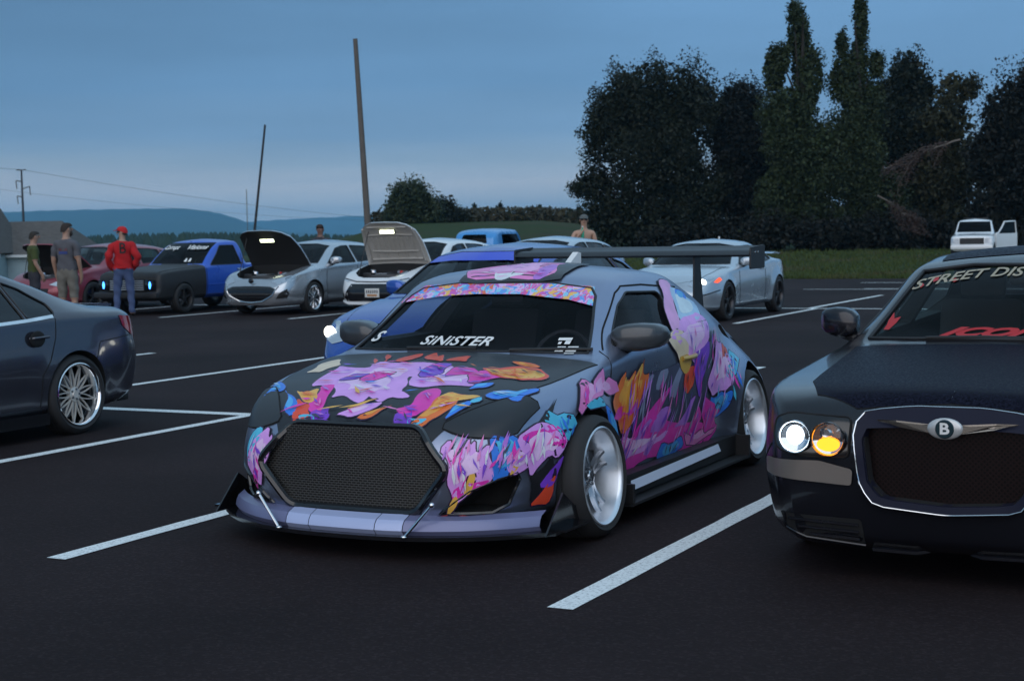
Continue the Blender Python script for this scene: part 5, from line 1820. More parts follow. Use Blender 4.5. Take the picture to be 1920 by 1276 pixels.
    V = [proj(B, 'F', y, z, .004) for y, z in ro] + [proj(B, 'F', y * .985, z, .004) + Vector((-.03, 0, 0)) for y, z in ro] + [proj(B, 'F', y * 1.02, z, .0) + Vector((-.026, 0, 0)) for y, z in ri] + [proj(B, 'F', y, z, 0) + Vector((.05, 0, 0)) for y, z in ri]
    F = [(r_ * n + i, r_ * n + (i + 1) % n, (r_ + 1) * n + (i + 1) % n, (r_ + 1) * n + i) for r_ in range(3) for i in range(n)]
    gs = mk('grille_surround', V, F, pmat('grille_blue', (.012, .014, .030), .4, spec=.12, var=.05), car, True, 45)
    MB().tube([proj(B, 'F', y, z, .004) + Vector((-.028, 0, 0)) for y, z in ro], .0035, 6, True).mesh('grille_rim', M_CHROME, gs)
    r = delaunay_2d_cdt([Vector(p) for p in b[::3]], [], [list(range(len(b[::3])))], 1, 1e-6)
    mk('grille_screen', [(.075, p.x, p.y) for p in r[0]], [tuple(f) for f in r[2]], mesh_mat('diamond_screen', (.014, .005, .006), .017, .017, (.0015, .001, .001), True), car, False)
    # winged badge
    wy = MB()
    for sg in (1, -1):
        V = [(-.030, sg * .055, .722), (-.022, sg * .20, .732), (-.008, sg * .275, .735), (-.020, sg * .20, .712), (-.030, sg * .06, .690)]
        wy.add(V, [(0, 1, 2, 3, 4)])
        wy.add([(p[0] + .012, p[1], p[2]) for p in V], [(0, 1, 2, 3, 4)])
        wy.add([(-.026, sg * .055, .728), (-.018, sg * .21, .739), (-.004, sg * .30, .738), (-.004, sg * .285, .730), (-.02, sg * .2, .718)], [(0, 1, 2, 3, 4)])
        for t in (.25, .5, .75):
            pass
    wb = wy.mesh('badge_wings', pmat('bronze_trim', (.30, .27, .24), .25, .9), car, False)
    cx = -.038
    MB().ball((cx + .01, 0, .712), (.03, .150, .092), 24, 12).mesh('badge_oval', pmat('badge_silver', (.55, .55, .55), .3, .4), car)
    MB().lathe([(0, cx - .008), (.036, cx - .008), (.040, cx - .002)], 'x', 28, (0, 0, .712)).mesh('badge_disc', pmat('badge_green', (.01, .03, .04), .2), car)
    V, Fc = text_mesh('B', .066, 0, 1.15, .002)
    mk('badge_letter', [(cx - .0105, -p[0], .712 + p[1]) for p in V], Fc, M_WHITE, car, False)
    # lamps
    for sg in (1, -1):
        hp = [(y * sg, z) for y, z in [(.415, .735), (.42, .565), (.60, .562), (.745, .585), (.78, .64), (.775, .72), (.70, .745)]]
        h = patch('headlight_housing', B, 'F', round_poly(hp, .03), M_GLOSSBLK, car, .005)
        seam('headlight_gap', B, 'F', round_poly(hp, .03), h, .005, None, True, .004)
        p1 = proj(B, 'F', sg * .655, .652); p2 = proj(B, 'F', sg * .505, .648)
        round_lamp(car, B, p1.y, p1.z, p1.x - .038, .068, emat('xenon', (.80, .9, 1.0), 9.0))
        t = round_lamp(car, B, p2.y, p2.z, p2.x - .040, .070, None, 'turn_lamp')
        MB().ball((p2.x - .030, p2.y, p2.z - .026), (.022, .105, .06), 14, 8).mesh('bulb', emat('amber_glow', (1.0, .30, .02), 3.5), t)
        MB().lathe([(.0, p2.x - .034), (.018, p2.x - .036), (.03, p2.x - .025)], 'x', 16, (0, p2.y + .01, p2.z + .025)).mesh('reflector', M_CHROME, t)
        bar = [(y * sg, z) for y, z in [(.405, .445), (.40, .515), (.55, .548), (.82, .542), (.825, .47), (.6, .455)]]
        patch('bumper_trim', B, 'F', round_poly(bar, .015), pmat('taupe_trim', (.24, .21, .19), .3, .5, .3), car, .012)
        vt = [(y * sg, z) for y, z in [(.36, .235), (.37, .295), (.75, .305), (.72, .245), (.62, .205), (.36, .180)]]
        vo = patch('bumper_vent', B, 'F', round_poly(vt, .015), M_GAP, car, .003)
        for k in range(3):
            z = .205 + k * .032
            seam('vent_slat', B, 'F', [(sg * .38, z), (sg * (.60 + .05 * k), z + .012)], vo, .007, pm, False, .006)
        seam('vent_rim', B, 'F', [(sg * .72, .30), (sg * .72, .235), (sg * .62, .20), (sg * .36, .175)], vo, .006, pm, False, .004)
        mirror(car, sg, 1.88, sg * .86, 1.035, pm, .15, .22, .165)
        v = 'L' if sg < 0 else 'R'
        seam('door_gap', B, v, [(1.72, .96), (1.66, .6), (1.70, .25), (2.82, .25), (2.84, .97)], car, .004)
        MB().tube([proj(B, v, 2.55, .83, .01), proj(B, v, 2.58, .83, .035), proj(B, v, 2.74, .835, .035), proj(B, v, 2.77, .835, .01)], .011, 8).mesh('door_handle', M_CHROME, car)
        patch('tail_lamp', B, 'B', [(sg * .55, .90), (sg * .80, .88), (sg * .82, .62), (sg * .60, .62)], M_REDLENS, car, .006)
    seam('chin_lip', B, 'F', [(-.33, .165), (0, .158), (.33, .165)], car, .012, pm, False, .01)
    seam('bumper_gap', B, 'F', [(.80, .60), (.84, .55), (.88, .5)], car, .004)
    # cabin
    dashboard(car, 1.58, 1.98, .70, .97)
    tan = pmat('tan_leather', (.16, .13, .10), .6)
    for y in (-.38, .38):
        seat(car, 2.55, y, .50, M_INT)
    MB().box((3.5, 0, .5), (.5, 1.2, .2), None, .05).box((3.78, 0, .78), (.14, 1.2, .55), Matrix.Rotation(R(15), 3, 'Y'), .05).mesh('seat', M_INT, car)
    steering(car, 2.12, -.38, .90)
    MB().box((2.22, 0, 1.27), (.03, .22, .07), None, .012).mesh('mirror_inside', M_BLACK, car)
    # lettering on the screen
    bone = pmat('bone_vinyl', (.36, .31, .22), .5)
    redv = pmat('red_vinyl', (.60, .012, .02), .45, emit=(.6, .01, .015), estr=.12)
    redv = pmat('red_vinyl2', (.42, .006, .010), .45)
    lettering('windshield_lettering', B, 'F', 'STREET DIS', (.300, 1.308), .062, bone, car, .002, .3, 1, .001, True, width=.60, bend=lambda u: -.25 * (u - .05) ** 2)
    lettering('windshield_script', B, 'F', 'ICONIC', (-.02, 1.012), .055, redv, car, .002, .7, 1, .003, True, width=.76)
    for pl_ in ([(.665, 1.06), (.65, 1.10), (.635, 1.07), (.60, 1.08), (.615, 1.05), (.645, 1.015), (.675, 1.015), (.665, 1.04)], [(.565, 1.235), (.55, 1.25), (.535, 1.24), (.55, 1.225)], [(.50, 1.275), (.47, 1.29), (.465, 1.265), (.49, 1.255)], [(.40, 1.268), (.37, 1.276), (.35, 1.268), (.37, 1.256)]):
        patch('windshield_sticker', B, 'F', pl_, redv, car, .001, .05)
    for y in (.42, -.25):
        MB().tube([proj(B, 'F', y, .975, .012), proj(B, 'F', y - .3, .983, .012), proj(B, 'F', y - .52, .980, .012)], .008, 6).mesh('wiper', M_BLACK, car)
    ms = wheel_meshes('multi', .345, .25, .24, .03, M_CHROME, M_CHROME, nsp=7)
    put_wheels(car, ms, (.95, 4.0), .80, .345)
    return car, B
lux, LB = build_lux()

# ================================================================== the dark grey sedan on the left
def build_jet():
    car = car_thing('sedan', 'dark grey sedan at the left edge showing its rear and mesh alloy wheel', 6.41, -9.81)
    pm = paint('gunmetal', (.065, .066, .085), .22, .6, .7)
    B = Body(L=4.46,
        zc=[(0, .6), (.05, .66), (.5, .80), (1.0, .88), (1.2, .90), (1.5, 1.07), (1.85, 1.27), (2.1, 1.355), (2.5, 1.40), (2.9, 1.385), (3.3, 1.29), (3.7, 1.13), (3.95, 1.055), (4.15, 1.035), (4.35, 1.01), (4.43, .93), (4.46, .80)],
        zs=[(0, .52), (.2, .66), (.6, .78), (1.2, .86), (2.0, .90), (3.0, .95), (3.6, .965), (4.1, .96), (4.36, .92), (4.46, .74)],
        zr=[(0, .58), (.05, .64), (.5, .77), (1.0, .855), (1.25, .878), (1.5, .98), (1.85, 1.18), (2.1, 1.285), (2.5, 1.335), (2.9, 1.32), (3.3, 1.22), (3.7, 1.07), (3.95, 1.01), (4.15, 1.0), (4.35, .985), (4.43, .91), (4.46, .78)],
        wr=[(0, .4), (.3, .6), (1.2, .73), (1.6, .68), (2.1, .61), (2.6, .58), (3.2, .58), (3.8, .66), (4.2, .68), (4.46, .55)],
        w=[(0, .6), (.05, .68), (.2, .80), (.5, .87), (1, .89), (3.6, .89), (4.1, .86), (4.3, .81), (4.42, .73), (4.46, .62)],
        zb=[(0, .17), (.4, .17), (3.9, .18), (4.46, .23)], zw=[(0, .45), (1, .5), (3.5, .58), (4.46, .6)],
        r_sh=.05, r_rail=.06, r_mid=.25, flare=1, flare_w=.06, flares=[(.88, .33, .355, .015), (3.53, .33, .355, .015)],
        tail=pch([(.2, -.08), (.35, .0), (.55, .02), (.75, -.02), (.95, -.04), (1.05, -.08)])).build()
    win = [[(1.5, .915), (1.75, 1.06), (2.05, 1.22), (2.3, 1.275), (2.38, 1.28), (2.36, .925)], [(2.44, .93), (2.46, 1.282), (2.75, 1.275), (2.90, 1.255), (2.985, .955)], [(3.02, .96), (2.94, 1.25), (3.12, 1.19), (3.33, 1.06), (3.335, .985), (3.28, .972)]]
    ws = [(-.70, .93), (.70, .93), (.56, 1.25), (.3, 1.29), (-.3, 1.29), (-.56, 1.25)]
    rw = [(-.60, 1.09), (.60, 1.09), (.50, 1.29), (-.50, 1.29)]
    cuts = []
    for cx in (.88, 3.53):
        for sg in (-1, 1):
            cuts.append(cyl_cut(cx, .335, .345, sg * .55, sg * 1.3))
    for wn_ in win:
        for sg in (-1, 1):
            cuts.append(hull_prism(round_poly(wn_, .025), 'y', sg * .42, sg * 1.3))
    cut_body(B, [B.cabin(1.3, 3.62, .42, .045), join_cut(cuts), join_cut([hull_prism(ws, 'x', .9, 2.0), hull_prism(rw, 'x', 3.1, 4.3)])], pm, 'body', car)
    tint = glass_mat('privacy_glass', (.05, .055, .065), extra=.05)
    patch('windshield', B, 'F', ws, M_GLASS, car, -.004, .08); patch('rear_window', B, 'B', rw, tint, car, -.004, .08)
    for v, sg in (('L', -1), ('R', 1)):
        for wn_ in win:
            patch('window', B, v, round_poly(wn_, .025), tint, car, -.005)
            seam('window_trim', B, v, round_poly(wn_, .025), car, .008, M_BLACK, True)
        V = [proj(B, v, x, z + d, .008) for x, z in dens([(1.5, .893), (2.4, .908), (3.0, .932), (3.30, .952)], .1, False) for d in (0, .024)]
        mk('belt_trim', V, [(i, i + 1, i + 3, i + 2) for i in range(0, len(V) - 2, 2)], M_CHROME, car, True)
        seam('door_gap', B, v, [(3.32, .95), (3.30, .80), (3.22, .62), (3.13, .50), (3.12, .22)], car, .004)
        seam('door_gap', B, v, [(2.40, .92), (2.38, .5), (2.40, .22)], car, .004)
        seam('bumper_gap', B, v, [(3.75, .60), (3.82, .73), (4.25, .76)], car, .004)
        MB().ball((3.07, sg * .895, .80), (.17, .03, .13), 16, 8).mesh('handle_recess', M_GAP, car)
        MB().tube([proj(B, v, 3.0, .805, .012), proj(B, v, 3.02, .805, .04), proj(B, v, 3.18, .81, .04), proj(B, v, 3.20, .81, .012)], .013, 8).mesh('door_handle', pm, car)
        tl = [(4.10, .93), (4.45, .90), (4.47, .74), (4.28, .76), (4.14, .84)]
        tlo = patch('tail_lamp', B, v, tl, M_REDLENS, car, .006)
        patch('tail_lamp', B, 'B', [(sg * .42, .90), (sg * .72, .91), (sg * .74, .76), (sg * .46, .76)], M_REDLENS, car, .006)
        seam('lamp_strip', B, 'B', [(sg * .70, .80), (sg * .60, .79)], tlo, .012, emat('lamp_white', (1, .85, .9), 4), False, .008)
        mirror(car, sg, 1.55, sg * .80, .98, pm, .14, .22, .15)
        sk = MB().prism([(1.25, .12), (3.17, .12), (3.17, .21), (1.25, .21)], 'y', sg * .80, sg * .90).mesh('side_skirt', M_GLOSSBLK, car, ang=30)
    MB().box((4.40, 0, .22), (.14, 1.2, .09), None, .02).mesh('diffuser', M_BLACK, car)
    for y in (-.45, .45):
        MB().lathe([(.035, 4.36), (.04, 4.52), (.034, 4.52), (.03, 4.40)], 'x', 16, (0, y, .20)).mesh('exhaust_tip', M_CHROME, car)
    MB().prism([(4.10, 1.025), (4.36, .995), (4.41, 1.012), (4.30, 1.022)], 'y', -.50, .50).mesh('trunk_lip', pm, car, ang=30)
    dashboard(car, 1.3, 1.65, .66, .89)
    for y in (-.37, .37):
        seat(car, 2.1, y, .46, M_INT)
    MB().box((2.95, 0, .46), (.5, 1.2, .2), None, .05).box((3.22, 0, .74), (.14, 1.2, .55), Matrix.Rotation(R(18), 3, 'Y'), .05).mesh('seat', M_INT, car)
    steering(car, 1.75, -.37, .83)
    ms = wheel_meshes('mesh', .322, .245, .225, .045, pmat('champagne_alloy', (.70, .65, .59), .3, .3), M_CHROME)
    put_wheels(car, ms, (.88, 3.53), .785, .32, camber=2)
    return car, B
jet, JB = build_jet()
# ================================================================== cars farther back
KIND = {
 'hatch': dict(L=4.48, ax=(.93, 3.57), H=1.46,
   zc=[(0, .62), (.05, .70), (.2, .78), (.6, .90), (1.0, .975), (1.15, .99), (1.5, 1.18), (1.9, 1.38), (2.15, 1.44), (2.6, 1.46), (3.2, 1.44), (3.8, 1.37), (4.1, 1.25), (4.35, 1.0), (4.48, .8)],
   zs=[(0, .55), (.2, .72), (.6, .84), (1.2, .91), (2.2, .95), (3.2, 1.0), (4.0, 1.03), (4.35, .92), (4.48, .72)],
   zr=[(0, .60), (.05, .68), (.2, .76), (.6, .875), (1.0, .945), (1.2, .96), (1.5, 1.09), (1.9, 1.29), (2.15, 1.36), (2.6, 1.385), (3.2, 1.365), (3.8, 1.29), (4.1, 1.18), (4.35, .97), (4.48, .78)],
   wr=[(0, .4), (.3, .6), (1.1, .74), (1.6, .69), (2.1, .62), (2.7, .59), (3.4, .57), (4.0, .57), (4.48, .5)],
   win=[[(1.55, .985), (1.8, 1.13), (2.05, 1.28), (2.3, 1.325), (2.55, 1.33), (2.55, .985)], [(2.63, .99), (2.63, 1.33), (3.1, 1.315), (3.4, 1.29), (3.46, 1.03)], [(3.52, 1.035), (3.47, 1.28), (3.75, 1.22), (3.86, 1.10)]],
   ws=[(-.71, 1.0), (.71, 1.0), (.57, 1.33), (.3, 1.375), (-.3, 1.375), (-.57, 1.33)], wsx=(.7, 2.15), cab=(1.25, 4.0), rw=[(-.55, 1.10), (.55, 1.10), (.48, 1.30), (-.48, 1.30)]),
 'sedan': dict(L=4.6, ax=(.93, 3.62), H=1.43,
   zc=[(0, .60), (.05, .68), (.2, .75), (.6, .86), (1.05, .94), (1.2, .955), (1.55, 1.15), (1.95, 1.35), (2.2, 1.415), (2.6, 1.435), (3.1, 1.40), (3.5, 1.28), (3.9, 1.10), (4.1, 1.05), (4.45, 1.02), (4.6, .8)],
   zs=[(0, .52), (.2, .70), (.6, .80), (1.2, .88), (2.2, .92), (3.2, .96), (4.0, .98), (4.4, .94), (4.6, .72)],
   zr=[(0, .58), (.05, .66), (.2, .73), (.6, .835), (1.05, .91), (1.25, .925), (1.55, 1.06), (1.95, 1.26), (2.2, 1.34), (2.6, 1.365), (3.1, 1.33), (3.5, 1.20), (3.9, 1.04), (4.1, 1.01), (4.45, .99), (4.6, .78)],
   wr=[(0, .4), (.3, .6), (1.15, .74), (1.65, .69), (2.15, .62), (2.7, .59), (3.3, .59), (3.9, .64), (4.6, .5)],
   win=[[(1.6, .95), (1.85, 1.10), (2.1, 1.245), (2.35, 1.30), (2.6, 1.305), (2.6, .955)], [(2.68, .96), (2.68, 1.305), (3.0, 1.285), (3.3, 1.20), (3.55, 1.05), (3.5, .985)]],
   ws=[(-.71, .965), (.71, .965), (.57, 1.30), (.3, 1.345), (-.3, 1.345), (-.57, 1.30)], wsx=(.7, 2.15), cab=(1.3, 3.7), rw=[(-.58, 1.11), (.58, 1.11), (.48, 1.33), (-.48, 1.33)]),
 'coupe': dict(L=4.55, ax=(.90, 3.72), H=1.37,
   zc=[(0, .58), (.05, .66), (.2, .73), (.6, .83), (1.1, .91), (1.3, .93), (1.65, 1.11), (2.05, 1.29), (2.3, 1.35), (2.7, 1.37), (3.1, 1.33), (3.6, 1.17), (3.95, 1.05), (4.2, 1.02), (4.42, .99), (4.55, .75)],
   zs=[(0, .50), (.2, .68), (.6, .78), (1.2, .85), (2.2, .89), (2.9, .92), (3.5, .97), (4.1, .96), (4.4, .92), (4.55, .68)],
   zr=[(0, .56), (.05, .64), (.2, .71), (.6, .805), (1.1, .88), (1.35, .90), (1.65, 1.02), (2.05, 1.20), (2.3, 1.28), (2.7, 1.305), (3.1, 1.26), (3.6, 1.10), (3.95, 1.0), (4.2, .985), (4.42, .96), (4.55, .73)],
   wr=[(0, .4), (.3, .6), (1.2, .75), (1.7, .70), (2.25, .62), (2.8, .58), (3.4, .58), (4.0, .64), (4.55, .5)],
   win=[[(1.7, .92), (1.95, 1.06), (2.2, 1.19), (2.45, 1.24), (2.8, 1.24), (2.95, .945)], [(3.03, .95), (2.88, 1.235), (3.1, 1.20), (3.4, 1.06), (3.42, .99)]],
   ws=[(-.72, .94), (.72, .94), (.57, 1.24), (.3, 1.285), (-.3, 1.285), (-.57, 1.24)], wsx=(.8, 2.25), cab=(1.4, 3.6), rw=[(-.58, 1.07), (.58, 1.07), (.48, 1.27), (-.48, 1.27)]),
}
def far_car(name, label, al, pe, kind, pm, dth=0, W=.89, hood=None, glass=None, wheel=('ten', None), R_=.32, hood_ang=56, hood_in=None, wide=0, win_tint=None, scale=1.0, cat='car', z=0, rim=None, ride=0.0, mirrors=True, hl=None):
    car = car_thing(name, label, al, pe, dth, cat, z)
    K = KIND[kind]
    L = K['L']
    B = Body(L=L, zc=K['zc'], zs=K['zs'], zr=K['zr'], wr=K['wr'],
        w=[(0, W * .66), (.05, W * .76), (.2, W * .90), (.5, W * .98), (.9, W), (L - .8, W), (L - .3, W * .93), (L - .06, W * .82), (L, W * .7)],
        zb=[(0, .2), (.4, .18), (L - .6, .2), (L, .3)], zw=[(0, .45), (1, .5), (L - 1, .58), (L, .55)],
        r_sh=.05, r_rail=.06, r_mid=.25, flare=1, flare_w=.08, flares=[(K['ax'][0], .33, .36, .02 + wide), (K['ax'][1], .33, .36, .02 + wide)],
        nose=pch([(.1, .08), (.2, .02), (.45, .0), (.6, .04), (.75, .1)]), tail=pch([(.2, -.08), (.5, 0), (1.1, -.08)]), step=.08).build()
    cuts = []
    for cx in K['ax']:
        for sg in (-1, 1):
            cuts.append(cyl_cut(cx, .335, R_ + .028, sg * .55, sg * 1.3, 32))
    for w_ in K['win']:
        for sg in (-1, 1):
            cuts.append(hull_prism(round_poly(w_, .03, 3), 'y', sg * .42, sg * 1.3))
    hp = None
    cl = [B.cabin(*K['cab'], .42, .045), join_cut(cuts), join_cut([hull_prism(K['ws'], 'x', *K['wsx']), hull_prism(K['rw'], 'x', L - 1.1, L + .3)])]
    cow = K['cab'][0] - .16
    hp = [(.11, -.30), (.10, 0), (.11, .30), (.17, .47), (.30, .61), (.6, .68), (cow, .72), (cow, 0), (cow, -.72), (.6, -.68), (.30, -.61), (.17, -.47)]
    if hood:
        cl.append(hull_prism([(x + (.04 if x < .5 else -.03), y * .94) for x, y in hp], 'z', .45, 1.6))
    cut_body(B, cl, pm, 'body', car)
    gl = glass or M_GLASS
    patch('windshield', B, 'F', K['ws'], gl, car, -.004, .08)
    seam('windshield_seal', B, 'F', K['ws'], car, .010, M_BLACK, True)
    patch('rear_window', B, 'B', K['rw'], gl, car, -.004, .1)
    for v, sg in (('L', -1), ('R', 1)):
        for w_ in K['win']:
            patch('window', B, v, round_poly(w_, .03, 3), win_tint or gl, car, -.006, .1)
            seam('window_trim', B, v, round_poly(w_, .03, 3), car, .010, M_BLACK, True, g=.1)
        x0, x1 = K['win'][0][0][0] - .1, K['win'][0][-1][0] + .04
        seam('door_gap', B, v, [(x0, .93), (x0 - .06, .6), (x0, .26), (x1, .26), (x1, .93)], car, .006, g=.12)
        MB().tube([proj(B, v, x1 - .25, .82, .01), proj(B, v, x1 - .22, .82, .04), proj(B, v, x1 - .09, .825, .04), proj(B, v, x1 - .06, .825, .01)], .014, 6).mesh('door_handle', pm, car)
        patch('tail_lamp', B, 'B', [(sg * .45, .93), (sg * W * .86, .92), (sg * W * .86, .72), (sg * .5, .75)], M_REDLENS, car, .006)
        patch('tail_lamp', B, v, [(L - .35, .90), (L - .06, .88), (L - .06, .74), (L - .28, .76)], M_REDLENS, car, .006)
        if mirrors:
            mirror(car, sg, K['win'][0][0][0] + .12, sg * (W - .08), K['win'][0][0][1] + .05, pm, .14, .22, .15)
    # cabin
    xa = K['cab'][0]
    dashboard(car, xa + .03, xa + .38, .64, K['win'][0][0][1] - .06)
    for y in (-.36, .36):
        seat(car, xa + .85, y, .46, M_INT)
    MB().box((xa + 1.65, 0, .48), (.5, 1.1, .2), None, .05).box((xa + 1.92, 0, .74), (.14, 1.1, .5), Matrix.Rotation(R(16), 3, 'Y'), .05).mesh('seat', M_INT, car)
    steering(car, xa + .48, -.36, .86)
    # hood
    V, F = patch_data(B, 'T', hp, .004, .12)
    if not hood:
        h = mk('hood', V, F, pm, car, True)
        if sum(p.normal.z for p in h.data.polygons) < 0:
            h.data.flip_normals()
        seam('hood_gap', B, 'T', hp[3:7], h, .005, g=.1); seam('hood_gap', B, 'T', hp[8:], h, .005, g=.1)
    else:
        n = len(V)
        piv = Vector((cow, 0, .95))
        rot = Matrix.Rotation(R(hood_ang), 3, 'Y')
        def rv(p):
            return rot @ (Vector(p) - piv) + piv
        V2 = [rv(p) for p in V] + [rv(p - Vector((0, 0, .03))) for p in V]
        # border edges
        cnt = {}
        for f in F:
            for i in range(len(f)):
                e = (f[i], f[(i + 1) % len(f)])
                cnt[tuple(sorted(e))] = cnt.get(tuple(sorted(e)), []) + [e]
        F2 = [tuple(f) for f in F] + [tuple(i + n for i in f[::-1]) for f in F]
        mi = [0] * len(F) + [1] * len(F)
        for e, l in cnt.items():
            if len(l) == 1:
                a, b = l[0]
                F2.append((a, a + n, b + n, b)); mi.append(0)
        inner = hood_in or M_LINER
        h = mk('hood', V2, F2, [pm, inner], car, False, None, mi)
        if hood == 'ribbed':
            # pressed inner panel: rim, arch and two rows of ribs
            def rib(path, r):
                pts = []
                for x, y in dens(path, .1, False):
                    p = proj(B, 'T', x, y, .0) - Vector((0, 0, .034))
                    pts.append(rv(p))
                MB().tube(pts, r, 6).mesh('hood_rib', inner, h)
            rib([(.22, -.44), (.22, .44)], .02); rib([(.26, -.56), (.6, -.60), (1.0, -.62)], .025); rib([(.26, .56), (.6, .60), (1.0, .62)], .025)
            rib([(.42, -.5), (.40, 0), (.42, .5)], .018); rib([(.78, -.52), (.80, 0), (.78, .52)], .018); rib([(.95, -.58), (.97, .58)], .025)
            for k in range(9):
                y = -.46 + .115 * k
                rib([(.48, y), (.74, y * .96)], .014)
            for k in range(5):
                y = -.44 + .22 * k
                rib([(.82, y), (.93, y)], .016)
        # engine bay
        MB().box((.72, 0, .66), (.55, .62, .22), None, .04).mesh('engine', pmat('engine_cover', (.05, .05, .055), .45), car)
        MB().box((.62, .42, .72), (.24, .2, .16), None, .02).mesh('battery', M_BLACK, car)
        MB().tube([(.35, -.35, .72), (.55, -.45, .80), (.8, -.42, .78), (.85, -.1, .80)], .045, 8).mesh('intake_pipe', pmat('cast_alloy', (.35, .36, .38), .35, .9), car)
        for sg in (-1, 1):
            MB().lathe([(0, .86), (.05, .86), (.075, .84), (.08, .78)], 'z', 16, (.92, sg * .52, 0)).mesh('strut_tower', M_ALU, car)
        MB().box((.30, 0, .70), (.06, 1.0, .06), None, .01).mesh('radiator_support', M_BLACK, car)
        MB().ball((.62, -.3, .80), (.08, .08, .08), 10, 8).mesh('oil_cap', pmat('red_cap', (.5, .02, .02), .4), car)
        for k in range(6):
            MB().box((.55 + .06 * k, .12, .785), (.03, .25, .02), None).mesh('engine_fin', M_ALU, car)
        pr0 = Vector((.28, .48, .74)); pr1 = rv(proj(B, 'T', .32, .45) - Vector((0, 0, .04)))
        MB().tube([pr0, pr1], .008, 6).mesh('prop_rod', M_BLACK, car)
    rr = rim or M_ALU
    ms = wheel_meshes(wheel[0], R_, R_ - .09, .215, .02, rr, rr, nsp=wheel[1] or 5)
    put_wheels(car, ms, K['ax'], W - .105 + wide, R_)
    return car, B, K

def work_light(car, B, x, y, ang, cow, label):
    """strip lamp held under an open hood"""
    rot = Matrix.Rotation(R(ang), 3, 'Y'); piv = Vector((cow, 0, .95))
    p = rot @ ((proj(B, 'T', x, y) - Vector((0, 0, .045))) - piv) + piv
    M = car.matrix_basis
    t = thing('work_light', label, 'lamp', M @ p, car.rotation_euler.z, 'strip lamps under the open hoods')
    MB().box((0, 0, 0), (.03, .34, .075), Matrix.Rotation(R(ang - 90), 3, 'Y'), .008).mesh('case', M_BLACK, t)
    q = Matrix.Rotation(R(ang - 90), 3, 'Y') @ Vector((-.019, 0, 0))
    MB().box(q, (.01, .32, .062), Matrix.Rotation(R(ang - 90), 3, 'Y')).mesh('lit_strip', emat('strip_glow', (.93, 1.0, .68), 6.0), t)
    return t

def front_patch(car, B, poly, mat, name, off=.006, both=False):
    o = None
    for sg in ((1, -1) if both else (1,)):
        o = patch(name, B, 'F', [(y * sg, z) for y, z in poly], mat, car, off, .08)
    return o

# ---- silver hatchback with its hood up
P_SILV = paint('silver_paint', (.46, .49, .53), .24, .75, .6)
mz, MZB, K_ = far_car('hatchback', 'silver hatchback with black-lined hood propped open beside the blue pickup', 25.86, -18.75, 'hatch', P_SILV, hood='plain', hood_ang=60, hood_in=pmat('hood_lining', (.012, .012, .013), .95), wheel=('multi', 10), glass=M_GLASS, rim=M_ALU)
front_patch(mz, MZB, smooth_poly([(.60, .56), (0, .58), (-.60, .56), (-.50, .40), (-.25, .29), (0, .27), (.25, .29), (.50, .40)], 1), M_GLOSSBLK, 'grille')
seam('grille_trim', MZB, 'F', [(.62, .57), (.52, .40), (.27, .28), (0, .255), (-.27, .28), (-.52, .40), (-.62, .57)], mz, .012, M_CHROME, False, .006)
for z in (.36, .44, .51):
    seam('grille_bar', MZB, 'F', [(.42, z), (-.42, z)], mz, .006, M_BLACK, False, .01)
for sg in (1, -1):
    h = front_patch(mz, MZB, [(sg * y, z) for y, z in [(.44, .66), (.62, .60), (.80, .67), (.84, .76), (.72, .77), (.55, .72)]], M_LAMP, 'headlight', .004)
    front_patch(h.parent, MZB, [(sg * y, z) for y, z in [(.44, .66), (.62, .60), (.80, .67), (.84, .76), (.72, .77), (.55, .72)]], M_LENS, 'headlight_lens', .014)
    front_patch(mz, MZB, [(sg * y, z) for y, z in [(.58, .33), (.66, .45), (.76, .52), (.78, .42), (.75, .34)]], M_BLACK, 'fog_recess', .005)
    front_patch(mz, MZB, [(sg * y, z) for y, z in [(.61, .34), (.64, .38), (.75, .42), (.75, .37)]], M_GAP, 'fog_slot', .012)
MB().ball((.02, 0, .68), (.02, .13, .10), 18, 10).mesh('badge', M_GLOSSBLK, mz)
work_light(mz, MZB, .40, 0, 60, K_['cab'][0] - .16, 'bright strip lamp under the black-lined hood of the silver hatchback')

# ---- white compact car with its hood up
P_WHITE = paint('white_paint', (.72, .74, .76), .22, .05, .7)
co, COB, K_ = far_car('hatchback', 'white hatchback with grey ribbed hood raised and number plate on its black grille', 26.3, -16.22, 'hatch', P_WHITE, hood='ribbed', hood_ang=70, hood_in=pmat('primer_grey', (.42, .40, .37), .6, var=.15, vscale=12), wheel=('ten', None), glass=M_GLASS)
front_patch(co, COB, [(.50, .60), (-.50, .60), (-.66, .34), (-.58, .27), (.58, .27), (.66, .34)], M_GLOSSBLK, 'grille', .008)
front_patch(co, COB, [(.78, .50), (.84, .36), (.70, .28), (.66, .40)], M_BLACK, 'fog_recess', .009, True)
seam('bumper_lip', COB, 'F', [(.74, .27), (.55, .225), (0, .22), (-.55, .225), (-.74, .27)], co, .022, P_WHITE, False, .012)
seam('hood_shut_line', COB, 'F', [(.72, .70), (.4, .645), (0, .635), (-.4, .645), (-.72, .70)], co, .012, M_BLACK, False, .004)
for sg in (1, -1):
    front_patch(co, COB, [(sg * y, z) for y, z in [(.50, .665), (.72, .70), (.83, .76), (.80, .68), (.62, .635)]], M_LAMP, 'headlight', .006)
pl = MB().box((-.005, 0, .43), (.012, .32, .17), None, .005).mesh('number_plate', pmat('plate_white', (.66, .66, .64), .5), co)
for k in range(6):
    MB().box((-.012, .115 - .046 * k, .455 if k != 2 else .452), (.003, .026, .062)).mesh('plate_mark', pmat('plate_ink', (.06, .06, .07), .6), pl)
MB().box((-.012, 0, .385), (.003, .22, .035)).mesh('plate_band', pmat('plate_rust', (.42, .18, .05), .6), pl)
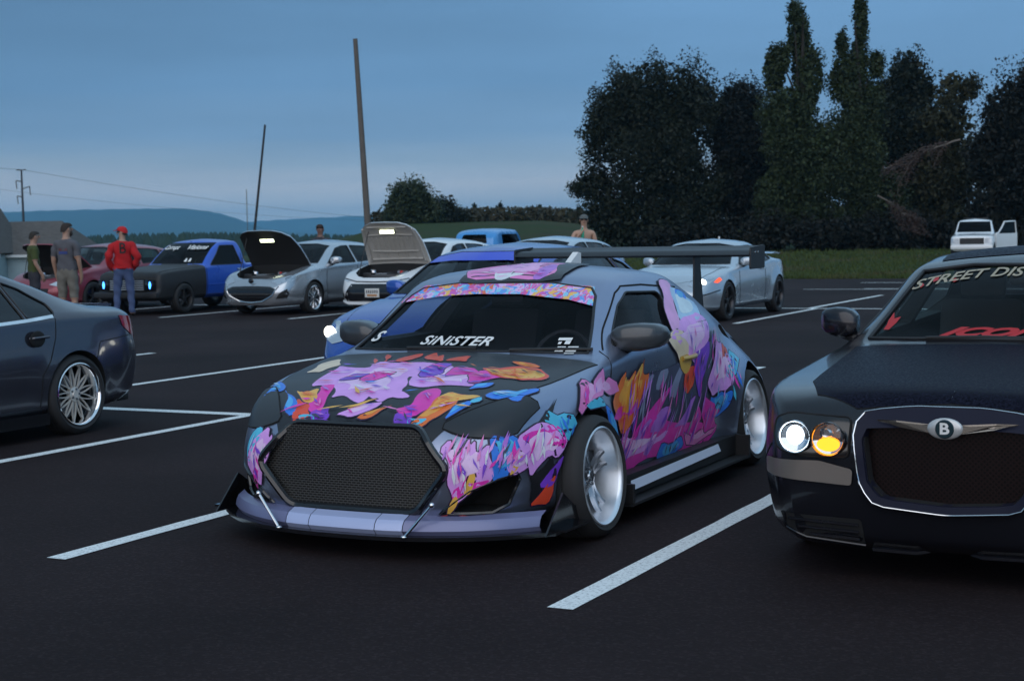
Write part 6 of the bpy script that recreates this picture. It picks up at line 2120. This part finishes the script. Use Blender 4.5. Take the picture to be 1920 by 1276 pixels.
work_light(co, COB, .33, 0.03, 70, K_['cab'][0] - .16, 'bright strip lamp under the grey raised hood of the white hatchback')

# ---- faded red car with its hood up, behind the men
P_RED = paint('faded_maroon', (.26, .05, .07), .30, .3, .4)
rd, RDB, K_ = far_car('hatchback', 'faded red hatchback with its hood up behind the standing men', 26.0, -24.55, 'hatch', P_RED, hood='plain', hood_ang=46, hood_in=pmat('hood_lining', (.012, .012, .013), .95), wheel=('multi', 5), glass=M_GLASSC, rim=M_BLACK)
for sg in (1, -1):
    front_patch(rd, RDB, [(sg * y, z) for y, z in [(.44, .60), (.62, .57), (.80, .62), (.82, .70), (.6, .68)]], M_LAMP, 'headlight', .006)
front_patch(rd, RDB, [(.45, .52), (-.45, .52), (-.4, .36), (.4, .36)], M_BLACK, 'grille', .006)

# ---- silver car parked behind the blue one
sv, SVB, K_ = far_car('coupe', 'silver car in the back row whose pale roof shows over the blue car', 25.6, -13.2, 'hatch', paint('pale_silver', (.50, .56, .62), .25, .6, .6), wheel=('multi', 5), glass=M_GLASS)
front_patch(sv, SVB, [(.50, .60), (-.50, .60), (-.56, .36), (.56, .36)], M_BLACK, 'grille', .006)
for sg in (1, -1):
    front_patch(sv, SVB, [(sg * y, z) for y, z in [(.50, .66), (.72, .70), (.82, .74), (.78, .64), (.6, .62)]], M_LAMP, 'headlight', .006)

# ---- white coupe with a lit headlight
gn, GNB, K_ = far_car('coupe', 'white coupe with one bright headlight and dark wheels in the back row', 24.8, -9.72, 'coupe', paint('pearl_white', (.44, .50, .56), .24, .55, .6), wheel=('multi', 5), glass=M_GLASSD, rim=pmat('dark_alloy', (.05, .05, .055), .3, .8), wide=.015, R_=.335)
front_patch(gn, GNB, [(.42, .48), (-.42, .48), (-.52, .28), (.52, .28)], M_BLACK, 'grille', .006)
seam('bumper_crease', GNB, 'L', [(.10, .46), (.30, .50), (.52, .53)], gn, .010, M_BLACK)
for sg in (1, -1):
    hl_ = [(sg * y, z) for y, z in [(.46, .62), (.62, .58), (.78, .64), (.83, .73), (.72, .74), (.55, .70)]]
    front_patch(gn, GNB, hl_, M_LAMP, 'headlight', .006)
    front_patch(gn, GNB, [(sg * y, z) for y, z in [(.82, .66), (.845, .74), (.865, .70), (.85, .65)]], emat('marker_red', (1.0, .12, .06), 1.6), 'side_marker', .008)
    front_patch(gn, GNB, hl_, M_LENS, 'headlight_lens', .02)
p = proj(GNB, 'F', -.68, .665)
MB().ball((p.x - .012, p.y, p.z), (.03, .15, .11), 14, 8).mesh('bulb', emat('halogen', (1.0, .97, .85), 7.0), gn)
MB().prism([(4.10, 1.07), (4.52, 1.05), (4.56, 1.075), (4.3, 1.10)], 'y', -.66, .66).mesh('trunk_spoiler', MATS['pearl_white'], gn, ang=40)
MB().box((3.0, 0, 1.37), (.05, .02, .07), None, .006).mesh('antenna', M_WHITE, gn)

# ---- blue car behind the wrapped one
P_BLUE = paint('deep_blue', (.020, .085, .40), .24, .35, .7)
bl, BLB, K_ = far_car('hatchback', 'blue hatchback with one headlight lit, half hidden behind the wrapped car', 11.9, -7.2, 'hatch', P_BLUE, wheel=('multi', 5), glass=M_GLASS, W=.88)
for sg in (1, -1):
    hl_ = [(sg * y, z) for y, z in [(.44, .64), (.62, .60), (.80, .66), (.83, .78), (.70, .79), (.55, .72)]]
    front_patch(bl, BLB, hl_, M_LAMP, 'headlight', .006)
    front_patch(bl, BLB, hl_, M_LENS, 'headlight_lens', .02)
p = proj(BLB, 'F', .72, .70)
MB().ball((p.x - .012, p.y, p.z), (.03, .12, .11), 14, 8).mesh('bulb', emat('halogen', (1.0, .97, .85), 7.0), bl)
front_patch(bl, BLB, [(.42, .54), (-.42, .54), (-.5, .33), (.5, .33)], M_BLACK, 'grille', .006)
patch('windshield_banner', BLB, 'F', [(.60, 1.27), (.565, 1.335), (.3, 1.372), (-.3, 1.372), (-.565, 1.335), (-.60, 1.27), (-.3, 1.295), (.3, 1.295)], paint('blue_swirl', (.03, .07, .62), .35, .1, .3), bl, .006, .06)

# ---- light blue van in the distance
def light_blue_van():
    car = car_thing('van', 'bright light-blue van far back, dark rear window above the white car', 44.0, -23.4, -8, 'van')
    car.scale = (.92, .92, .92)
    pm = paint('sky_blue_paint', (.05, .27, .62), .28, .1, .6)
    B = Body(L=3.9, zc=[(0, .9), (.05, 1.3), (.15, 1.55), (.45, 1.75), (.9, 1.80), (2.4, 1.80), (2.8, 1.66), (3.1, 1.25), (3.3, 1.05), (3.8, .9), (3.9, .7)],
        zs=[(0, .8), (.2, 1.05), (2.8, 1.05), (3.3, .95), (3.9, .65)], zr=[(0, .88), (.05, 1.26), (.15, 1.5), (.45, 1.68), (.9, 1.73), (2.4, 1.73), (2.8, 1.58), (3.1, 1.2), (3.3, 1.02), (3.8, .88), (3.9, .68)],
        wr=[(0, .6), (.3, .72), (2.6, .70), (3.9, .55)], w=[(0, .74), (.1, .82), (.3, .86), (3.4, .86), (3.8, .75), (3.9, .6)], zb=[(0, .3), (3.9, .3)], r_sh=.05, r_rail=.09, r_mid=.2, step=.1).build()
    rwn = round_poly([(-.46, 1.30), (.50, 1.30), (.44, 1.60), (-.38, 1.60)], .06)
    sw = [(.7, 1.15), (.75, 1.60), (2.4, 1.60), (2.75, 1.15)]
    cuts = [hull_prism(rwn, 'x', -.5, .8)] + [hull_prism(round_poly(sw, .05), 'y', s_ * .4, s_ * 1.3) for s_ in (-1, 1)]
    cut_body(B, [B.cabin(.35, 2.7, .5, .06), join_cut([c for c in cuts[:1]] + cuts[1:]), join_cut([cyl_cut(cx, .32, .34, s_ * .5, s_ * 1.2, 28) for cx in (.7, 3.2) for s_ in (-1, 1)])], pm, 'body', car)
    patch('rear_window', B, 'F', rwn, M_GLASSD, car, -.004, .1)
    for v in 'LR':
        patch('window', B, v, round_poly(sw, .05), M_GLASSD, car, -.004, .12)
    for sg in (1, -1):
        patch('tail_lamp', B, 'F', [(sg * .68, .8), (sg * .78, .8), (sg * .76, 1.1), (sg * .68, 1.1)], M_REDLENS, car, .006)
    put_wheels(car, wheel_meshes('multi', .31, .2, .2, .02, M_ALU, M_ALU), (.7, 3.2), .75, .31)
light_blue_van()
# ================================================================== pickup, black front and blue cab
def build_truck():
    car = car_thing('pickup_truck', 'old pickup with matte black front, blue cab and blue lit headlamps', 25.7, -21.68, 0, 'truck')
    blue = paint('pickup_blue', (.02, .10, .55), .30, .15, .6)
    blk = pmat('matte_black', (.020, .020, .022), .55, var=.2, vscale=6)
    B = Body(L=4.85,
        zc=[(0, .78), (.04, .86), (.2, .895), (.8, .94), (1.35, .975), (1.45, .985), (1.75, 1.22), (2.05, 1.42), (2.25, 1.50), (2.5, 1.52), (2.8, 1.515), (2.88, 1.42), (3.0, 1.05), (3.05, 1.0), (3.5, .99), (4.8, .98), (4.85, .9)],
        zs=[(0, .74), (.1, .83), (.5, .875), (1.4, .92), (2.5, .945), (3.2, .95), (4.8, .95), (4.85, .86)],
        zr=[(0, .77), (.04, .85), (.2, .885), (.8, .925), (1.35, .955), (1.5, .965), (1.75, 1.15), (2.05, 1.36), (2.25, 1.44), (2.5, 1.46), (2.8, 1.455), (2.9, 1.36), (3.0, 1.02), (3.05, .985), (3.5, .98), (4.8, .97), (4.85, .89)],
        wr=[(0, .66), (.3, .70), (1.4, .73), (1.9, .68), (2.3, .64), (2.8, .64), (3.0, .70), (3.2, .74), (4.85, .74)],
        w=[(0, .78), (.05, .815), (.2, .83), (4.6, .83), (4.85, .80)], zb=[(0, .28), (4.85, .3)], zw=[(0, .6), (4.85, .65)],
        r_sh=.03, r_rail=.045, r_mid=.2, tuck=.04, nose=pch([(.2, .06), (.35, -.03), (.45, -.03), (.5, .02), (.8, .02), (.9, .06)]), step=.06).build()
    win = [(1.72, .965), (2.02, 1.20), (2.20, 1.375), (2.68, 1.375), (2.80, .97)]
    ws = [(-.68, 1.0), (.68, 1.0), (.60, 1.44), (-.60, 1.44)]
    cuts = [cyl_cut(cx, .31, .34, s_ * .5, s_ * 1.2, 32) for cx in (.78, 3.75) for s_ in (-1, 1)] + [hull_prism(round_poly(win, .03), 'y', s_ * .4, s_ * 1.2) for s_ in (-1, 1)]
    bo = cut_body(B, [B.cabin(1.5, 2.84, .45, .05), join_cut(cuts), join_cut([hull_prism(ws, 'x', 1.0, 2.2), hull_prism([(-.55, 1.08), (.55, 1.08), (.5, 1.40), (-.5, 1.40)], 'x', 2.7, 3.3)]), hull_prism([(3.1, -.70), (4.75, -.70), (4.75, .70), (3.1, .70)], 'z', .62, 1.3)], blue, 'body', car)
    patch('windshield', B, 'F', ws, glass_mat('clear_screen', (.55, .62, .63)), car, -.004, .08)
    patch('rear_window', B, 'B', [(-.55, 1.08), (.55, 1.08), (.5, 1.40), (-.5, 1.40)], M_GLASSD, car, -.004, .1)
    bo.data.materials.append(blk)
    for q in bo.data.polygons:
        if q.material_index == 0 and q.center.x < 1.50:
            q.material_index = 2
    seam('hood_gap', B, 'T', [(.10, .70), (1.38, .74)], car, .006); seam('hood_gap', B, 'T', [(.10, -.70), (1.38, -.74)], car, .006)
    for v, sg in (('L', -1), ('R', 1)):
        patch('window', B, v, round_poly(win, .03), M_GLASSD, car, -.006, .1)
        seam('window_trim', B, v, round_poly(win, .03), car, .010, M_BLACK, True)
        seam('door_gap', B, v, [(1.56, .95), (1.56, .36), (2.84, .36), (2.86, .95), (2.86, 1.2)], car, .007)
        seam('body_crease', B, v, [(1.56, .56), (4.8, .58)], car, .010, blue)
        MB().tube([proj(B, v, 2.62, .86, .01), proj(B, v, 2.64, .86, .03), proj(B, v, 2.76, .86, .03), proj(B, v, 2.78, .86, .01)], .014, 6).mesh('door_handle', M_CHROME, car)
    # face: bars and square lamp boxes
    for k in range(6):
        z = .515 + .036 * k
        MB().box((-.045, 0, z), (.02, .86, .016), None, .004).mesh('grille_bar', M_LAMP, car)
    MB().box((-.024, 0, .60), (.02, .94, .26)).mesh('grille_back', M_GAP, car)
    for sg in (1, -1):
        h = MB().box((-.035, sg * .60, .605), (.03, .26, .22), None, .01).mesh('headlight', M_GLOSSBLK, car)
        MB().ball((-.052, sg * .60, .605), (.02, .055, .15), 12, 8).mesh('bulb', emat('blue_halo', (.05, .28, 1.0), 6.0), h)
    MB().box((-.08, 0, .40), (.10, 1.62, .12), None, .03).mesh('front_bumper', blk, car)
    for (y, z, w_) in ((.30, .80, .05), (-.35, .80, .04)):
        pass
    for y in (.46, .52):
        seam('hood_sticker', B, 'T', [(.14, y), (.24, y - .02)], car, .012, pmat('lime_vinyl', (.12, .30, .03), .5), False, .01)
    lettering('windshield_lettering', B, 'F', 'Corrupt', (.36, 1.325), .12, M_WHITE, car, .022, .3, 1, .003, True, width=.42)
    lettering('windshield_lettering', B, 'F', 'Visions', (-.32, 1.325), .12, M_WHITE, car, .022, .3, 1, .003, True, width=.48)
    for y in (-.20, -.30):
        patch('windshield_sticker', B, 'F', [(y, 1.04), (y - .07, 1.04), (y - .05, 1.11), (y - .015, 1.11)], M_WHITE, car, .008, .1)
    dashboard(car, 1.52, 1.85, .62, .95)
    MB().box((2.35, 0, .62), (.5, 1.25, .2), None, .05).box((2.66, 0, .95), (.14, 1.25, .6), Matrix.Rotation(R(8), 3, 'Y'), .05).mesh('seat', M_INT, car)
    steering(car, 1.95, -.36, .98)
    put_wheels(car, wheel_meshes('multi', .31, .215, .22, .02, M_BLACK, M_BLACK), (.78, 3.75), .735, .31)
build_truck()

# ================================================================== white pickup at the trees, one door open
def build_suv():
    wp = at(1822, 470, 66)
    car = thing('pickup_truck', 'white pickup parked under the trees with its door hanging open', 'truck', (wp.x, wp.y, terrain(wp.x, wp.y)), math.pi / 2 - R(20))
    pm = P_WHITE
    B = Body(L=4.6,
        zc=[(0, .95), (.04, 1.02), (.3, 1.05), (1.1, 1.12), (1.25, 1.14), (1.6, 1.45), (1.85, 1.65), (2.1, 1.72), (2.6, 1.73), (2.9, 1.70), (2.98, 1.5), (3.1, 1.15), (4.5, 1.12), (4.6, 1.0)],
        zs=[(0, .9), (.2, .98), (1.2, 1.05), (2.8, 1.08), (4.5, 1.08), (4.6, .95)],
        zr=[(0, .94), (.04, 1.0), (.3, 1.035), (1.1, 1.10), (1.3, 1.12), (1.6, 1.37), (1.85, 1.58), (2.1, 1.65), (2.6, 1.66), (2.9, 1.62), (3.0, 1.45), (3.1, 1.12), (4.5, 1.10), (4.6, .98)],
        wr=[(0, .7), (1.2, .75), (1.7, .70), (2.1, .66), (2.9, .66), (3.2, .78), (4.6, .78)], w=[(0, .8), (.05, .84), (.2, .87), (4.4, .87), (4.6, .84)],
        zb=[(0, .4), (4.6, .42)], r_sh=.04, r_rail=.05, r_mid=.2, step=.08).build()
    win = [(1.6, 1.12), (1.85, 1.36), (2.02, 1.57), (2.75, 1.58), (2.82, 1.13)]
    ws = [(-.70, 1.17), (.70, 1.17), (.62, 1.61), (-.62, 1.61)]
    door = [(1.42, .50), (2.88, .50), (2.88, 1.10), (1.42, 1.09)]
    cut_body(B, [B.cabin(1.35, 2.88, .55, .05), join_cut([cyl_cut(cx, .37, .41, s_ * .5, s_ * 1.2, 28) for cx in (.85, 3.7) for s_ in (-1, 1)] + [hull_prism(win, 'y', s_ * .4, s_ * 1.2) for s_ in (-1, 1)]), hull_prism(ws, 'x', .9, 2.1), hull_prism(door, 'y', -.3, -1.3)], pm, 'body', car)
    patch('windshield', B, 'F', ws, M_GLASSD, car, -.004, .1)
    patch('window', B, 'R', win, M_GLASSD, car, -.004, .1)
    # open driver door, hinged at its front edge
    d = thing_part = bpy.data.objects.new('door', None)
    bpy.data.objects.remove(d)
    m = MB(); m.prism(door, 'y', -.05, .03)
    fr = [(1.45, 1.09), (1.62, 1.12), (1.86, 1.36), (2.03, 1.58), (2.78, 1.60), (2.86, 1.10)]
    m.tube([(x, 0, z) for x, z in fr], .035, 6)
    hinge = Vector((1.42, -.86, 0)); rot = Matrix.Rotation(R(-32), 3, 'Z')
    m.v = [tuple(rot @ (Vector(p) - Vector((1.42, 0, 0))) + hinge) for p in m.v]
    dr = m.mesh('door', pm, car, ang=30)
    g = MB().prism(win, 'y', -.006, .006); g.v = [tuple(rot @ (Vector(p) - Vector((1.42, 0, 0))) + hinge) for p in g.v]
    g.mesh('door_glass', M_GLASSD, dr, False)
    front_patch(car, B, [(.48, .93), (-.48, .93), (-.48, .68), (.48, .68)], M_BLACK, 'grille', .008)
    for sg in (1, -1):
        front_patch(car, B, [(sg * .52, .92), (sg * .80, .92), (sg * .80, .74), (sg * .52, .72)], M_LAMP, 'headlight', .008)
    MB().box((-.06, 0, .56), (.14, 1.68, .18), None, .04).mesh('front_bumper', pm, car)
    MB().box((2.45, 0, .78), (.5, 1.3, .2), None, .05).box((2.75, 0, 1.1), (.14, 1.3, .6), None, .05).mesh('seat', M_INT, car)
    dashboard(car, 1.38, 1.7, .66, 1.1)
    MB().box((2.4, 0, 1.745), (.06, 1.0, .04), None, .01).mesh('roof_lamps', M_BLACK, car)
    put_wheels(car, wheel_meshes('multi', .37, .23, .24, .02, M_ALU, M_ALU), (.85, 3.7), .76, .37)
build_suv()
# ================================================================== people
def person(label, pos, face, h=1.78, top=(.1, .1, .1), legs=(.05, .05, .07), skin=(.36, .21, .15), hair=(.02, .015, .012), sleeves='short', shorts=False, cap=None, arms='down', beard=False, shirt=True, seed=0, head_turn=0.0, jacket=False, stance=.11):
    """one skinned body; clothing and hair are children of the figure"""
    t = thing('person', label, 'person', pos, face)
    s = h / 1.78
    rg = random.Random(seed)
    # joints: x right, y forward (the figure faces +y), z up
    J = {'pel': (0, 0, .95), 'sp1': (0, .0, 1.10), 'sp2': (0, -.015, 1.30), 'nk0': (0, -.01, 1.47), 'nk1': (0, .01, 1.55), 'hd': (0, .025, 1.64), 'hd2': (0, .02, 1.71)}
    Rd = {'pel': (.15, .115), 'sp1': (.145, .105), 'sp2': (.165, .115), 'nk0': (.075, .07), 'nk1': (.058, .06), 'hd': (.076, .095), 'hd2': (.066, .082)}
    E = [('pel', 'sp1'), ('sp1', 'sp2'), ('sp2', 'nk0'), ('nk0', 'nk1'), ('nk1', 'hd'), ('hd', 'hd2')]
    for sg, n in ((-1, 'l'), (1, 'r')):
        J['hip' + n] = (sg * .095, 0, .88); Rd['hip' + n] = (.095, .10)
        J['kn' + n] = (sg * stance, .02, .49); Rd['kn' + n] = (.058, .062)
        J['an' + n] = (sg * (stance + .015), -.015, .10); Rd['an' + n] = (.040, .045)
        J['to' + n] = (sg * (stance + .035), .13, .045); Rd['to' + n] = (.038, .035)
        E += [('pel', 'hip' + n), ('hip' + n, 'kn' + n), ('kn' + n, 'an' + n), ('an' + n, 'to' + n)]
        J['sh' + n] = (sg * .185, -.01, 1.42); Rd['sh' + n] = (.062, .062)
        if arms == 'down':
            el = (sg * .235, -.03, 1.14); wr = (sg * .235, .05, .90); hn = (sg * .225, .07, .81)
        elif arms == 'pockets':
            el = (sg * .285, -.09, 1.15); wr = (sg * .215, .05, .98); hn = (sg * .17, .09, .93)
        elif arms == 'drink' and sg > 0:
            el = (sg * .27, .12, 1.18); wr = (sg * .10, .25, 1.35); hn = (sg * .05, .255, 1.42)
        else:
            el = (sg * .24, -.02, 1.14); wr = (sg * .23, .10, .92); hn = (sg * .215, .13, .84)
        J['el' + n] = el; Rd['el' + n] = (.045, .045)
        J['wr' + n] = wr; Rd['wr' + n] = (.031, .031)
        J['hn' + n] = hn; Rd['hn' + n] = (.040, .026)
        E += [('sp2', 'sh' + n), ('sh' + n, 'el' + n), ('el' + n, 'wr' + n), ('wr' + n, 'hn' + n)]
        d = (Vector(hn) - Vector(wr)).normalized()
        a = Vector((0, 1, 0)) - d * d.y
        a = a.normalized() if a.length > .1 else Vector((1, 0, 0))
        for k in range(4):
            b0 = Vector(hn) + d * .02 + a * (-.027 + .018 * k)
            ln = (.062, .075, .070, .055)[k]
            cv = Vector((-sg * .02, 0, 0))
            J['f%d%s' % (k, n)] = tuple(b0 + d * ln * .55); Rd['f%d%s' % (k, n)] = (.0095, .0095)
            J['g%d%s' % (k, n)] = tuple(b0 + d * ln + cv); Rd['g%d%s' % (k, n)] = (.008, .008)
            E += [('hn' + n, 'f%d%s' % (k, n)), ('f%d%s' % (k, n), 'g%d%s' % (k, n))]
        J['th' + n] = tuple(Vector(wr) + d * .06 + a * .048); Rd['th' + n] = (.011, .011)
        E += [('wr' + n, 'th' + n)]
    names = list(J)
    ix = {n: i for i, n in enumerate(names)}
    me = bpy.data.meshes.new('body')
    me.from_pydata([tuple(c * s for c in J[n]) for n in names], [(ix[a], ix[b]) for a, b in E], [])
    ob = bpy.data.objects.new('tmp_person', me); TMP.objects.link(ob)
    md = ob.modifiers.new('skin', 'SKIN'); md.use_smooth_shade = True
    for i, n in enumerate(names):
        sv = me.skin_vertices[0].data[i]
        sv.radius = (Rd[n][0] * s, Rd[n][1] * s)
        sv.use_root = (n == 'pel')
    ob.modifiers.new('sub', 'SUBSURF').levels = 2
    dg = bpy.context.evaluated_depsgraph_get(); dg.update()
    res = bpy.data.meshes.new_from_object(ob.evaluated_get(dg))
    bpy.data.objects.remove(ob)
    sm = pmat('skin_%d' % seed, skin, .55, var=.1, vscale=12)
    tm = pmat('cloth_top_%d' % seed, top, .9, var=.22, vscale=14, bump=.4, bscale=22) if shirt else sm
    lm = pmat('cloth_legs_%d' % seed, legs, .9, var=.3, vscale=10, bump=.4, bscale=18)
    sh = pmat('shoe_leather', (.02, .02, .022), .6)
    hm = pmat('hair_%d' % seed, hair, .8, var=.3, vscale=60, bump=.5, bscale=80)
    for m in (sm, tm, lm, sh):
        res.materials.append(m)
    zk = .50 if shorts else .09
    mi = []
    for p in res.polygons:
        c = p.center / s
        arm_ = abs(c.x) > .20 or (arms == 'drink' and c.y > .10 and c.z > 1.0 and c.x > .0 and c.z < 1.5)
        k = 0
        if c.z < .075:
            k = 3
        elif c.z < .96 and not (abs(c.x) > .175 and c.z > .72):
            k = 2 if c.z > zk else 0
            if shorts and c.z < .14:
                k = 3
        elif c.z < 1.485 and not (abs(c.x) > .175 and c.z < .97):
            k = 1
            if abs(c.x) > .19 or arm_:
                lim = {'short': 1.20, 'long': .93}[sleeves]
                k = 1 if c.z > lim else 0
            if not shirt:
                k = 0
        if sleeves == 'long' and k == 0 and .93 < c.z < 1.3:
            k = 1
        mi.append(k)
    # the garments stand a little off the skin
    grow_ = {}
    for p, k in zip(res.polygons, mi):
        for vi in p.vertices:
            grow_[vi] = max(grow_.get(vi, 0), {0: 0, 1: .016 if not jacket else .028, 2: .014, 3: .012}[k])
    nn = [v.normal.copy() for v in res.vertices]
    for vi, g in grow_.items():
        c = res.vertices[vi].co
        wob = 1 + .5 * math.sin(c.z * 31 + c.x * 23 + seed)
        if c.z / s < 1.5:
            res.vertices[vi].co = c + nn[vi] * g * wob * s
    res.polygons.foreach_set('material_index', mi)
    res.polygons.foreach_set('use_smooth', [True] * len(res.polygons))
    res.name = 'body'
    body = bpy.data.objects.new('body', res); COL.objects.link(body); body.parent = t
    # head details in the head's own turn
    hc = Vector((0, .028, 1.665)) * s
    rz = Matrix.Rotation(head_turn, 3, 'Z')
    def hv(p):
        return rz @ (Vector(p) * s) + hc
    m = MB()
    nse = MB().ball((0, 0, 0), (.03 * s, .045 * s, .05 * s), 8, 6); nse.v = [tuple(hv((0, .098, -.005)) + rz @ Vector(p)) for p in nse.v]; nse.mesh('nose', sm, body)
    for sg in (-1, 1):
        er = MB().ball((0, 0, 0), (.02 * s, .04 * s, .06 * s), 8, 6); er.v = [tuple(hv((sg * .078, 0, -.005)) + rz @ Vector(p)) for p in er.v]; er.mesh('ear', sm, body)
        ey = MB().ball((0, 0, 0), (.022 * s, .012 * s, .012 * s), 8, 6); ey.v = [tuple(hv((sg * .032, .088, .02)) + rz @ Vector(p)) for p in ey.v]; ey.mesh('eye', pmat('eye_dark', (.02, .015, .012), .3), body)
    mo = MB().ball((0, 0, 0), (.045 * s, .012 * s, .012 * s), 8, 6); mo.v = [tuple(hv((0, .09, -.05)) + rz @ Vector(p)) for p in mo.v]; mo.mesh('mouth', pmat('lip', (.25, .10, .09), .6), body)
    # hair or cap: a shell over the crown
    def shell(name, mat, r, z0, back, fr):
        V = []; F = []
        n, k = 18, 7
        for j in range(k + 1):
            for i in range(n):
                q = 2 * math.pi * i / n
                fx, fy = math.cos(q), math.sin(q)
                lo = z0 if fy > .2 else z0 - back * min(1, (.2 - fy) / .8)
                tt = j / k
                ph = tt * math.pi / 2
                zz = lo + (r[2] - lo) * math.sin(ph)
                cr = math.cos(ph) ** .75
                V.append(hv((fx * r[0] * max(cr, .02), fy * r[1] * max(cr, .02) - .005, zz)))
        for j in range(k):
            for i in range(n):
                F.append((j * n + i, j * n + (i + 1) % n, (j + 1) * n + (i + 1) % n, (j + 1) * n + i))
        F.append(tuple(k * n + i for i in range(n)))
        return mk(name, V, F, mat, body, True)
    if cap:
        cm = pmat('cap_%d' % seed, cap, .8, var=.1)
        c = shell('cap', cm, (.093, .112, .118), .035, .05, 0)
        V = []
        for k in range(9):
            q = math.pi * (k / 8)
            V += [hv((.085 * math.cos(q), .085 + .0 * math.sin(q), .045)), hv((.080 * math.cos(q), .095 + .085 * math.sin(q), .030))]
        V += [p + Vector((0, 0, .008)) for p in V]
        F = [(2 * k, 2 * k + 1, 2 * k + 3, 2 * k + 2) for k in range(8)] + [(18 + 2 * k, 20 + 2 * k, 21 + 2 * k, 19 + 2 * k) for k in range(8)] + [(2 * k + 1, 19 + 2 * k, 21 + 2 * k, 2 * k + 3) for k in range(8)]
        mk('cap_brim', V, F, cm, c, False)
        shell('hair', hm, (.084, .103, .04), .0, .06, 0)
    else:
        shell('hair', hm, (.086, .108, .112), .045, .095, 0)
    if beard:
        b = MB().ball((0, 0, 0), (.125 * s, .10 * s, .11 * s), 12, 8); b.v = [tuple(hv((0, .055, -.075)) + rz @ Vector(p)) for p in b.v]; b.mesh('beard', hm, body)
    return t, body, s

g1 = lot(25.0, -21.2)
m3, m3b, s3 = person('person in red jacket and red cap seen from behind before the black pickup', (g1.x, g1.y, 0), R(12), 1.80, (.42, .008, .012), (.06, .09, .19), sleeves='long', cap=(.48, .008, .012), arms='pockets', seed=1, head_turn=R(70), jacket=True, stance=.13)
V, F = text_mesh('B', .30, 0, .85, .004)
def on_back(b, u, v, off=.012):
    l, n, i, d = BVHTree.FromPolygons([v_.co.copy() for v_ in b.data.vertices], [tuple(p.vertices) for p in b.data.polygons]).ray_cast(Vector((u, -1, v)), Vector((0, 1, 0)))
    return (l + Vector((0, -off, 0))) if l else Vector((u, -.16, v))
mk('jacket_letter', [on_back(m3b, p[0], 1.36 + p[1]) for p in V], F, pmat('letter_black', (.012, .01, .012), .7), m3b, False)
mk('jacket_hem', *(lambda m: (m.v, m.f))(MB().tube([(.175 * math.cos(q), .13 * math.sin(q), .98) for q in [2 * math.pi * k / 20 for k in range(20)]], .022, 6, True)), MATS['cloth_top_1'], m3b)
p2 = at(128, 560, 29.0)
m2, m2b, s2 = person('bearded person in grey t-shirt and cargo shorts seen from behind, between the other two', (p2.x, p2.y, 0), R(-12), 1.87, (.085, .085, .098), (.15, .14, .12), sleeves='short', shorts=True, hair=(.025, .016, .012), beard=True, arms='down', seed=2, head_turn=R(-38))
V, F = text_mesh('M', .12, 0, 1, .004)
for (z, hgt, col) in ((1.36, .045, (.12, .05, .06)), (1.30, .05, (.04, .06, .20))):
    q = [(-.09, z), (.08, z), (.08, z + hgt), (-.09, z + hgt)]
    mk('shirt_print', [on_back(m2b, u, w_) for u, w_ in q], [(0, 1, 2, 3)], pmat('print_%d' % int(z * 100), col, .9), m2b, False)
p1 = at(66, 560, 31.5)
person('person in dark green camouflage shirt standing nearest the house', (p1.x, p1.y, 0), R(-62), 1.74, (.045, .060, .014), (.03, .03, .04), sleeves='short', hair=(.02, .015, .012), arms='front', seed=3, head_turn=R(0))
p4 = at(604, 560, 36)
person('dark-haired person whose head shows over the silver hatchback roof', (p4.x, p4.y, 0), R(170), 1.80, (.04, .04, .05), (.03, .03, .04), hair=(.03, .014, .010), skin=(.22, .12, .09), arms='down', seed=4)
p5 = at(1097, 560, 35)
m5, m5b, s5 = person('shirtless person in a grey cap drinking behind the silver car', (p5.x, p5.y, 0), R(178), 1.90, (.3, .2, .15), (.03, .03, .05), skin=(.46, .27, .19), cap=(.10, .11, .11), shirt=False, arms='drink', seed=5, shorts=True)
def bottle():
    o = MB().lathe([(.0, -.13), (.034, -.13), (.038, -.12), (.038, .02), (.030, .06), (.016, .09), (.014, .13), (.0, .135)], 'z', 16).mesh('bottle', pmat('green_plastic', (.06, .42, .26), .2, coat=.3), None)
    o.location = m5.matrix_basis @ Vector((.045, .24, 1.50)) if False else Vector((p5.x - .045, p5.y - .25, 1.50))
    o.rotation_euler = (R(14), 0, 0)
    tag(o, 'pale green bottle held to the mouth of the shirtless person', 'bottle')
    MB().lathe([(.0, .15), (.017, .15), (.017, .128), (.0, .125)], 'z', 12).mesh('cap', M_WHITE, o)
bottle()
# ================================================================== evening air
def haze():
    m = bpy.data.materials.new('evening_air'); m.use_nodes = True
    n, l = nodes_of(m)
    n.remove(n['Principled BSDF'])
    v = n.new('ShaderNodeVolumePrincipled')
    v.inputs['Color'].default_value = (.26, .66, 1.0, 1)
    v.inputs['Density'].default_value = 1.4e-4
    v.inputs['Anisotropy'].default_value = .0
    l.new(v.outputs[0], n['Material Output'].inputs['Volume'])
    o = MB().box((0, 4850, 45), (16000, 10300, 230)).mesh('haze', m, None, False)
    o['kind'] = 'stuff'; o['label'] = 'blue evening haze over the valley'
haze()
COL.flush()
